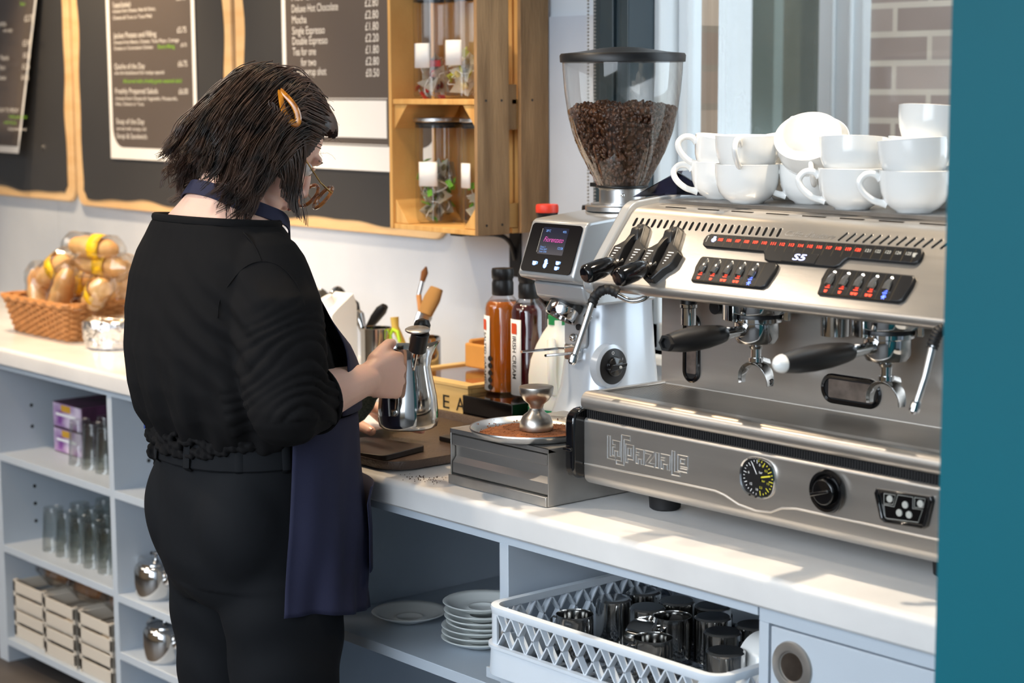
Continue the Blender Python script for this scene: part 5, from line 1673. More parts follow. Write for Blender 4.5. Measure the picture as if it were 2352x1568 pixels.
# ---------------------------------------------------------------- left worktop: bread basket, foil dish, pan, cups
M['wicker'] = mat('wicker', srgb(176, 122, 72), .6, var=.2, vscale=40)
bk = thing('bread_basket', 'rectangular wicker basket heaped with wrapped baguettes', 'basket', (-4.86, 2.54, CT))
bx0, bx1, by0, by1 = -5.06, -4.70, 2.40, 2.62
def wring(z, k, off):
    pts = rrect(bx1 - bx0 + k, by1 - by0 + k, .03, 4, (bx0 + bx1) / 2, (by0 + by1) / 2)
    P = []
    m_ = 96
    per = [V(q) for q in pts]
    L_ = [0]
    for i in range(len(per)): L_.append(L_[-1] + (per[(i + 1) % len(per)] - per[i]).length)
    for j in range(m_):
        d = L_[-1] * j / m_
        i = max(k_ for k_ in range(len(per)) if L_[k_] <= d)
        a_, b_ = per[i], per[(i + 1) % len(per)]
        t_ = (d - L_[i]) / max(1e-9, (b_ - a_).length)
        c = a_.lerp(b_, t_)
        nrm = (c - V(((bx0 + bx1) / 2, (by0 + by1) / 2))).normalized()
        c = c + nrm * (.004 * (1 if ((j // 2 + off) % 2) else -1))
        P.append((c.x, c.y, z))
    return P + [P[0]]
wk = MB()
for k in range(11):
    wk.tube(wring(CT + .006 + k * .0082, .004 * k, k % 2), .0044, 6, cap=False)
for k, dz in ((1, .100), (0, .106)):
    wk.tube(wring(CT + dz, .05, k), .0062, 6, cap=False)
obj('woven_side', wk, 'wicker', bk, fix=False)
obj('basket_floor', MB().box(bx0 + .01, bx1 - .01, by0 + .01, by1 - .01, CT, CT + .008), 'wicker', bk)
crust = mat('bread_crust', srgb(214, 150, 84), .6, col2=srgb(238, 200, 140), vscale=14, bump=.15, bscale=50)
ylab = mat('yellow_sticker', srgb(236, 190, 30), .5)


def baguette(px, py, y, L_, r, d, label, lab=True):
    c = at(px, py, 'y', y)
    d = V(d).normalized()
    t = thing('baguette', label, 'bread', tuple(c), 'wrapped baguettes in the wicker basket')
    ts = np.linspace(-1, 1, 17)
    P = [c + d * (L_ / 2 * k) for k in ts]
    rad = [max(.003, r * (1 - abs(k) ** 3.2) ** .5 * (1 + .05 * math.sin(k * 14))) for k in ts]
    obj('crust', MB().tube(P, rad, 18, flat=.86), crust, t, angle=60)
    rg2 = random.Random(int(px * 7 + py))
    R = []
    nn = 20
    for k in np.linspace(-1.22, 1.22, 15):
        cc = c + d * (L_ / 2 * k)
        rr_ = r * 1.10 if abs(k) < .9 else r * (1.1 - (abs(k) - .9) * 2.0)
        a = d.cross(V((0, 0, 1))).normalized(); b = a.cross(d)
        R.append([cc + (a * math.cos(2 * PI * j / nn) + b * math.sin(2 * PI * j / nn)) * (rr_ * (1 + rg2.random() * .10)) for j in range(nn)])
    obj('wrapper', MB().rings(R, True, True), 'cello', t, fix=False, angle=12)
    if lab:
        a = d.cross(V((0, 0, 1))).normalized(); b = a.cross(d)
        R = [[c + d * (kk * L_ / 2) + (a * math.cos(th) + b * math.sin(th)) * r * 1.16 for th in np.linspace(-.9, 2.0, 8)] for kk in (.05, .5)]
        o = obj('yellow_label', MB().rings(R, False, False, False), ylab, t)
        s = o.modifiers.new('s', 'SOLIDIFY'); s.thickness = .0006


baguette(215, 568, 2.50, .17, .034, (.85, .35, -.06), 'wrapped baguette at the very top of the bread heap')
baguette(232, 608, 2.52, .20, .036, (.92, .2, -.03), 'wrapped baguette lying second from the top of the heap')
baguette(130, 622, 2.50, .15, .040, (.8, .2, .5), 'wrapped roll with a yellow sticker at the upper left of the heap')
baguette(140, 678, 2.45, .19, .032, (.55, .0, .85), 'wrapped baguette standing slanted at the front of the basket', False)
baguette(90, 675, 2.48, .16, .034, (-.25, .1, .95), 'wrapped baguette upright at the left end of the basket', False)
baguette(220, 680, 2.46, .16, .033, (.7, -.1, .5), 'wrapped brown baguette at the front right of the basket')
baguette(275, 660, 2.56, .16, .036, (.2, .2, .9), 'dark-crusted baguette at the right end of the basket', False)
baguette(180, 655, 2.60, .20, .036, (.8, .3, .2), 'wrapped baguette in the middle of the heap')
baguette(265, 625, 2.60, .18, .034, (.7, .4, -.4), 'wrapped baguette sloping behind the black sleeve')

foil = mat('crumpled_foil', srgb(225, 225, 228), .16, 1.0, bump=1.0, bscale=45)
fc_ = at(245, 792, 'z', CT)
fx, fy = -4.545, 2.450
R = []
rf = random.Random(2)
for z, r in ((.0, .070), (.006, .078), (.03, .082), (.055, .086), (.072, .084), (.076, .078), (.074, .04), (.073, .001)):
    R.append([(fx + r * (1 + (rf.random() - .5) * .07) * math.cos(2 * PI * k / 44), fy + r * (1 + (rf.random() - .5) * .07) * math.sin(2 * PI * k / 44), CT + z + (rf.random() * .006 if z > .01 else 0)) for k in range(44)])
single('foil_dish', MB().rings(R, True, False), foil, 'round dish wrapped in crumpled kitchen foil beside the basket', 'dish', loc=(fx, fy, CT), angle=8, fix=False)
pn = at(18, 748, 'z', CT)
px_, py_ = -5.185, 2.56
sp = thing('steel_pan', 'lidded stainless pan at the left edge of the worktop', 'pan', (px_, py_, CT))
obj('pan_body', MB().lathe([(0, 0), (.078, 0), (.082, .004), (.082, .062), (.085, .064), (.085, .066)], (px_, py_, CT), 44), 'dkchrome', sp)
obj('pan_lid', MB().lathe([(.086, .0665), (.087, .070), (.07, .078), (.02, .084), (0, .084)], (px_, py_, CT), 44), 'dkchrome', sp)
for k in range(2):
    x_, y_, n_ = ((-4.545, 2.66, 12), (-4.64, 2.72, 9))[k]
    for j in range(n_):
        z_ = CT + j * .019
        single('plastic_cup', MB().lathe([(0, .001), (.028, .001), (.038, .09), (.040, .0905), (.0385, .092)], (x_, y_, z_), 24), 'cello' if k else clear('frosted_plastic', (.95, .94, .93), .5, .3, 1.2, .3) if j == 0 else bpy.data.materials['frosted_plastic'],
               'clear plastic cup nested in the %s stack behind the foil dish' % ('taller right' if k == 0 else 'shorter left'), 'plastic cup', 'nested cups in the %s stack' % ('taller' if k == 0 else 'shorter'), loc=(x_, y_, z_), fix=False)

# ---------------------------------------------------------------- inside the left shelf unit
def tumbler_proto():
    t = thing('glass_tumbler', 'x', 'glass', (0, 0, 0))
    obj('glass_wall', MB().lathe([(0, .004), (.024, .004), (.026, .0), (.027, .004), (.030, .05), (.0335, .118), (.0345, .12), (.033, .12), (.029, .05), (.0255, .012), (0, .010)], (0, 0, 0), 28), 'tumbler', t, fix=False)
    return t
tum = tumbler_proto()
TG = []
def glasses(spots, z, words, grp, flip=False):
    for k, (x, y) in enumerate(spots):
        o = tum if not TG else copy_tree(tum)
        o.matrix_world = Matrix.Translation((x, y, z + (.12 if flip else 0))) @ (Matrix.Rotation(PI, 4, 'X') if flip else Matrix.Identity(4))
        setp(o, words, 'glass', grp)
        TG.append(o)
s1 = [(-4.530 + i * .075, 2.33 + j * .078) for j in range(2) for i in range(4) if not (i == 3 and j == 3)]
glasses([q for q in s1 if q[0] < -4.22], .5975, 'upturned clear tumbler on the top shelf beside the coffee boxes', 'tumblers on the top shelf', True)
s2 = [(-4.665 + i * .079, 2.31 + j * .079) for j in range(4) for i in range(6)]
glasses([q for q in s2 if q[0] < -4.22], .3385, 'upturned clear tumbler on the middle shelf of the left unit', 'tumblers on the middle shelf', True)

pk = mat('purple_print', srgb(120, 60, 140), .5, col2=srgb(225, 215, 230), vscale=14)
pkb = mat('dark_box_board', srgb(40, 30, 40), .5, col2=srgb(90, 50, 80), vscale=18)
def pack(x0, x1, y0, y1, z0, z1, label, top=None):
    t = thing('coffee_box', label, 'box', ((x0 + x1) / 2, (y0 + y1) / 2, z0))
    obj('carton', MB().box(x0, x1, y0, y1, z0, z1), pkb, t, bev=.001)
    f_ = MB().box(x0 + .003, x1 - .003, y0 - .0008, y0 - .0002, z0 + .003, z1 - .003)
    obj('front_print', f_, pk, t)
    h = z1 - z0
    w_ = x1 - x0
    obj('gold_panel', MB().box(x0 + w_ * .30, x0 + w_ * .62, y0 - .0014, y0 - .0009, z0 + h * .66, z0 + h * .92), mat('gold_print', srgb(205, 155, 40), .5), t)
    obj('white_band', MB().box(x0 + w_ * .12, x0 + w_ * .78, y0 - .0018, y0 - .0015, z0 + h * .48, z0 + h * .58), 'paper', t)
    return t
pack(-4.745, -4.575, 2.36, 2.62, .5975, .6675, 'lower purple and white coffee box on the top shelf')
pack(-4.745, -4.575, 2.36, 2.62, .6685, .7385, 'upper purple and white coffee box, with a gold panel, on the top shelf')
t = pack(-4.46, -4.22, 2.60, 2.74, .5975, .785, 'tall black and white box behind the tumblers on the top shelf')

# steel teapots in the second bay
def teapot(x, y, z, label):
    t = thing('steel_teapot', label, 'teapot', (x, y, z), None)
    obj('pot_body', MB().lathe([(0, 0), (.046, 0), (.052, .01), (.056, .04), (.055, .075), (.050, .085), (.046, .088)], (x, y, z), 44), 'chrome', t)
    obj('pot_lid', MB().lathe([(.046, .088), (.045, .092), (.02, .098), (0, .099)], (x, y, z), 36), 'chrome', t)
    obj('lid_knob', MB().lathe([(.004, .098), (.004, .106), (.009, .110), (.009, .116), (0, .119)], (x, y, z), 20), 'chrome', t)
    obj('pot_handle', MB().tube(curve3([(x - .050, y, z + .082), (x - .078, y, z + .084), (x - .086, y, z + .06), (x - .076, y, z + .025), (x - .054, y, z + .02)], 6), .0045, 10, flat=1.6), 'chrome', t)
    obj('spout', MB().tube(curve3([(x + .045, y, z + .045), (x + .068, y, z + .06), (x + .082, y, z + .088)], 5), [.013] * 4 + [.011] * 4 + [.0075] * 3, 12), 'chrome', t)


teapot(-4.078, 2.292, .3305, 'polished steel teapot on the middle shelf next to the black trousers')
teapot(-4.030, 2.285, .0705 + .11, 'polished steel teapot low down next to the trouser leg')

obj('shelf', MB().box(-4.166, -3.47, LY, 2.78, .160, .180), 'paint', cl, bev=.001)

# white slatted trays with wrapped bread in the bottom of the left unit
slat = mat('white_slats', srgb(200, 192, 180), .6)
wrapm = clear('bread_bags', (.95, .94, .93), .7, .2, 1.2, .25)
brn = mat('brown_loaf', srgb(140, 96, 60), .7, var=.25, vscale=20)
def slat_tray(x0, x1, y0, y1, z, h, label):
    t = thing('slatted_tray', label, 'tray', ((x0 + x1) / 2, (y0 + y1) / 2, z))
    for k in range(2):
        zz_ = z + .006 + k * (h / 2)
        hh = h / 2 - .010
        obj('slat', MB().box(x0, x1, y0, y0 + .005, zz_, zz_ + hh), slat, t, bev=.001)
        obj('slat', MB().box(x0, x1, y1 - .005, y1, zz_, zz_ + hh), slat, t, bev=.001)
        obj('slat', MB().box(x1 - .005, x1, y0 + .0055, y1 - .0055, zz_, zz_ + hh), slat, t, bev=.001)
        obj('slat', MB().box(x0, x0 + .005, y0 + .0055, y1 - .0055, zz_, zz_ + hh), slat, t, bev=.001)
    obj('tray_floor', MB().box(x0 + .002, x1 - .002, y0 + .002, y1 - .002, z, z + .005), slat, t)
    for cx in (x0 + .006, x1 - .006):
        for cy in (y0 + .006, y1 - .006):
            obj('corner_post', MB().box(cx - .006 + .0, cx + .006, cy - .006, cy + .006, z, z + h), slat, t)
nmz = ('left', 'middle', 'right')
for k, (x0, x1, dy) in enumerate(((-4.812, -4.625, .012), (-4.605, -4.425, .0), (-4.405, -4.225, .0))):
    for j in range(2):
        slat_tray(x0, x1, 2.240 + dy, 2.42 + dy, .0705 + j * .084, .082, 'white slatted tray, %s of the %s stack in the bottom bay' % (('bottom', 'top')[j], nmz[k]))
    c = V(((x0 + x1) / 2, 2.34 + dy, .0705 + 2 * .084 + .012))
    t = thing('wrapped_loaf', 'brown loaf in a clear bag on the %s stack of slatted trays' % nmz[k], 'bread', tuple(c))
    obj('loaf', MB().tube([c + V((-.07, 0, 0)), c + V((-.05, 0, .004)), c + V((.05, 0, .004)), c + V((.07, 0, 0))], [.012, .03, .032, .012], 14, flat=.7), brn, t)
    R = []
    rq = random.Random(k)
    for q_ in np.linspace(-1, 1, 12):
        R.append([c + V((q_ * .088, (.042 + rq.random() * .01) * math.cos(a) * (1.1 - .4 * abs(q_)), .006 + (.030 + rq.random() * .012) * math.sin(a) * (1.1 - .5 * abs(q_)))) for a in np.linspace(0, 2 * PI, 16, endpoint=False)])
    obj('bag', MB().rings(R), wrapm, t, fix=False, angle=8)
for k, x in enumerate((-4.74, -4.52, -4.31)):
    c = V((x, 2.56, .0705))
    t = thing('bread_sack', 'pale paper sack behind the %s stack of slatted trays' % nmz[k], 'sack', tuple(c))
    rq = random.Random(k + 9)
    R = []
    for z, s in ((0, .8), (.02, 1), (.10, 1.02), (.17, .95), (.205, .7), (.215, .4)):
        R.append([(x + .085 * s * math.cos(a) * (1 + rq.random() * .08), 2.56 + .07 * s * math.sin(a) * (1 + rq.random() * .08), .0705 + z + rq.random() * .008 * (z > .01)) for a in np.linspace(0, 2 * PI, 22, endpoint=False)])
    obj('sack_body', MB().rings(R), mat('paper_sack_%d' % k, (srgb(205, 195, 185), srgb(190, 180, 172), srgb(150, 118, 90))[k], .6, var=.15, vscale=12), t, angle=15)

# ---------------------------------------------------------------- saucers
def saucer_proto():
    t = thing('saucer', 'x', 'saucer', (0, 0, 0))
    obj('plate', MB().lathe([(0, .003), (.030, .003), (.033, 0), (.036, .001), (.045, .005), (.062, .012), (.071, .0165), (.0725, .0180), (.071, .0190), (.062, .0155), (.046, .0085), (.036, .0060), (.028, .0055), (.026, .0070), (.0245, .0070), (.0235, .0055), (0, .0052)], (0, 0, 0), 64), 'china2', t, angle=70)
    return t
sc0 = saucer_proto()
sc0.location = (-2.800, 2.118, .5825)
setp(sc0, 'single white saucer lying alone on the cabinet shelf beside the apron', 'saucer', None)
rs = random.Random(4)
names = ['bottom', 'second from the bottom', 'third from the bottom', 'fourth from the bottom', 'third from the top', 'second from the top', 'topmost']
for k in range(7):
    o = copy_tree(sc0, loc=(-2.583 + (rs.random() - .5) * .006 + (.006 if k > 2 else 0), 2.120 + (rs.random() - .5) * .006, .5825 + k * .0105 + (.004 if k == 6 else 0)), label='%s saucer of the white stack against the divider' % names[k], group='stacked white saucers')

# ---------------------------------------------------------------- dish rack with steel jugs
RKX0, RKX1, RKY0, RKY1 = -2.330, -1.800, 1.915, 2.415
RZ0, RZ1 = .6375, .752
plast = mat('grey_white_plastic', srgb(205, 214, 224), .4, var=.03)
rk = thing('dish_rack', 'grey-white plastic dish rack with a diamond lattice, pulled out under the worktop', 'dish rack', ((RKX0 + RKX1) / 2, (RKY0 + RKY1) / 2, RZ0))
def rk_ring(k, z, r=.035): return [(a, b, z) for a, b in rrect(RKX1 - RKX0 - 2 * k, RKY1 - RKY0 - 2 * k, max(.006, r - k), 7, (RKX0 + RKX1) / 2, (RKY0 + RKY1) / 2)]
obj('lower_band', MB().rings([rk_ring(-.004, RZ0), rk_ring(-.004, RZ0 + .004), rk_ring(-.002, RZ0 + .044), rk_ring(-.006, RZ0 + .046), rk_ring(-.006, RZ0 + .051), rk_ring(.002, RZ0 + .052), rk_ring(.006, RZ0 + .048), rk_ring(.004, RZ0 + .004)], False, False), plast, rk, angle=50)
obj('top_rim', MB().rings([rk_ring(0, RZ1 - .012), rk_ring(-.002, RZ1 - .004), rk_ring(-.001, RZ1), rk_ring(.012, RZ1), rk_ring(.012, RZ1 - .012), rk_ring(0, RZ1 - .012)], False, False), plast, rk, angle=50)
flb = MB()
for x in np.arange(RKX0 + .01, RKX1 - .01, .024): flb.box(x, x + .004, RKY0 + .008, RKY1 - .008, RZ0 + .004, RZ0 + .009)
for y in np.arange(RKY0 + .01, RKY1 - .01, .024): flb.box(RKX0 + .008, RKX1 - .008, y, y + .004, RZ0 + .004, RZ0 + .0088)
obj('grid_floor', flb, mat('rack_floor', srgb(120, 128, 138), .5), rk)
za, zb_ = RZ0 + .050, RZ1 - .011
def lattice(p0, p1, nrm, n, name):
    p0, p1, nrm = V(p0), V(p1), V(nrm)
    mb = MB()
    d = (p1 - p0) / n
    H = zb_ - za
    def bar(a, b):
        t = (b - a).normalized()
        s = t.cross(nrm).normalized() * .0013
        mb.rings([[a - s, a + s, a + s + nrm * .012, a - s + nrm * .012], [b - s, b + s, b + s + nrm * .012, b - s + nrm * .012]])
    for i in range(n):
        a = p0 + d * i
        up = V((0, 0, H))
        bar(a, a + d + up)
        bar(a + up, a + d)
    obj(name, mb, plast, rk, fix=False, angle=10)
for (a, b, nn_, n) in (((RKX0 + .035, RKY0, za), (RKX1 - .035, RKY0, za), (0, 1, 0), 13), ((RKX0, RKY0 + .035, za), (RKX0, RKY1 - .035, za), (1, 0, 0), 12),
                       ((RKX1, RKY0 + .035, za), (RKX1, RKY1 - .035, za), (-1, 0, 0), 12), ((RKX0 + .035, RKY1, za), (RKX1 - .035, RKY1, za), (0, -1, 0), 13)):
    # crossing bars twice over, giving a row of diamonds
    lattice(a, b, nn_, n, 'lattice_side')
for sx_, sy_ in ((RKX0, RKY0), (RKX1, RKY0), (RKX0, RKY1), (RKX1, RKY1)):
    cxx = sx_ + (.035 if sx_ == RKX0 else -.035)
    cyy = sy_ + (.035 if sy_ == RKY0 else -.035)
    a0 = {(1, 1): 180, (0, 1): 270, (1, 0): 90, (0, 0): 0}[(int(sx_ == RKX0), int(sy_ == RKY0))]
    R = [[(cxx + r * math.cos(math.radians(a0 + 90 * k / 8)), cyy + r * math.sin(math.radians(a0 + 90 * k / 8)), z) for r, z in ((.035, za - .001), (.035, zb_ + .001), (.031, zb_ + .001), (.031, za - .001))] for k in range(9)]
    obj('corner_wall', MB().rings(R), plast, rk)


def jug_proto():
    t = thing('steel_jug', 'x', 'jug', (0, 0, 0))
    obj('jug_body', MB().lathe([(0, 0), (.0275, 0), (.0310, .003), (.0315, .008), (.0315, .066), (.0310, .072), (.0322, .075), (.0308, .0755), (.0298, .070), (.0302, .006), (0, .003)], (0, 0, 0), 40), 'dkchrome', t)
    obj('jug_handle', MB().tube([(.030, 0, .064), (.040, 0, .066), (.0445, 0, .062), (.0445, 0, .025), (.040, 0, .017), (.031, 0, .016)], .0042, 8, flat=.35), 'dkchrome', t)
    return t


j0 = jug_proto()
JZ = RZ0 + .0095
JH = .0755
jugs = [  # px, py of the top centre, flipped, handle angle, label
    (1410, 1372, 1, 180, 'upturned steel jug nearest the left lattice side, handle towards the corner'),
    (1487, 1392, 1, 60, 'upturned steel jug just right of the leftmost one'),
    (1543, 1412, 0, -90, 'steel jug standing upright with its mouth open'),
    (1633, 1414, 1, 120, 'upturned steel jug behind the brightest front jug'),
    (1660, 1448, 1, 30, 'upturned steel jug third row from the front at the right'),
    (1667, 1492, 1, 160, 'upturned steel jug closest to the front rim'),
    (1478, 1355, 1, 90, 'upturned steel jug at the back left, half under the worktop'),
    (1550, 1378, 1, 120, 'upturned steel jug at the back middle, half under the worktop'),
    (1618, 1398, 1, 90, 'upturned steel jug at the back right, mostly under the worktop'),
    (1722, 1435, 1, 100, 'upturned steel jug cut off by the white upright')]
placed = []
for k, (px, py, fl, an, lab) in enumerate(jugs):
    q = at(px, py, 'z', JZ + JH)
    for it in range(30):
        for r_ in placed:
            dd = V((q.x - r_[0], q.y - r_[1]))
            if dd.length < .0665:
                dd = dd.normalized() * (.067 - dd.length)
                q.x += dd.x; q.y += dd.y
    placed.append((q.x, q.y))
    o = j0 if k == 0 else copy_tree(j0)
    m_ = Matrix.Translation((q.x, q.y, JZ + (JH if fl else 0))) @ Matrix.Rotation(math.radians(an), 4, 'Z')
    if fl: m_ = m_ @ Matrix.Rotation(PI, 4, 'X')
    o.matrix_world = m_
    setp(o, lab, 'jug', 'steel jugs in the dish rack')
q = at(1490, 1470, 'z', JZ + .033)
o = copy_tree(j0); setp(o, 'steel jug lying on its side in front of the upright open jug', 'jug', 'steel jugs in the dish rack')
o.matrix_world = Matrix.Translation((q.x - .035, q.y, JZ + .0325)) @ Matrix.Rotation(math.radians(6), 4, 'Z') @ Matrix.Rotation(PI / 2, 4, 'Y') @ Matrix.Rotation(math.radians(90), 4, 'Z')
q = at(1310, 1432, 'z', JZ + .06)
o = copy_tree(j0); setp(o, 'steel jug by itself behind the front left corner of the rack', 'jug', 'steel jugs in the dish rack')
o.matrix_world = Matrix.Translation((q.x, q.y + .01, JZ)) @ Matrix.Rotation(math.radians(200), 4, 'Z')
q = at(1500, 1505, 'z', JZ + .045)
o = copy_tree(j0); setp(o, 'steel jug whose rim just shows over the middle of the front rim', 'jug', 'steel jugs in the dish rack')
o.matrix_world = Matrix.Translation((q.x, max(q.y, RKY0 + .045), JZ)) @ Matrix.Rotation(math.radians(-120), 4, 'Z')
q = at(1660, 1540, 'z', RZ0 + .07)
rc = copy_tree(cup0); setp(rc, 'white cup with dark lettering inside, in the front right corner of the rack', 'cup', None)
rc['group'] = 'cups in the dish rack'
rc.matrix_world = Matrix.Translation((-1.870, 1.990, JZ + .0)) @ Matrix.Rotation(math.radians(120), 4, 'Z')
obj_t = text_mb('cafe', V((0, 0, 0)), (1, 0, 0), (0, 0, 1), .012, 'CENTER', width=.035)
obj('lettering', obj_t.xf(Matrix.Translation((0, .0463, .040))), 'ink_k', rc, world=False, fix=False)
rc2 = copy_tree(cup0); setp(rc2, 'white cup lying tipped behind the white upright in the rack', 'cup', 'cups in the dish rack')
rc2.matrix_world = Matrix.Translation((-1.885, 2.165, JZ + .050)) @ Matrix.Rotation(math.radians(170), 4, 'Z') @ Matrix.Rotation(math.radians(100), 4, 'Y')
# ---------------------------------------------------------------- the barista
from mathutils.bvhtree import BVHTree


def remesh(mb, voxel, smooth=4, fac=.5, disp=None):
    me = bpy.data.meshes.new('tmp')
    me.from_pydata([tuple(v) for v in mb.v], [], mb.f)
    bm = bmesh.new(); bm.from_mesh(me)
    bmesh.ops.recalc_face_normals(bm, faces=bm.faces)
    bm.to_mesh(me); bm.free()
    ob = bpy.data.objects.new('tmp', me)
    COL.objects.link(ob)
    r = ob.modifiers.new('r', 'REMESH'); r.mode = 'VOXEL'; r.voxel_size = voxel
    s = ob.modifiers.new('s', 'SMOOTH'); s.factor = fac; s.iterations = smooth
    dg = bpy.context.evaluated_depsgraph_get()
    m2 = bpy.data.meshes.new_from_object(ob.evaluated_get(dg))
    out = MB()
    out.v = [tuple(v.co) for v in m2.vertices]
    out.f = [tuple(p.vertices) for p in m2.polygons]
    if disp:
        nr = [v.normal.copy() for v in m2.vertices]
        out.v = [tuple(V(p) + n * disp(V(p), n)) for p, n in zip(out.v, nr)]
    bpy.data.objects.remove(ob); bpy.data.meshes.remove(me); bpy.data.meshes.remove(m2)
    return out


SY = -0.012


def ering(cx, cy, z, a, b, p=2.3, n=40, tilt=0.0, lean=0.0):
    return [(cx + x, cy + SY + y, z + y * tilt + x * lean) for x, y in oval(a, b, n, p)]


def caps(mb, pts, rad, n=16):
    """tapered limb with rounded ends through the joints"""
    mb.tube(pts, rad, n)
    for q, r in zip(pts, rad): mb.sphere(q, r, n, 8)
    return mb


PX = -2.80
hc = V((-2.772, 1.803, 1.500))
HM = Matrix.Translation(hc) @ Matrix.Rotation(math.radians(-11), 4, 'Z') @ Matrix.Rotation(math.radians(-41), 4, 'X')
h = lambda x, y, z: HM @ V((x, y, z))


def hell(mb, c, r, n=28, m_=18):
    s = MB().sphere((0, 0, 0), 1, n, m_, r)
    s.xf(Matrix.Translation(V(c)))
    s.xf(HM)
    mb.add(s.v, s.f)


RS, RE, RW = V((-2.640, 1.716, 1.290)), V((-2.572, 1.696, 1.074)), V((-2.652, 1.915, 1.088))
LS, LE, LW = V((-2.968, 1.752, 1.285)), V((-3.005, 1.845, 1.045)), at(742, 905, 'y', 2.085)
body = MB()
# head
hell(body, (0, -.010, .032), (.073, .091, .084))
hell(body, (0, .030, -.030), (.058, .058, .078))
hell(body, (0, .042, -.080), (.046, .046, .032))
hell(body, (0, .074, -.098), (.020, .016, .016), 16, 10)
hell(body, (0, .078, .030), (.045, .014, .012), 16, 10)
for s in (-1, 1):
    hell(body, (s * .036, .058, -.030), (.024, .026, .026), 18, 12)
    hell(body, (s * .074, -.004, -.010), (.009, .018, .030), 16, 12)
    hell(body, (s * .011, .100, -.032), (.008, .009, .008), 12, 8)
body.tube([h(0, .080, .020), h(0, .094, -.002), h(0, .106, -.026), h(0, .096, -.036)], [.007, .009, .011, .009], 14)
hell(body, (0, .092, -.056), (.022, .009, .006), 16, 8)
hell(body, (0, .090, -.067), (.019, .010, .007), 16, 8)
# neck and trapezius
nk = [ering(PX, 1.730, 1.335, .140, .080, 2.2), ering(PX, 1.728, 1.365, .132, .082, 2.1), ering(PX, 1.730, 1.390, .100, .068, 2.0), ering(PX + .003, 1.745, 1.415, .072, .060, 2.0, tilt=-.15), ering(PX + .010, 1.768, 1.440, .060, .058, 2.0, tilt=-.3), ering(PX + .016, 1.795, 1.470, .057, .060, 2.0, tilt=-.4)]
body.rings(nk)
# trunk under the clothes
body.rings([ering(PX, 1.79, .80, .150, .135), ering(PX, 1.785, .92, .150, .140), ering(PX, 1.765, 1.05, .160, .140), ering(PX, 1.732, 1.18, .170, .112), ering(PX, 1.716, 1.30, .165, .080), ering(PX, 1.722, 1.345, .14, .074)])
caps(body, [RS + V((-.012, 0, -.012)), RE], [.052, .048])
caps(body, [RE, RE.lerp(RW, .35), RE.lerp(RW, .75), RW], [.047, .047, .035, .028], 20)
caps(body, [LS + V((.012, 0, -.012)), LE], [.050, .046])
caps(body, [LE, LE.lerp(LW, .35), LE.lerp(LW, .75), LW], [.044, .043, .034, .028], 20)
for s in (-1, 1):
    lx_ = PX + s * .092
    caps(body, [(lx_, 1.765, .80), (lx_, 1.76, .45), (lx_ + s * .005, 1.740, .09)], [.072, .052, .040])
    caps(body, [(lx_, 1.75, .035), (lx_ + s * .01, 1.90, .03)], [.035, .03])
# right hand closed round the pitcher handle
R = []
for y, z, hz, hx, x in ((1.905, 1.086, .027, .022, -2.650), (1.930, 1.090, .033, .021, -2.655), (1.955, 1.090, .040, .019, -2.660), (1.985, 1.088, .043, .017, -2.664), (2.004, 1.086, .041, .014, -2.668)):
    R.append([(x + a, y + .1 * b, z + b) for a, b in oval(hx, hz, 24, 2.6)])
body.rings(R)
for k in range(4):
    z = 1.1175 - k * .0215
    L_ = (1.0, 1.06, 1.0, .84)[k]
    y = (2.000, 2.006, 2.003, 1.994)[k]
    caps(body, [(-2.668, y, z), (-2.691, y + .010 * L_, z - .001), (-2.7095, y - .008, z - .002), (-2.7015, y - .027 * L_, z - .003)], [.0108, .0098, .0088, .0076], 12)
caps(body, [(-2.662, 1.945, 1.118), (-2.674, 1.972, 1.133), (-2.690, 1.996, 1.139), (-2.701, 2.012, 1.139)], [.0155, .0122, .0108, .0085], 12)
# left hand spread beside the foot of the pitcher
t0, t1, t2 = at(778, 955, 'y', 2.125), at(818, 972, 'y', 2.125), at(853, 990, 'y', 2.125)
f0, f1, f2 = at(826, 925, 'y', 2.155), at(872, 948, 'y', 2.160), at(925, 982, 'y', 2.150)
body.tube([LW, LW.lerp(f0, .5), f0 + V((0, 0, -.006))], [.027, .032, .026], 20, flat=.75)
body.sphere(LW, .028, 16, 8)
body.sphere(f0 + V((0, 0, -.006)), .026, 16, 8)
caps(body, [LW.lerp(f0, .35) + V((0, -.01, -.01)), t0, t1, t2], [.018, .0145, .0118, .0098], 14)
for k in range(4):
    o_ = V((-.010, .012, -.001)) * k + V((0, 0, -.010 * (k == 3)))
    a_ = f0 + o_ * 1.3
    m1 = f1 + o_ + V((0, 0, .010 - .008 * k))
    e_ = f2 + o_ * .8 + V((0, .012 * k, -.002 * k))
    caps(body, [a_, m1, m1.lerp(e_, .6), e_], [.0115, .0102, .0092, .0078], 12)
bmesh_ = remesh(body, .0030, 5, .5)
person = obj('person', bmesh_, 'skin', None, fix=False, angle=180)
person.data.transform(Matrix.Translation((-PX, -1.77, 0)))
person.location = (PX, 1.77, 0)
setp(person, 'person in black top and navy apron, dark bobbed hair with a clip, holding a steel pitcher', 'person')
person['label'] = 'person in black top and navy apron with clipped dark hair, holding a steel pitcher'


def wear(name, mb, m, par=None, **k):
    o = obj(name, mb, m, None, **k)
    o.data.transform(Matrix.Translation((-PX, -1.77, 0)))
    o.parent = par or person
    return o


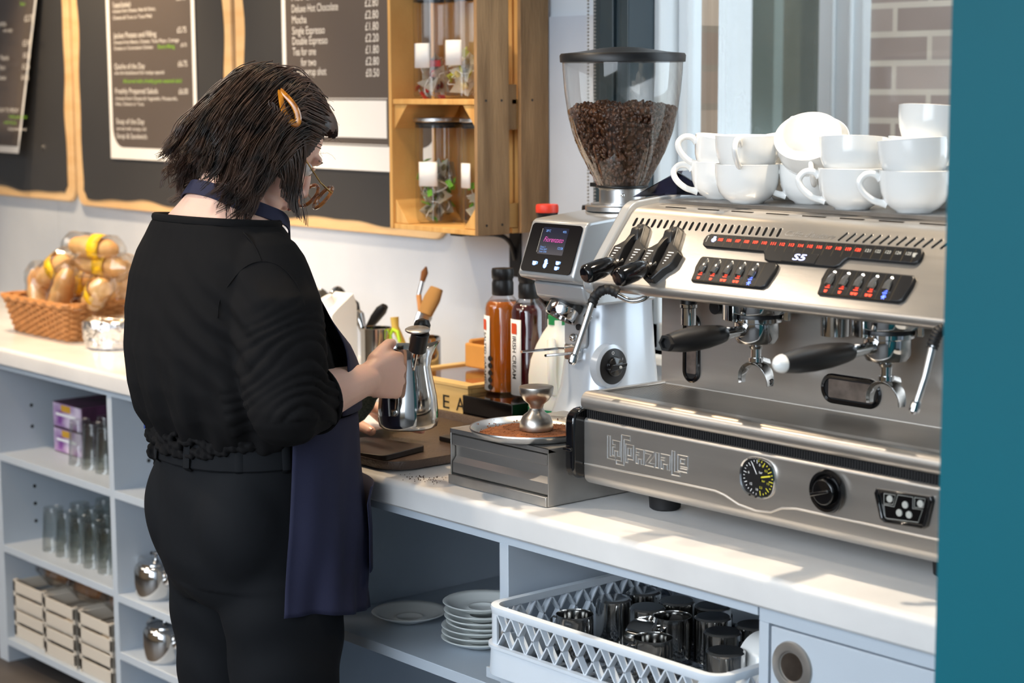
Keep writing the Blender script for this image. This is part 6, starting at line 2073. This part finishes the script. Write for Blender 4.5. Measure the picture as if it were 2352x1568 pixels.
# nails
for q, d_, n_, r in ((t2, (t2 - t1), V((.55, -.55, .62)), .0078),):
    d_ = d_.normalized(); n_ = n_.normalized(); n_ = (n_ - d_ * n_.dot(d_)).normalized(); s_ = d_.cross(n_)
    R = []
    for k in range(6):
        t = k / 5
        w_ = .0062 * (1 - .25 * (2 * t - 1) ** 2)
        R.append([q + d_ * (.012 * t - .006) + s_ * (w_ * a) + n_ * (.0094 - .0022 * a * a - .0006 * t) for a in np.linspace(-1, 1, 6)])
    wear('nail', MB().rings(R, False, False, False), mat('nail', srgb(232, 178, 166), .25, coat=.5))
for s in (-1, 1):
    wear('eye', MB().sphere(h(s * .030, .072, .004), .0125, 16, 10), mat('eye_white', srgb(235, 232, 228), .2))
    wear('iris', MB().sphere(h(s * .030, .0805, .002), .0052, 12, 8), mat('iris', srgb(60, 40, 28), .2))
    wear('eyelid', MB().tube([h(s * .030 + .014 * math.cos(a), .0765 + .006 * math.sin(a), .009 + .003 * math.sin(a)) for a in np.linspace(0, PI, 9)], .0028, 8), 'skin')
    wear('eyebrow', MB().tube([h(s * .014, .090, .026), h(s * .030, .088, .031), h(s * .046, .076, .027)], [.0022, .003, .0012], 8, flat=.5), 'hair')
wear('lips', MB().tube([h(-.020, .094, -.061), h(-.008, .101, -.059), h(0, .102, -.061), h(.008, .101, -.059), h(.020, .094, -.061)], [.002, .0045, .0045, .0045, .002], 10, flat=1.2), mat('lips', srgb(190, 110, 104), .45))

# ---- shirt: torso and sleeves as one skin
sh = MB()
sh.rings([ering(PX, 1.785, .985, .172, .152), ering(PX, 1.780, 1.010, .186, .162), ering(PX, 1.770, 1.040, .198, .170), ering(PX, 1.758, 1.090, .203, .172), ering(PX, 1.742, 1.150, .203, .160), ering(PX, 1.722, 1.215, .203, .134), ering(PX, 1.716, 1.275, .198, .114),
          ering(PX, 1.715, 1.315, .184, .099), ering(PX, 1.724, 1.345, .164, .097), ering(PX, 1.724, 1.368, .142, .089, tilt=-.06)])
sh.sphere((PX - .075, 1.828, 1.120), .070, 20, 12)
sh.sphere((PX + .075, 1.828, 1.120), .070, 20, 12)
caps(sh, [RS + V((-.02, 0, -.004)), RS.lerp(RE, .3), RS.lerp(RE, .65), RE], [.076, .081, .075, .066], 28)
se = RE.lerp(RW, .32)
sh.tube([RE, RE.lerp(RW, .16), se], [.066, .063, .0575], 28)
caps(sh, [LS + V((.02, 0, -.004)), LS.lerp(LE, .4), LE], [.072, .074, .064], 28)
le = LE.lerp(LW, .36)
sh.tube([LE, LE.lerp(LW, .18), le], [.064, .060, .054], 28)
ax = (RE - RS).normalized()
fx_ = (RW - RE).normalized()


def crease(p, n):
    d = 0.0
    # sleeve wrinkles of the right arm, denser towards the inside of the elbow
    for (A_, D_, L_) in ((RS, ax, (RE - RS).length), (LS, (LE - LS).normalized(), (LE - LS).length)):
        q = p - A_
        t = q.dot(D_)
        r = (q - D_ * t)
        if -.02 < t < L_ + .03 and r.length < .105:
            wgt = min(1, max(0, (t - .05) / .09))
            ang = math.atan2(r.y, r.x)
            ph = t * 150 + 3.4 * math.sin(ang * 1.0 + 1.1) + 1.5 * math.sin(ang * 2.3 + t * 9) + 1.1 * math.sin(t * 61)
            d += wgt * .0048 * (abs(math.sin(ph)) ** .7 - .5) * (1.0 + .5 * math.sin(ang + .5) + .5 * math.sin(ang * 3 + t * 35))
    for A_, D_, L_ in ((RE, fx_, .11),):
        q = p - A_
        t = q.dot(D_)
        r = (q - D_ * t)
        if 0 < t < L_ and r.length < .09:
            ang = math.atan2(r.z, r.x)
            d += .0014 * math.sin(t * 90 + ang * 5)
    # soft vertical folds above the waist at the back and side
    if p.z < 1.20 and abs(p.x - PX) < .215:
        w_ = min(1, (1.20 - p.z) / .14)
        an = math.atan2(p.y - 1.76, p.x - PX)
        d += w_ * .0055 * math.sin(an * 13 + 2.2 * math.sin(p.z * 16)) + w_ * .0020 * math.sin(an * 29 + p.z * 20)
    # drag lines from the armpit
    q = p - V((PX + .15, 1.66, 1.20))
    d += .0050 * math.exp(-q.length_squared / .010) * math.sin(q.z * 120 + q.x * 90)
    return d


shm = remesh(sh, .0040, 7, .55, crease)
shirt = wear('shirt', shm, 'shirt', fix=False, angle=180)
# neckline and cuff hems
n_pts = [V(q) for q in ering(PX, 1.724, 1.371, .138, .086, 2.3, 56, tilt=-.07)]
wear('neckline_hem', MB().tube(n_pts + [n_pts[0], n_pts[1]], [.0045] * 58, 8, cap=False, flat=1.6), 'shirt', shirt, world=False).parent = shirt
for c_, d_, r_ in ((se, fx_, .0565), (le, (LW - LE).normalized(), .053)):
    a_ = d_.cross(V((0, 0, 1))).normalized(); b_ = a_.cross(d_)
    cp_ = [c_ + (a_ * math.cos(t) + b_ * math.sin(t)) * r_ for t in np.linspace(0, 2 * PI, 41)]
    wear('cuff_hem', MB().tube(cp_, .0045, 8, cap=False, flat=1.5), 'shirt', shirt)
# shoulder seam
sm = BVHTree.FromPolygons([V(v) for v in shm.v], shm.f)
def hit(px, py, off=0.0):
    r_ = sm.ray_cast(CAM, ray(px, py).normalized())
    return r_[0] + r_[1] * off if r_[0] is not None else None
for pts in (((500, 730), (505, 690), (525, 655), (560, 615), (600, 600), (645, 612), (680, 650), (700, 700)), ((600, 598), (585, 565), (560, 535), (530, 512))):
    q = [hit(a, b, .0004) for a, b in pts]
    q = [x for x in q if x is not None]
    if len(q) > 3: wear('seam', MB().tube(curve3(q, 4), .0011, 6), 'shirt', shirt)
# gathered fabric at the small of the back
g = MB()
rg = random.Random(8)
for k in range(34):
    an = math.radians(196 + k * 3.8)
    c = V((PX + .180 * math.cos(an), 1.785 + SY + .162 * math.sin(an), .1 + .906 - .030 * rg.random() - .004 * (k < 12)))
    tdir = V((-math.sin(an), math.cos(an), (rg.random() - .5) * 1.2)).normalized()
    big = 1.15 if k < 11 else .65
    caps(g, [c - tdir * .022, c + V((math.cos(an), math.sin(an), 0)) * .006 * big, c + tdir * .022], [.007 * big, .0125 * big, .008 * big], 10)
c = V((PX + .17 * math.cos(math.radians(215)), 1.785 + SY + .155 * math.sin(math.radians(215)), .985))
for k in range(26):
    d_ = V((rg.random() - .5, rg.random() - .5, (rg.random() - .5) * 1.6)).normalized()
    cc = c + V(((rg.random() - .5) * .05, (rg.random() - .5) * .04, (rg.random() - .65) * .085))
    caps(g, [cc - d_ * .018, cc + d_ * .018], [.009, .011], 10)
wear('gathered_hem', remesh(g, .0028, 3, .5, lambda p, n: .0018 * math.sin(p.z * 330 + p.x * 160) + .0012 * math.sin(p.x * 420 + p.y * 200)), 'shirt', shirt, fix=False, angle=180)

# ---- trousers
tr = MB()
tr.rings([ering(PX, 1.785, 1.000, .168, .150), ering(PX, 1.785, .955, .171, .156), ering(PX, 1.785, .90, .174, .162), ering(PX, 1.785, .84, .177, .164), ering(PX, 1.785, .78, .176, .160), ering(PX, 1.788, .73, .172, .145), ering(PX, 1.79, .70, .16, .125)])
for s in (-1, 1):
    tr.sphere((PX + s * .078, 1.700, .855), .090, 24, 14, (1.05, .98, 1.5))
    lx_ = PX + s * .090
    tr.rings([ering(lx_, 1.785, .76, .094, .118, 2.1), ering(lx_, 1.785, .68, .095, .112, 2.1), ering(lx_ + s * .002, 1.785, .58, .090, .100, 2.1), ering(lx_ + s * .004, 1.78, .45, .078, .086, 2.1), ering(lx_ + s * .006, 1.765, .25, .072, .078, 2.1), ering(lx_ + s * .006, 1.76, .05, .070, .078, 2.1)])
trm = remesh(tr, .0050, 30, .6, lambda p, n: (.0022 * math.sin(p.z * 60 + 3 * math.sin(p.x * 18) + p.y * 20) if p.z < .74 else .0012 * math.sin(p.z * 45 + p.x * 30)))
trs = wear('trousers', trm, 'trouser', fix=False, angle=180)
wr = MB()
wr.rings([ering(PX, 1.785, .999, .1710, .154), ering(PX, 1.785, .996, .1735, .157), ering(PX, 1.785, .957, .1760, .162), ering(PX, 1.785, .954, .1735, .160)], False, False)
wear('waistband', wr, 'trouser', trs, fix=False)
for an in (250, 285, 318, 345):
    a_ = math.radians(an)
    pts = [(PX + (.172 + o) * math.cos(a_), 1.785 + SY + (.158 + o) * math.sin(a_), z) for o, z in ((.001, 1.000), (.007, .996), (.009, .978), (.011, .957), (.004, .951))]
    wear('belt_loop', MB().tube(pts, .0075, 8, flat=.22, up=(math.cos(a_), math.sin(a_), 0)), 'trouser', trs)
for s in (-1, 1):
    sx_ = PX + s * .098
    wear('shoe', MB().rings([[(sx_ + a, 1.83 + b, z) for a, b in oval(ww, ll, 28, 2.4)] for z, ww, ll in ((.001, .042, .125), (.02, .044, .128), (.045, .042, .118), (.07, .036, .09))]), 'black')

# ---- apron
def torso_front(an, z):
    """distance of the clothed body from its axis"""
    tab = ((.66, .182, .170, 1.787), (.74, .182, .170, 1.787), (.84, .186, .174, 1.787), (.95, .182, .168, 1.786), (1.02, .194, .172, 1.778), (1.09, .207, .178, 1.762), (1.15, .208, .166, 1.748), (1.20, .207, .144, 1.732), (1.26, .203, .124, 1.720), (1.31, .19, .107, 1.717), (1.35, .165, .100, 1.724))
    for q0, q1 in zip(tab, tab[1:]):
        if q0[0] <= z <= q1[0]:
            t = (z - q0[0]) / (q1[0] - q0[0])
            a_, b_, cy = [q0[i] + (q1[i] - q0[i]) * t for i in (1, 2, 3)]
            break
    else:
        a_, b_, cy = tab[0][1:] if z < tab[0][0] else tab[-1][1:]
    c_, s_ = math.cos(an), math.sin(an)
    p = 2.3
    r = (abs(c_ / a_) ** p + abs(s_ / b_) ** p) ** (-1 / p)
    return V((PX + r * c_, cy + SY + r * s_, z)), V((c_, s_, 0))


R = []
NZ, NA = 34, 90
for i in range(NZ + 1):
    z = 1.035 - (1.035 - .700) * i / NZ
    row = []
    t = i / NZ
    a0 = math.radians(-10 - 9 * t)
    a1 = math.radians(197 - 8 * t)
    for j in range(NA + 1):
        an = a0 + (a1 - a0) * j / NA
        p_, n_ = torso_front(an, z)
        fold = .0065 * (t ** .8) * math.sin(an * 9 + 1.2 * math.sin(t * 4)) + .003 * math.sin(an * 21 + t * 5) * t
        flare = .003 + .010 * t * (.6 + .4 * math.sin(max(0, min(PI, an))) ** 2) * (1 if an < 1.6 else .6)
        flare = min(flare, .016 if n_.y > .75 and z > .84 else .05)
        q = p_ + n_ * (flare + fold + .004)
        if z > .845: q.y = min(q.y, 1.966)
        q.z += -.012 * math.sin(an * 1.0) * t - .030 * t * max(0, math.sin(an)) 
        row.append(q)
    R.append(row)
ap = wear('apron', MB().rings(R, False, False, False), 'apron', fix=False, angle=80)
s_ = ap.modifiers.new('solid', 'SOLIDIFY'); s_.thickness = .0018; s_.offset = 1
# bib
R = []
for i in range(24):
    t = i / 23
    z = 1.04 + (1.315 - 1.04) * t
    w0 = math.radians(18 + 38 * t ** 1.1)
    w1 = math.radians(162 - 38 * t ** 1.1)
    row = []
    for j in range(41):
        an = w0 + (w1 - w0) * j / 40
        p_, n_ = torso_front(an, z)
        bust = .032 * math.exp(-((z - 1.115) / .060) ** 2) * (math.exp(-((p_.x - PX - .07) / .075) ** 2) + math.exp(-((p_.x - PX + .07) / .075) ** 2))
        q = p_ + n_ * .012 + V((0, bust * .55, 0))
        row.append(q)
    R.append(row)
bib = wear('bib', MB().rings(R, False, False, False), 'apron', ap, fix=False, angle=80)
s_ = bib.modifiers.new('solid', 'SOLIDIFY'); s_.thickness = .0018; s_.offset = 1
# pocket and hem stitching
R = []
for z in (.90, .87, .82, .77, .745):
    R.append([torso_front(math.radians(a), z)[0] + torso_front(math.radians(a), z)[1] * (.016 + (.010 if z > .89 else 0) + .014 * (1.035 - z) / .36) for a in np.linspace(38, 78, 14)])
pk_ = wear('pocket', MB().rings(R, False, False, False), 'apron', ap, fix=False, angle=80)
s_ = pk_.modifiers.new('solid', 'SOLIDIFY'); s_.thickness = .0018; s_.offset = 1
# straps: round the neck, and round the waist
cl_ = V((PX, 1.73, 1.40))
strap = [torso_front(math.radians(124), 1.312)[0] + V((0, .014, 0)), V((PX - .085, 1.815, 1.352)), V((PX - .098, 1.765, 1.385)), V((PX - .080, 1.715, 1.412)), V((PX - .040, 1.689, 1.426)), V((PX + .004, 1.680, 1.430)), V((PX + .046, 1.692, 1.423)), V((PX + .088, 1.716, 1.404)), V((PX + .106, 1.758, 1.388)), V((PX + .104, 1.800, 1.366)), torso_front(math.radians(56), 1.312)[0] + V((0, .014, 0))]
sp_pts = curve3(strap, 7)
sp_pts = [q + V((0, SY * .8, 0)) for q in sp_pts]
R = []
for i, q in enumerate(sp_pts):
    t_ = (sp_pts[min(i + 1, len(sp_pts) - 1)] - sp_pts[max(i - 1, 0)]).normalized()
    c_ax = V((PX, 1.733, q.z - .02))
    n_ = (q - c_ax); n_ = (n_ - t_ * n_.dot(t_)).normalized()
    n_ = (n_ + V((0, 0, .35))).normalized()
    w_ = t_.cross(n_).normalized()
    R.append([q - w_ * .0135 - n_ * .001, q + w_ * .0135 - n_ * .001, q + w_ * .0135 + n_ * .0015, q - w_ * .0135 + n_ * .0015])
wear('neck_strap', MB().rings(R), 'apron', ap)
bq = V((PX + .094, 1.716, 1.397))
wear('strap_slider', MB().tube([bq + V((-.014, 0, .008)), bq + V((.004, .002, .012)), bq + V((.010, .006, -.010)), bq + V((-.008, .004, -.014)), bq + V((-.014, 0, .008))], .0016, 8), mat('navy_plastic', srgb(60, 66, 90), .3), ap)
R = []
for an in np.linspace(math.radians(196), math.radians(222), 14):
    q, n_ = torso_front(an, 1.006)
    R.append([q + n_ * .0005 + V((0, 0, -.011)), q + n_ * .0005 + V((0, 0, .011)), q + n_ * .003 + V((0, 0, .011)), q + n_ * .003 + V((0, 0, -.011))])
wear('waist_tie', MB().rings(R), mat('blue_cotton', srgb(46, 66, 128), .8), ap)

# ---- hair
cap = MB()
for c_, r_ in (((0, -.014, .030), (.083, .101, .090)), ((0, -.050, -.020), (.078, .066, .085)), ((.042, -.030, -.030), (.044, .060, .082)), ((-.042, -.030, -.030), (.044, .060, .082)), ((0, .030, .070), (.070, .062, .050))):
    s = MB().sphere((0, 0, 0), 1, 32, 20, r_)
    s.xf(Matrix.Translation(V(c_)))
    s.xf(HM)
    cap.add(s.v, s.f)
capm = remesh(cap, .0035, 4, .5)
# keep only where hair grows (not over the face)
HI = HM.inverted()
def on_face(p):
    q = HI @ p
    return q.y > .052 and q.z < .075 and abs(q.x) < .066 or (q.y > .030 and q.z < .0) or (q.y > .064 and q.z < .085)
keep = [not on_face(V(v)) for v in capm.v]
capm.f = [f_ for f_ in capm.f if all(keep[i] for i in f_)]
hair = wear('hair', capm, 'hair', fix=True, angle=180)
bv = BVHTree.FromPolygons([V(v) for v in capm.v], capm.f)
rh = random.Random(21)
strands = MB()
hb = MB()
# shell used to slide strands along: signed distance to the two main ellipsoids in head space
ELL = [(V((0, -.014, .030)), V((.085, .103, .092))), (V((0, -.045, -.020)), V((.082, .072, .085)))]
def push(q):
    for c_, r_ in ELL:
        d = V(((q.x - c_.x) / r_.x, (q.y - c_.y) / r_.y, (q.z - c_.z) / r_.z))
        L_ = d.length
        if L_ < 1.0 and L_ > 1e-6:
            d /= L_
            q = V((c_.x + d.x * r_.x, c_.y + d.y * r_.y, c_.z + d.z * r_.z))
    return q
gl_ = (HI.to_3x3() @ V((0, 0, -1))).normalized()
clipw = CAM + ray(668, 262) * 1.0
def strand_path(a, e, length, wave, ph, outw):
    c_, r_ = ELL[0]
    d = V((math.cos(e) * math.cos(a), math.cos(e) * math.sin(a), math.sin(e)))
    q = V((c_.x + d.x * r_.x, c_.y + d.y * r_.y, c_.z + d.z * r_.z))
    P = [q.copy()]
    n = 18
    st = length / n
    vel = None
    for i in range(n):
        t = i / n
        pull = V((0, -.20 * (1 - t), -1)) + gl_ * (.30 * t if abs(q.x) < .05 else .62 * t)
        if q.y > (-.012 if q.z > .05 else .022): pull = V((.35 if q.x > 0 else -.35, -1.25, -.45))
        pull = pull + V((1 if q.x > 0 else -1, 0, 0)) * .25 * (1 - t)
        if t > .70: pull = pull + V((q.x * 5, -.7, .1)) * outw * (t - .70) / .30
        pull.normalize()
        vel = pull if vel is None else (vel * .55 + pull * .45).normalized()
        q = push(q + vel * st)
        P.append(q.copy())
    out = []
    for i, q in enumerate(P):
        t = i / n
        s_ = V((-q.y, q.x, 0)); s_ = s_.normalized() if s_.length > 1e-6 else V((1, 0, 0))
        out.append(HM @ (q + s_ * (wave * t * t * math.sin(t * 13 + ph)) + V((q.x, q.y, 0)).normalized() * (wave * .5 * t * math.cos(t * 11 + ph))))
    return out
cl_n = 0
while cl_n < 360:
    a = rh.random() * 2 * PI
    e = math.asin(rh.uniform(-.25, 1.0))
    d = V((math.cos(e) * math.cos(a), math.cos(e) * math.sin(a), math.sin(e)))
    if d.y > .55 and d.z < .62: continue
    if d.y > .32 and d.z < .10: continue
    # length left to the bob's edge
    L_ = .228 + .040 * rh.random() - .085 * (1 - d.z) + .07 * max(0, d.y) + .050 * max(0, abs(d.x) - .35) * (d.y > -.75)
    wv_, ph, ow = rh.uniform(.006, .017), rh.random() * 6.3, rh.uniform(.2, 1.2)
    base = strand_path(a, e, L_, wv_, ph, ow)
    nst = 17
    for k in range(nst):
        da, de = rh.gauss(0, .055), rh.gauss(0, .055)
        off = V((rh.gauss(0, 1), rh.gauss(0, 1), rh.gauss(0, 1))) * .0052
        sc_l = rh.uniform(.88, 1.0)
        pts = []
        for i, q in enumerate(base):
            t = i / (len(base) - 1)
            spread = (1 - .62 * t)
            pts.append(q + off * spread + V((math.sin(i * .9 + k), math.cos(i * .7 + k), 0)) * .0007)
        m_ = int(len(pts) * sc_l)
        pts = pts[:max(6, m_)]
        r0 = rh.uniform(.0008, .0014)
        strands.tube(pts, [r0 * (1 - .75 * (i / (len(pts) - 1)) ** 2) for i in range(len(pts))], 3, cap=False)
    cl_n += 1
# fine flyaway hairs
for k in range(70):
    a = rh.random() * 2 * PI; e = math.asin(rh.uniform(.2, 1))
    d = V((math.cos(e) * math.cos(a), math.cos(e) * math.sin(a), math.sin(e)))
    q = HM @ V((d.x * .086, -.014 + d.y * .104, .03 + d.z * .093))
    dd = (HM.to_3x3() @ d) + V((rh.gauss(0, .8), rh.gauss(0, .8), rh.gauss(0, .4)))
    dd.normalize()
    strands.tube([q, q + dd * .008 + V((0, 0, .003)), q + dd * .018, q + dd * .024 + V((0, 0, -.006))], .00022, 3, cap=False)
# loose lock falling over the right cheek
for y0, nn, L0, fw in ((-.062, 60, .120, .000), (-.048, 70, .132, .002), (-.034, 70, .142, .003), (-.020, 60, .150, .004), (-.010, 34, .156, .004), (.002, 12, .160, .004)):
    for k in range(nn):
        b = V((.079 - y0 * .12 + rh.gauss(0, .0025), y0 + rh.gauss(0, .005), .034))
        w_ = rh.gauss(0, .5) + y0 * 90
        pts = []
        for i in range(15):
            t = i / 14
            q = HM @ b
            tw = 1 - .45 * t
            pts.append(q + V((0, 0, -L0 * t)) + V((.006 * t + .004 * math.sin(t * 8 + w_), fw * math.sin(t * 3.0) + .004 * math.sin(t * 7 + w_), 0)))
        strands.tube(pts, [.0012 * (1 - .7 * t) for t in np.linspace(0, 1, 15)], 3, cap=False)
wear('hair_strands', strands, 'hair', hair, fix=False, angle=180)

# hair clips: tortoiseshell snap clips, seated on the hair
tort = mat('tortoiseshell', srgb(236, 150, 30), .12, col2=srgb(120, 56, 14), vscale=55, coat=.8)
def on_hair(px, py, lift=.004):
    r_ = bv.ray_cast(CAM, ray(px, py).normalized())
    if r_[0] is None: return None
    return r_[0] - ray(px, py).normalized() * lift
def clip(px0, py0, px1, py1, nm):
    a_, b_ = on_hair(px0, py0, .022), on_hair(px1, py1, .028)
    if a_ is None or b_ is None: return
    ax_ = b_ - a_
    nrm = (CAM - a_).normalized()
    sd = ax_.cross(nrm).normalized()
    nrm = sd.cross(ax_).normalized()
    if nrm.dot(CAM - a_) < 0: nrm = -nrm
    R = []
    n = 44
    for k in range(n + 1):
        t = 2 * PI * k / n
        u_ = .5 - .5 * math.cos(t)
        wd = .0115 * (math.sin(min(PI, max(0, u_ * PI))) ** .6) * (.35 + .85 * u_)
        s_ = 1 if math.sin(t) >= 0 else -1
        c = a_ + ax_ * u_ + sd * (s_ * wd) + nrm * (.005 * math.sin(PI * u_))
        R.append(c)
    mb = MB().tube(R, [.0042 + .0018 * (.5 - .5 * math.cos(2 * PI * k / n)) for k in range(n + 1)], 8, cap=False, flat=.55, up=tuple(nrm))
    wear(nm, mb, tort, hair)
clip(644, 208, 681, 284, 'hair_clip')
lc = h(-.078, .028, .072)
wear('hair_clip', MB().tube([lc + V((-.01, -.012, .018)), lc + V((-.006, 0, .010)), lc + V((-.004, .012, -.012))], [.004, .008, .006], 10, flat=.5), tort, hair)

# ---- glasses
gm = mat('tortoise_frame', srgb(96, 52, 24), .15, col2=srgb(190, 120, 60), vscale=60, coat=.7)
gold = mat('gold_wire', srgb(225, 185, 120), .2, 1.0)
G0 = V((0, .131, -.014))
def gl3(x, z, y=0.0): return h(x, G0.y + y - abs(x) * .10, G0.z + z)
frm = MB()
for s in (-1, 1):
    frm.tube([gl3(s * .033 + .0250 * math.cos(t), .0235 * math.sin(t)) for t in np.linspace(0, 2 * PI, 41)], .0033, 8, cap=False)
frm.tube([gl3(-.010, .006), gl3(0, .010, .002), gl3(.010, .006)], .0014, 8)
gls = wear('glasses', frm, gm)
for s in (-1, 1):
    wear('lens', MB().add([gl3(s * .033, 0)] + [gl3(s * .033 + .0235 * math.cos(t), .022 * math.sin(t)) for t in np.linspace(0, 2 * PI, 33)[:-1]], [(0, k + 1, (k + 1) % 32 + 1) for k in range(32)]), 'glass', gls, fix=False)
    wear('temple_arm', MB().tube([gl3(s * .058, .010), h(s * .068, .095, -.006), h(s * .076, .040, .006), h(s * .077, -.010, .004), h(s * .074, -.030, -.020)], [.0022, .0014, .0014, .002, .002], 8), gold, gls)

# ---------------------------------------------------------------- pitcher in the right hand, and what is in it
PC = V((-2.722, 2.062, 0))
pz = .976
pt_ = thing('milk_pitcher', 'polished steel milk pitcher held by the handle above the brown tray', 'pitcher', (PC.x, PC.y, pz))
prf = [(0, 0), (.048, 0), (.0535, .004), (.0555, .012), (.0555, .030), (.0530, .060), (.0465, .092), (.0420, .115), (.0410, .130), (.0425, .142), (.0445, .149), (.0455, .1505), (.0432, .149), (.0395, .130), (.0402, .115), (.045, .092), (.0515, .060), (.054, .030), (.054, .012), (.047, .004), (0, .003)]
mb = MB().lathe(prf, (PC.x, PC.y, pz), 56)
spd = V((.55, .83, 0)).normalized()   # spout direction, away from the handle
vs = []
for x, y, z in mb.v:
    t = max(0, (z - pz - .118) / .033)
    d = V((x - PC.x, y - PC.y, 0))
    if t > 0 and d.length > .02:
        k = max(0, d.normalized().dot(spd)) ** 10
        x += spd.x * .016 * k * t; y += spd.y * .016 * k * t; z += .010 * k * t
    vs.append((x, y, z))
mb.v = vs
obj('pitcher_body', mb, 'dkchrome', pt_, angle=60)
hd_ = V((.030, -.069, 0)).normalized()
hp3 = [PC + hd_ * r + V((0, 0, pz + z)) for r, z in ((.040, .138), (.062, .142), (.078, .134), (.080, .110), (.080, .060), (.078, .034), (.060, .030), (.054, .034))]
obj('pitcher_handle', MB().tube([tuple(q) for q in hp3], .0078, 10, flat=.28, up=tuple(hd_)), 'dkchrome', pt_, bev=0)
obj('handle_rivet', MB().cyl(PC + hd_ * .052 + V((0, 0, pz + .036)), PC + hd_ * .064 + V((0, 0, pz + .036)), .006), 'dkchrome', pt_)
obj('milk', MB().lathe([(.0, .100), (.042, .100), (.042, .096), (0, .096)], (PC.x, PC.y, pz), 40), mat('milk', srgb(238, 232, 220), .3), pt_)
# thermometer with round dial and the black rounded handle leaning in the pitcher
tm = thing('milk_thermometer', 'round silver-faced thermometer standing in the milk pitcher', 'thermometer', tuple(at(952, 800, 'y', 2.04)))
d0, d1 = at(935, 852, 'y', 2.02), at(961, 762, 'y', 2.01)
obj('black_sleeve', MB().tube([at(958, 805, 'y', 2.032), at(966, 764, 'y', 2.030)], [.016, .0165], 22), 'black', tm, bev=.001)
obj('probe', MB().tube([at(950, 850, 'y', 2.045), at(958, 805, 'y', 2.032)], .002, 8), 'chrome', tm)
dc = at(959, 757, 'y', 2.026)
obj('dial', MB().lathe([(0, -.003), (.020, -.003), (.0225, -.001), (.0225, .001), (.020, .0025), (0, .003)], dc, 36, (V((.12, -.10, 1.0)).to_track_quat('Z', 'Y').to_matrix())), 'alu', tm)
rz_ = at(917, 845, 'y', 1.995)
bh = thing('whisk', 'black rounded handle of a tool standing in the milk pitcher behind the thermometer', 'kitchen tool', tuple(at(970, 770, 'y', 2.085)))
obj('handle', MB().tube([at(965, 820, 'y', 2.07), at(968, 760, 'y', 2.08), at(970, 745, 'y', 2.082), at(970, 735, 'y', 2.083), at(970, 731, 'y', 2.083)], [.011, .014, .0155, .012, .003], 20), 'black', bh)
# cloth held with the left hand
cr_ = [at(a, b, 'y', yy) for a, b, yy in ((795, 978, 2.085), (815, 955, 2.09), (835, 930, 2.095), (850, 912, 2.09), (868, 900, 2.08))]
R = []
for i, q in enumerate(cr_):
    w_ = (.010, .017, .017, .012, .009)[i]
    R.append([q + RT * (w_ * a) + DN * (w_ * .45 * a) + FW * (-.004 * math.sin(a * 5 + i)) for a in np.linspace(-1, 1, 9)])
chk = mat('teal_check_cloth', srgb(96, 116, 110), .9, col2=srgb(140, 156, 146), vscale=220)
o = obj('dish_cloth', MB().rings(R, False, False, False), chk, None, fix=False)
s_ = o.modifiers.new('solid', 'SOLIDIFY'); s_.thickness = .003
setp(o, 'small teal checked cloth gripped in the left hand by the pitcher', 'cloth')
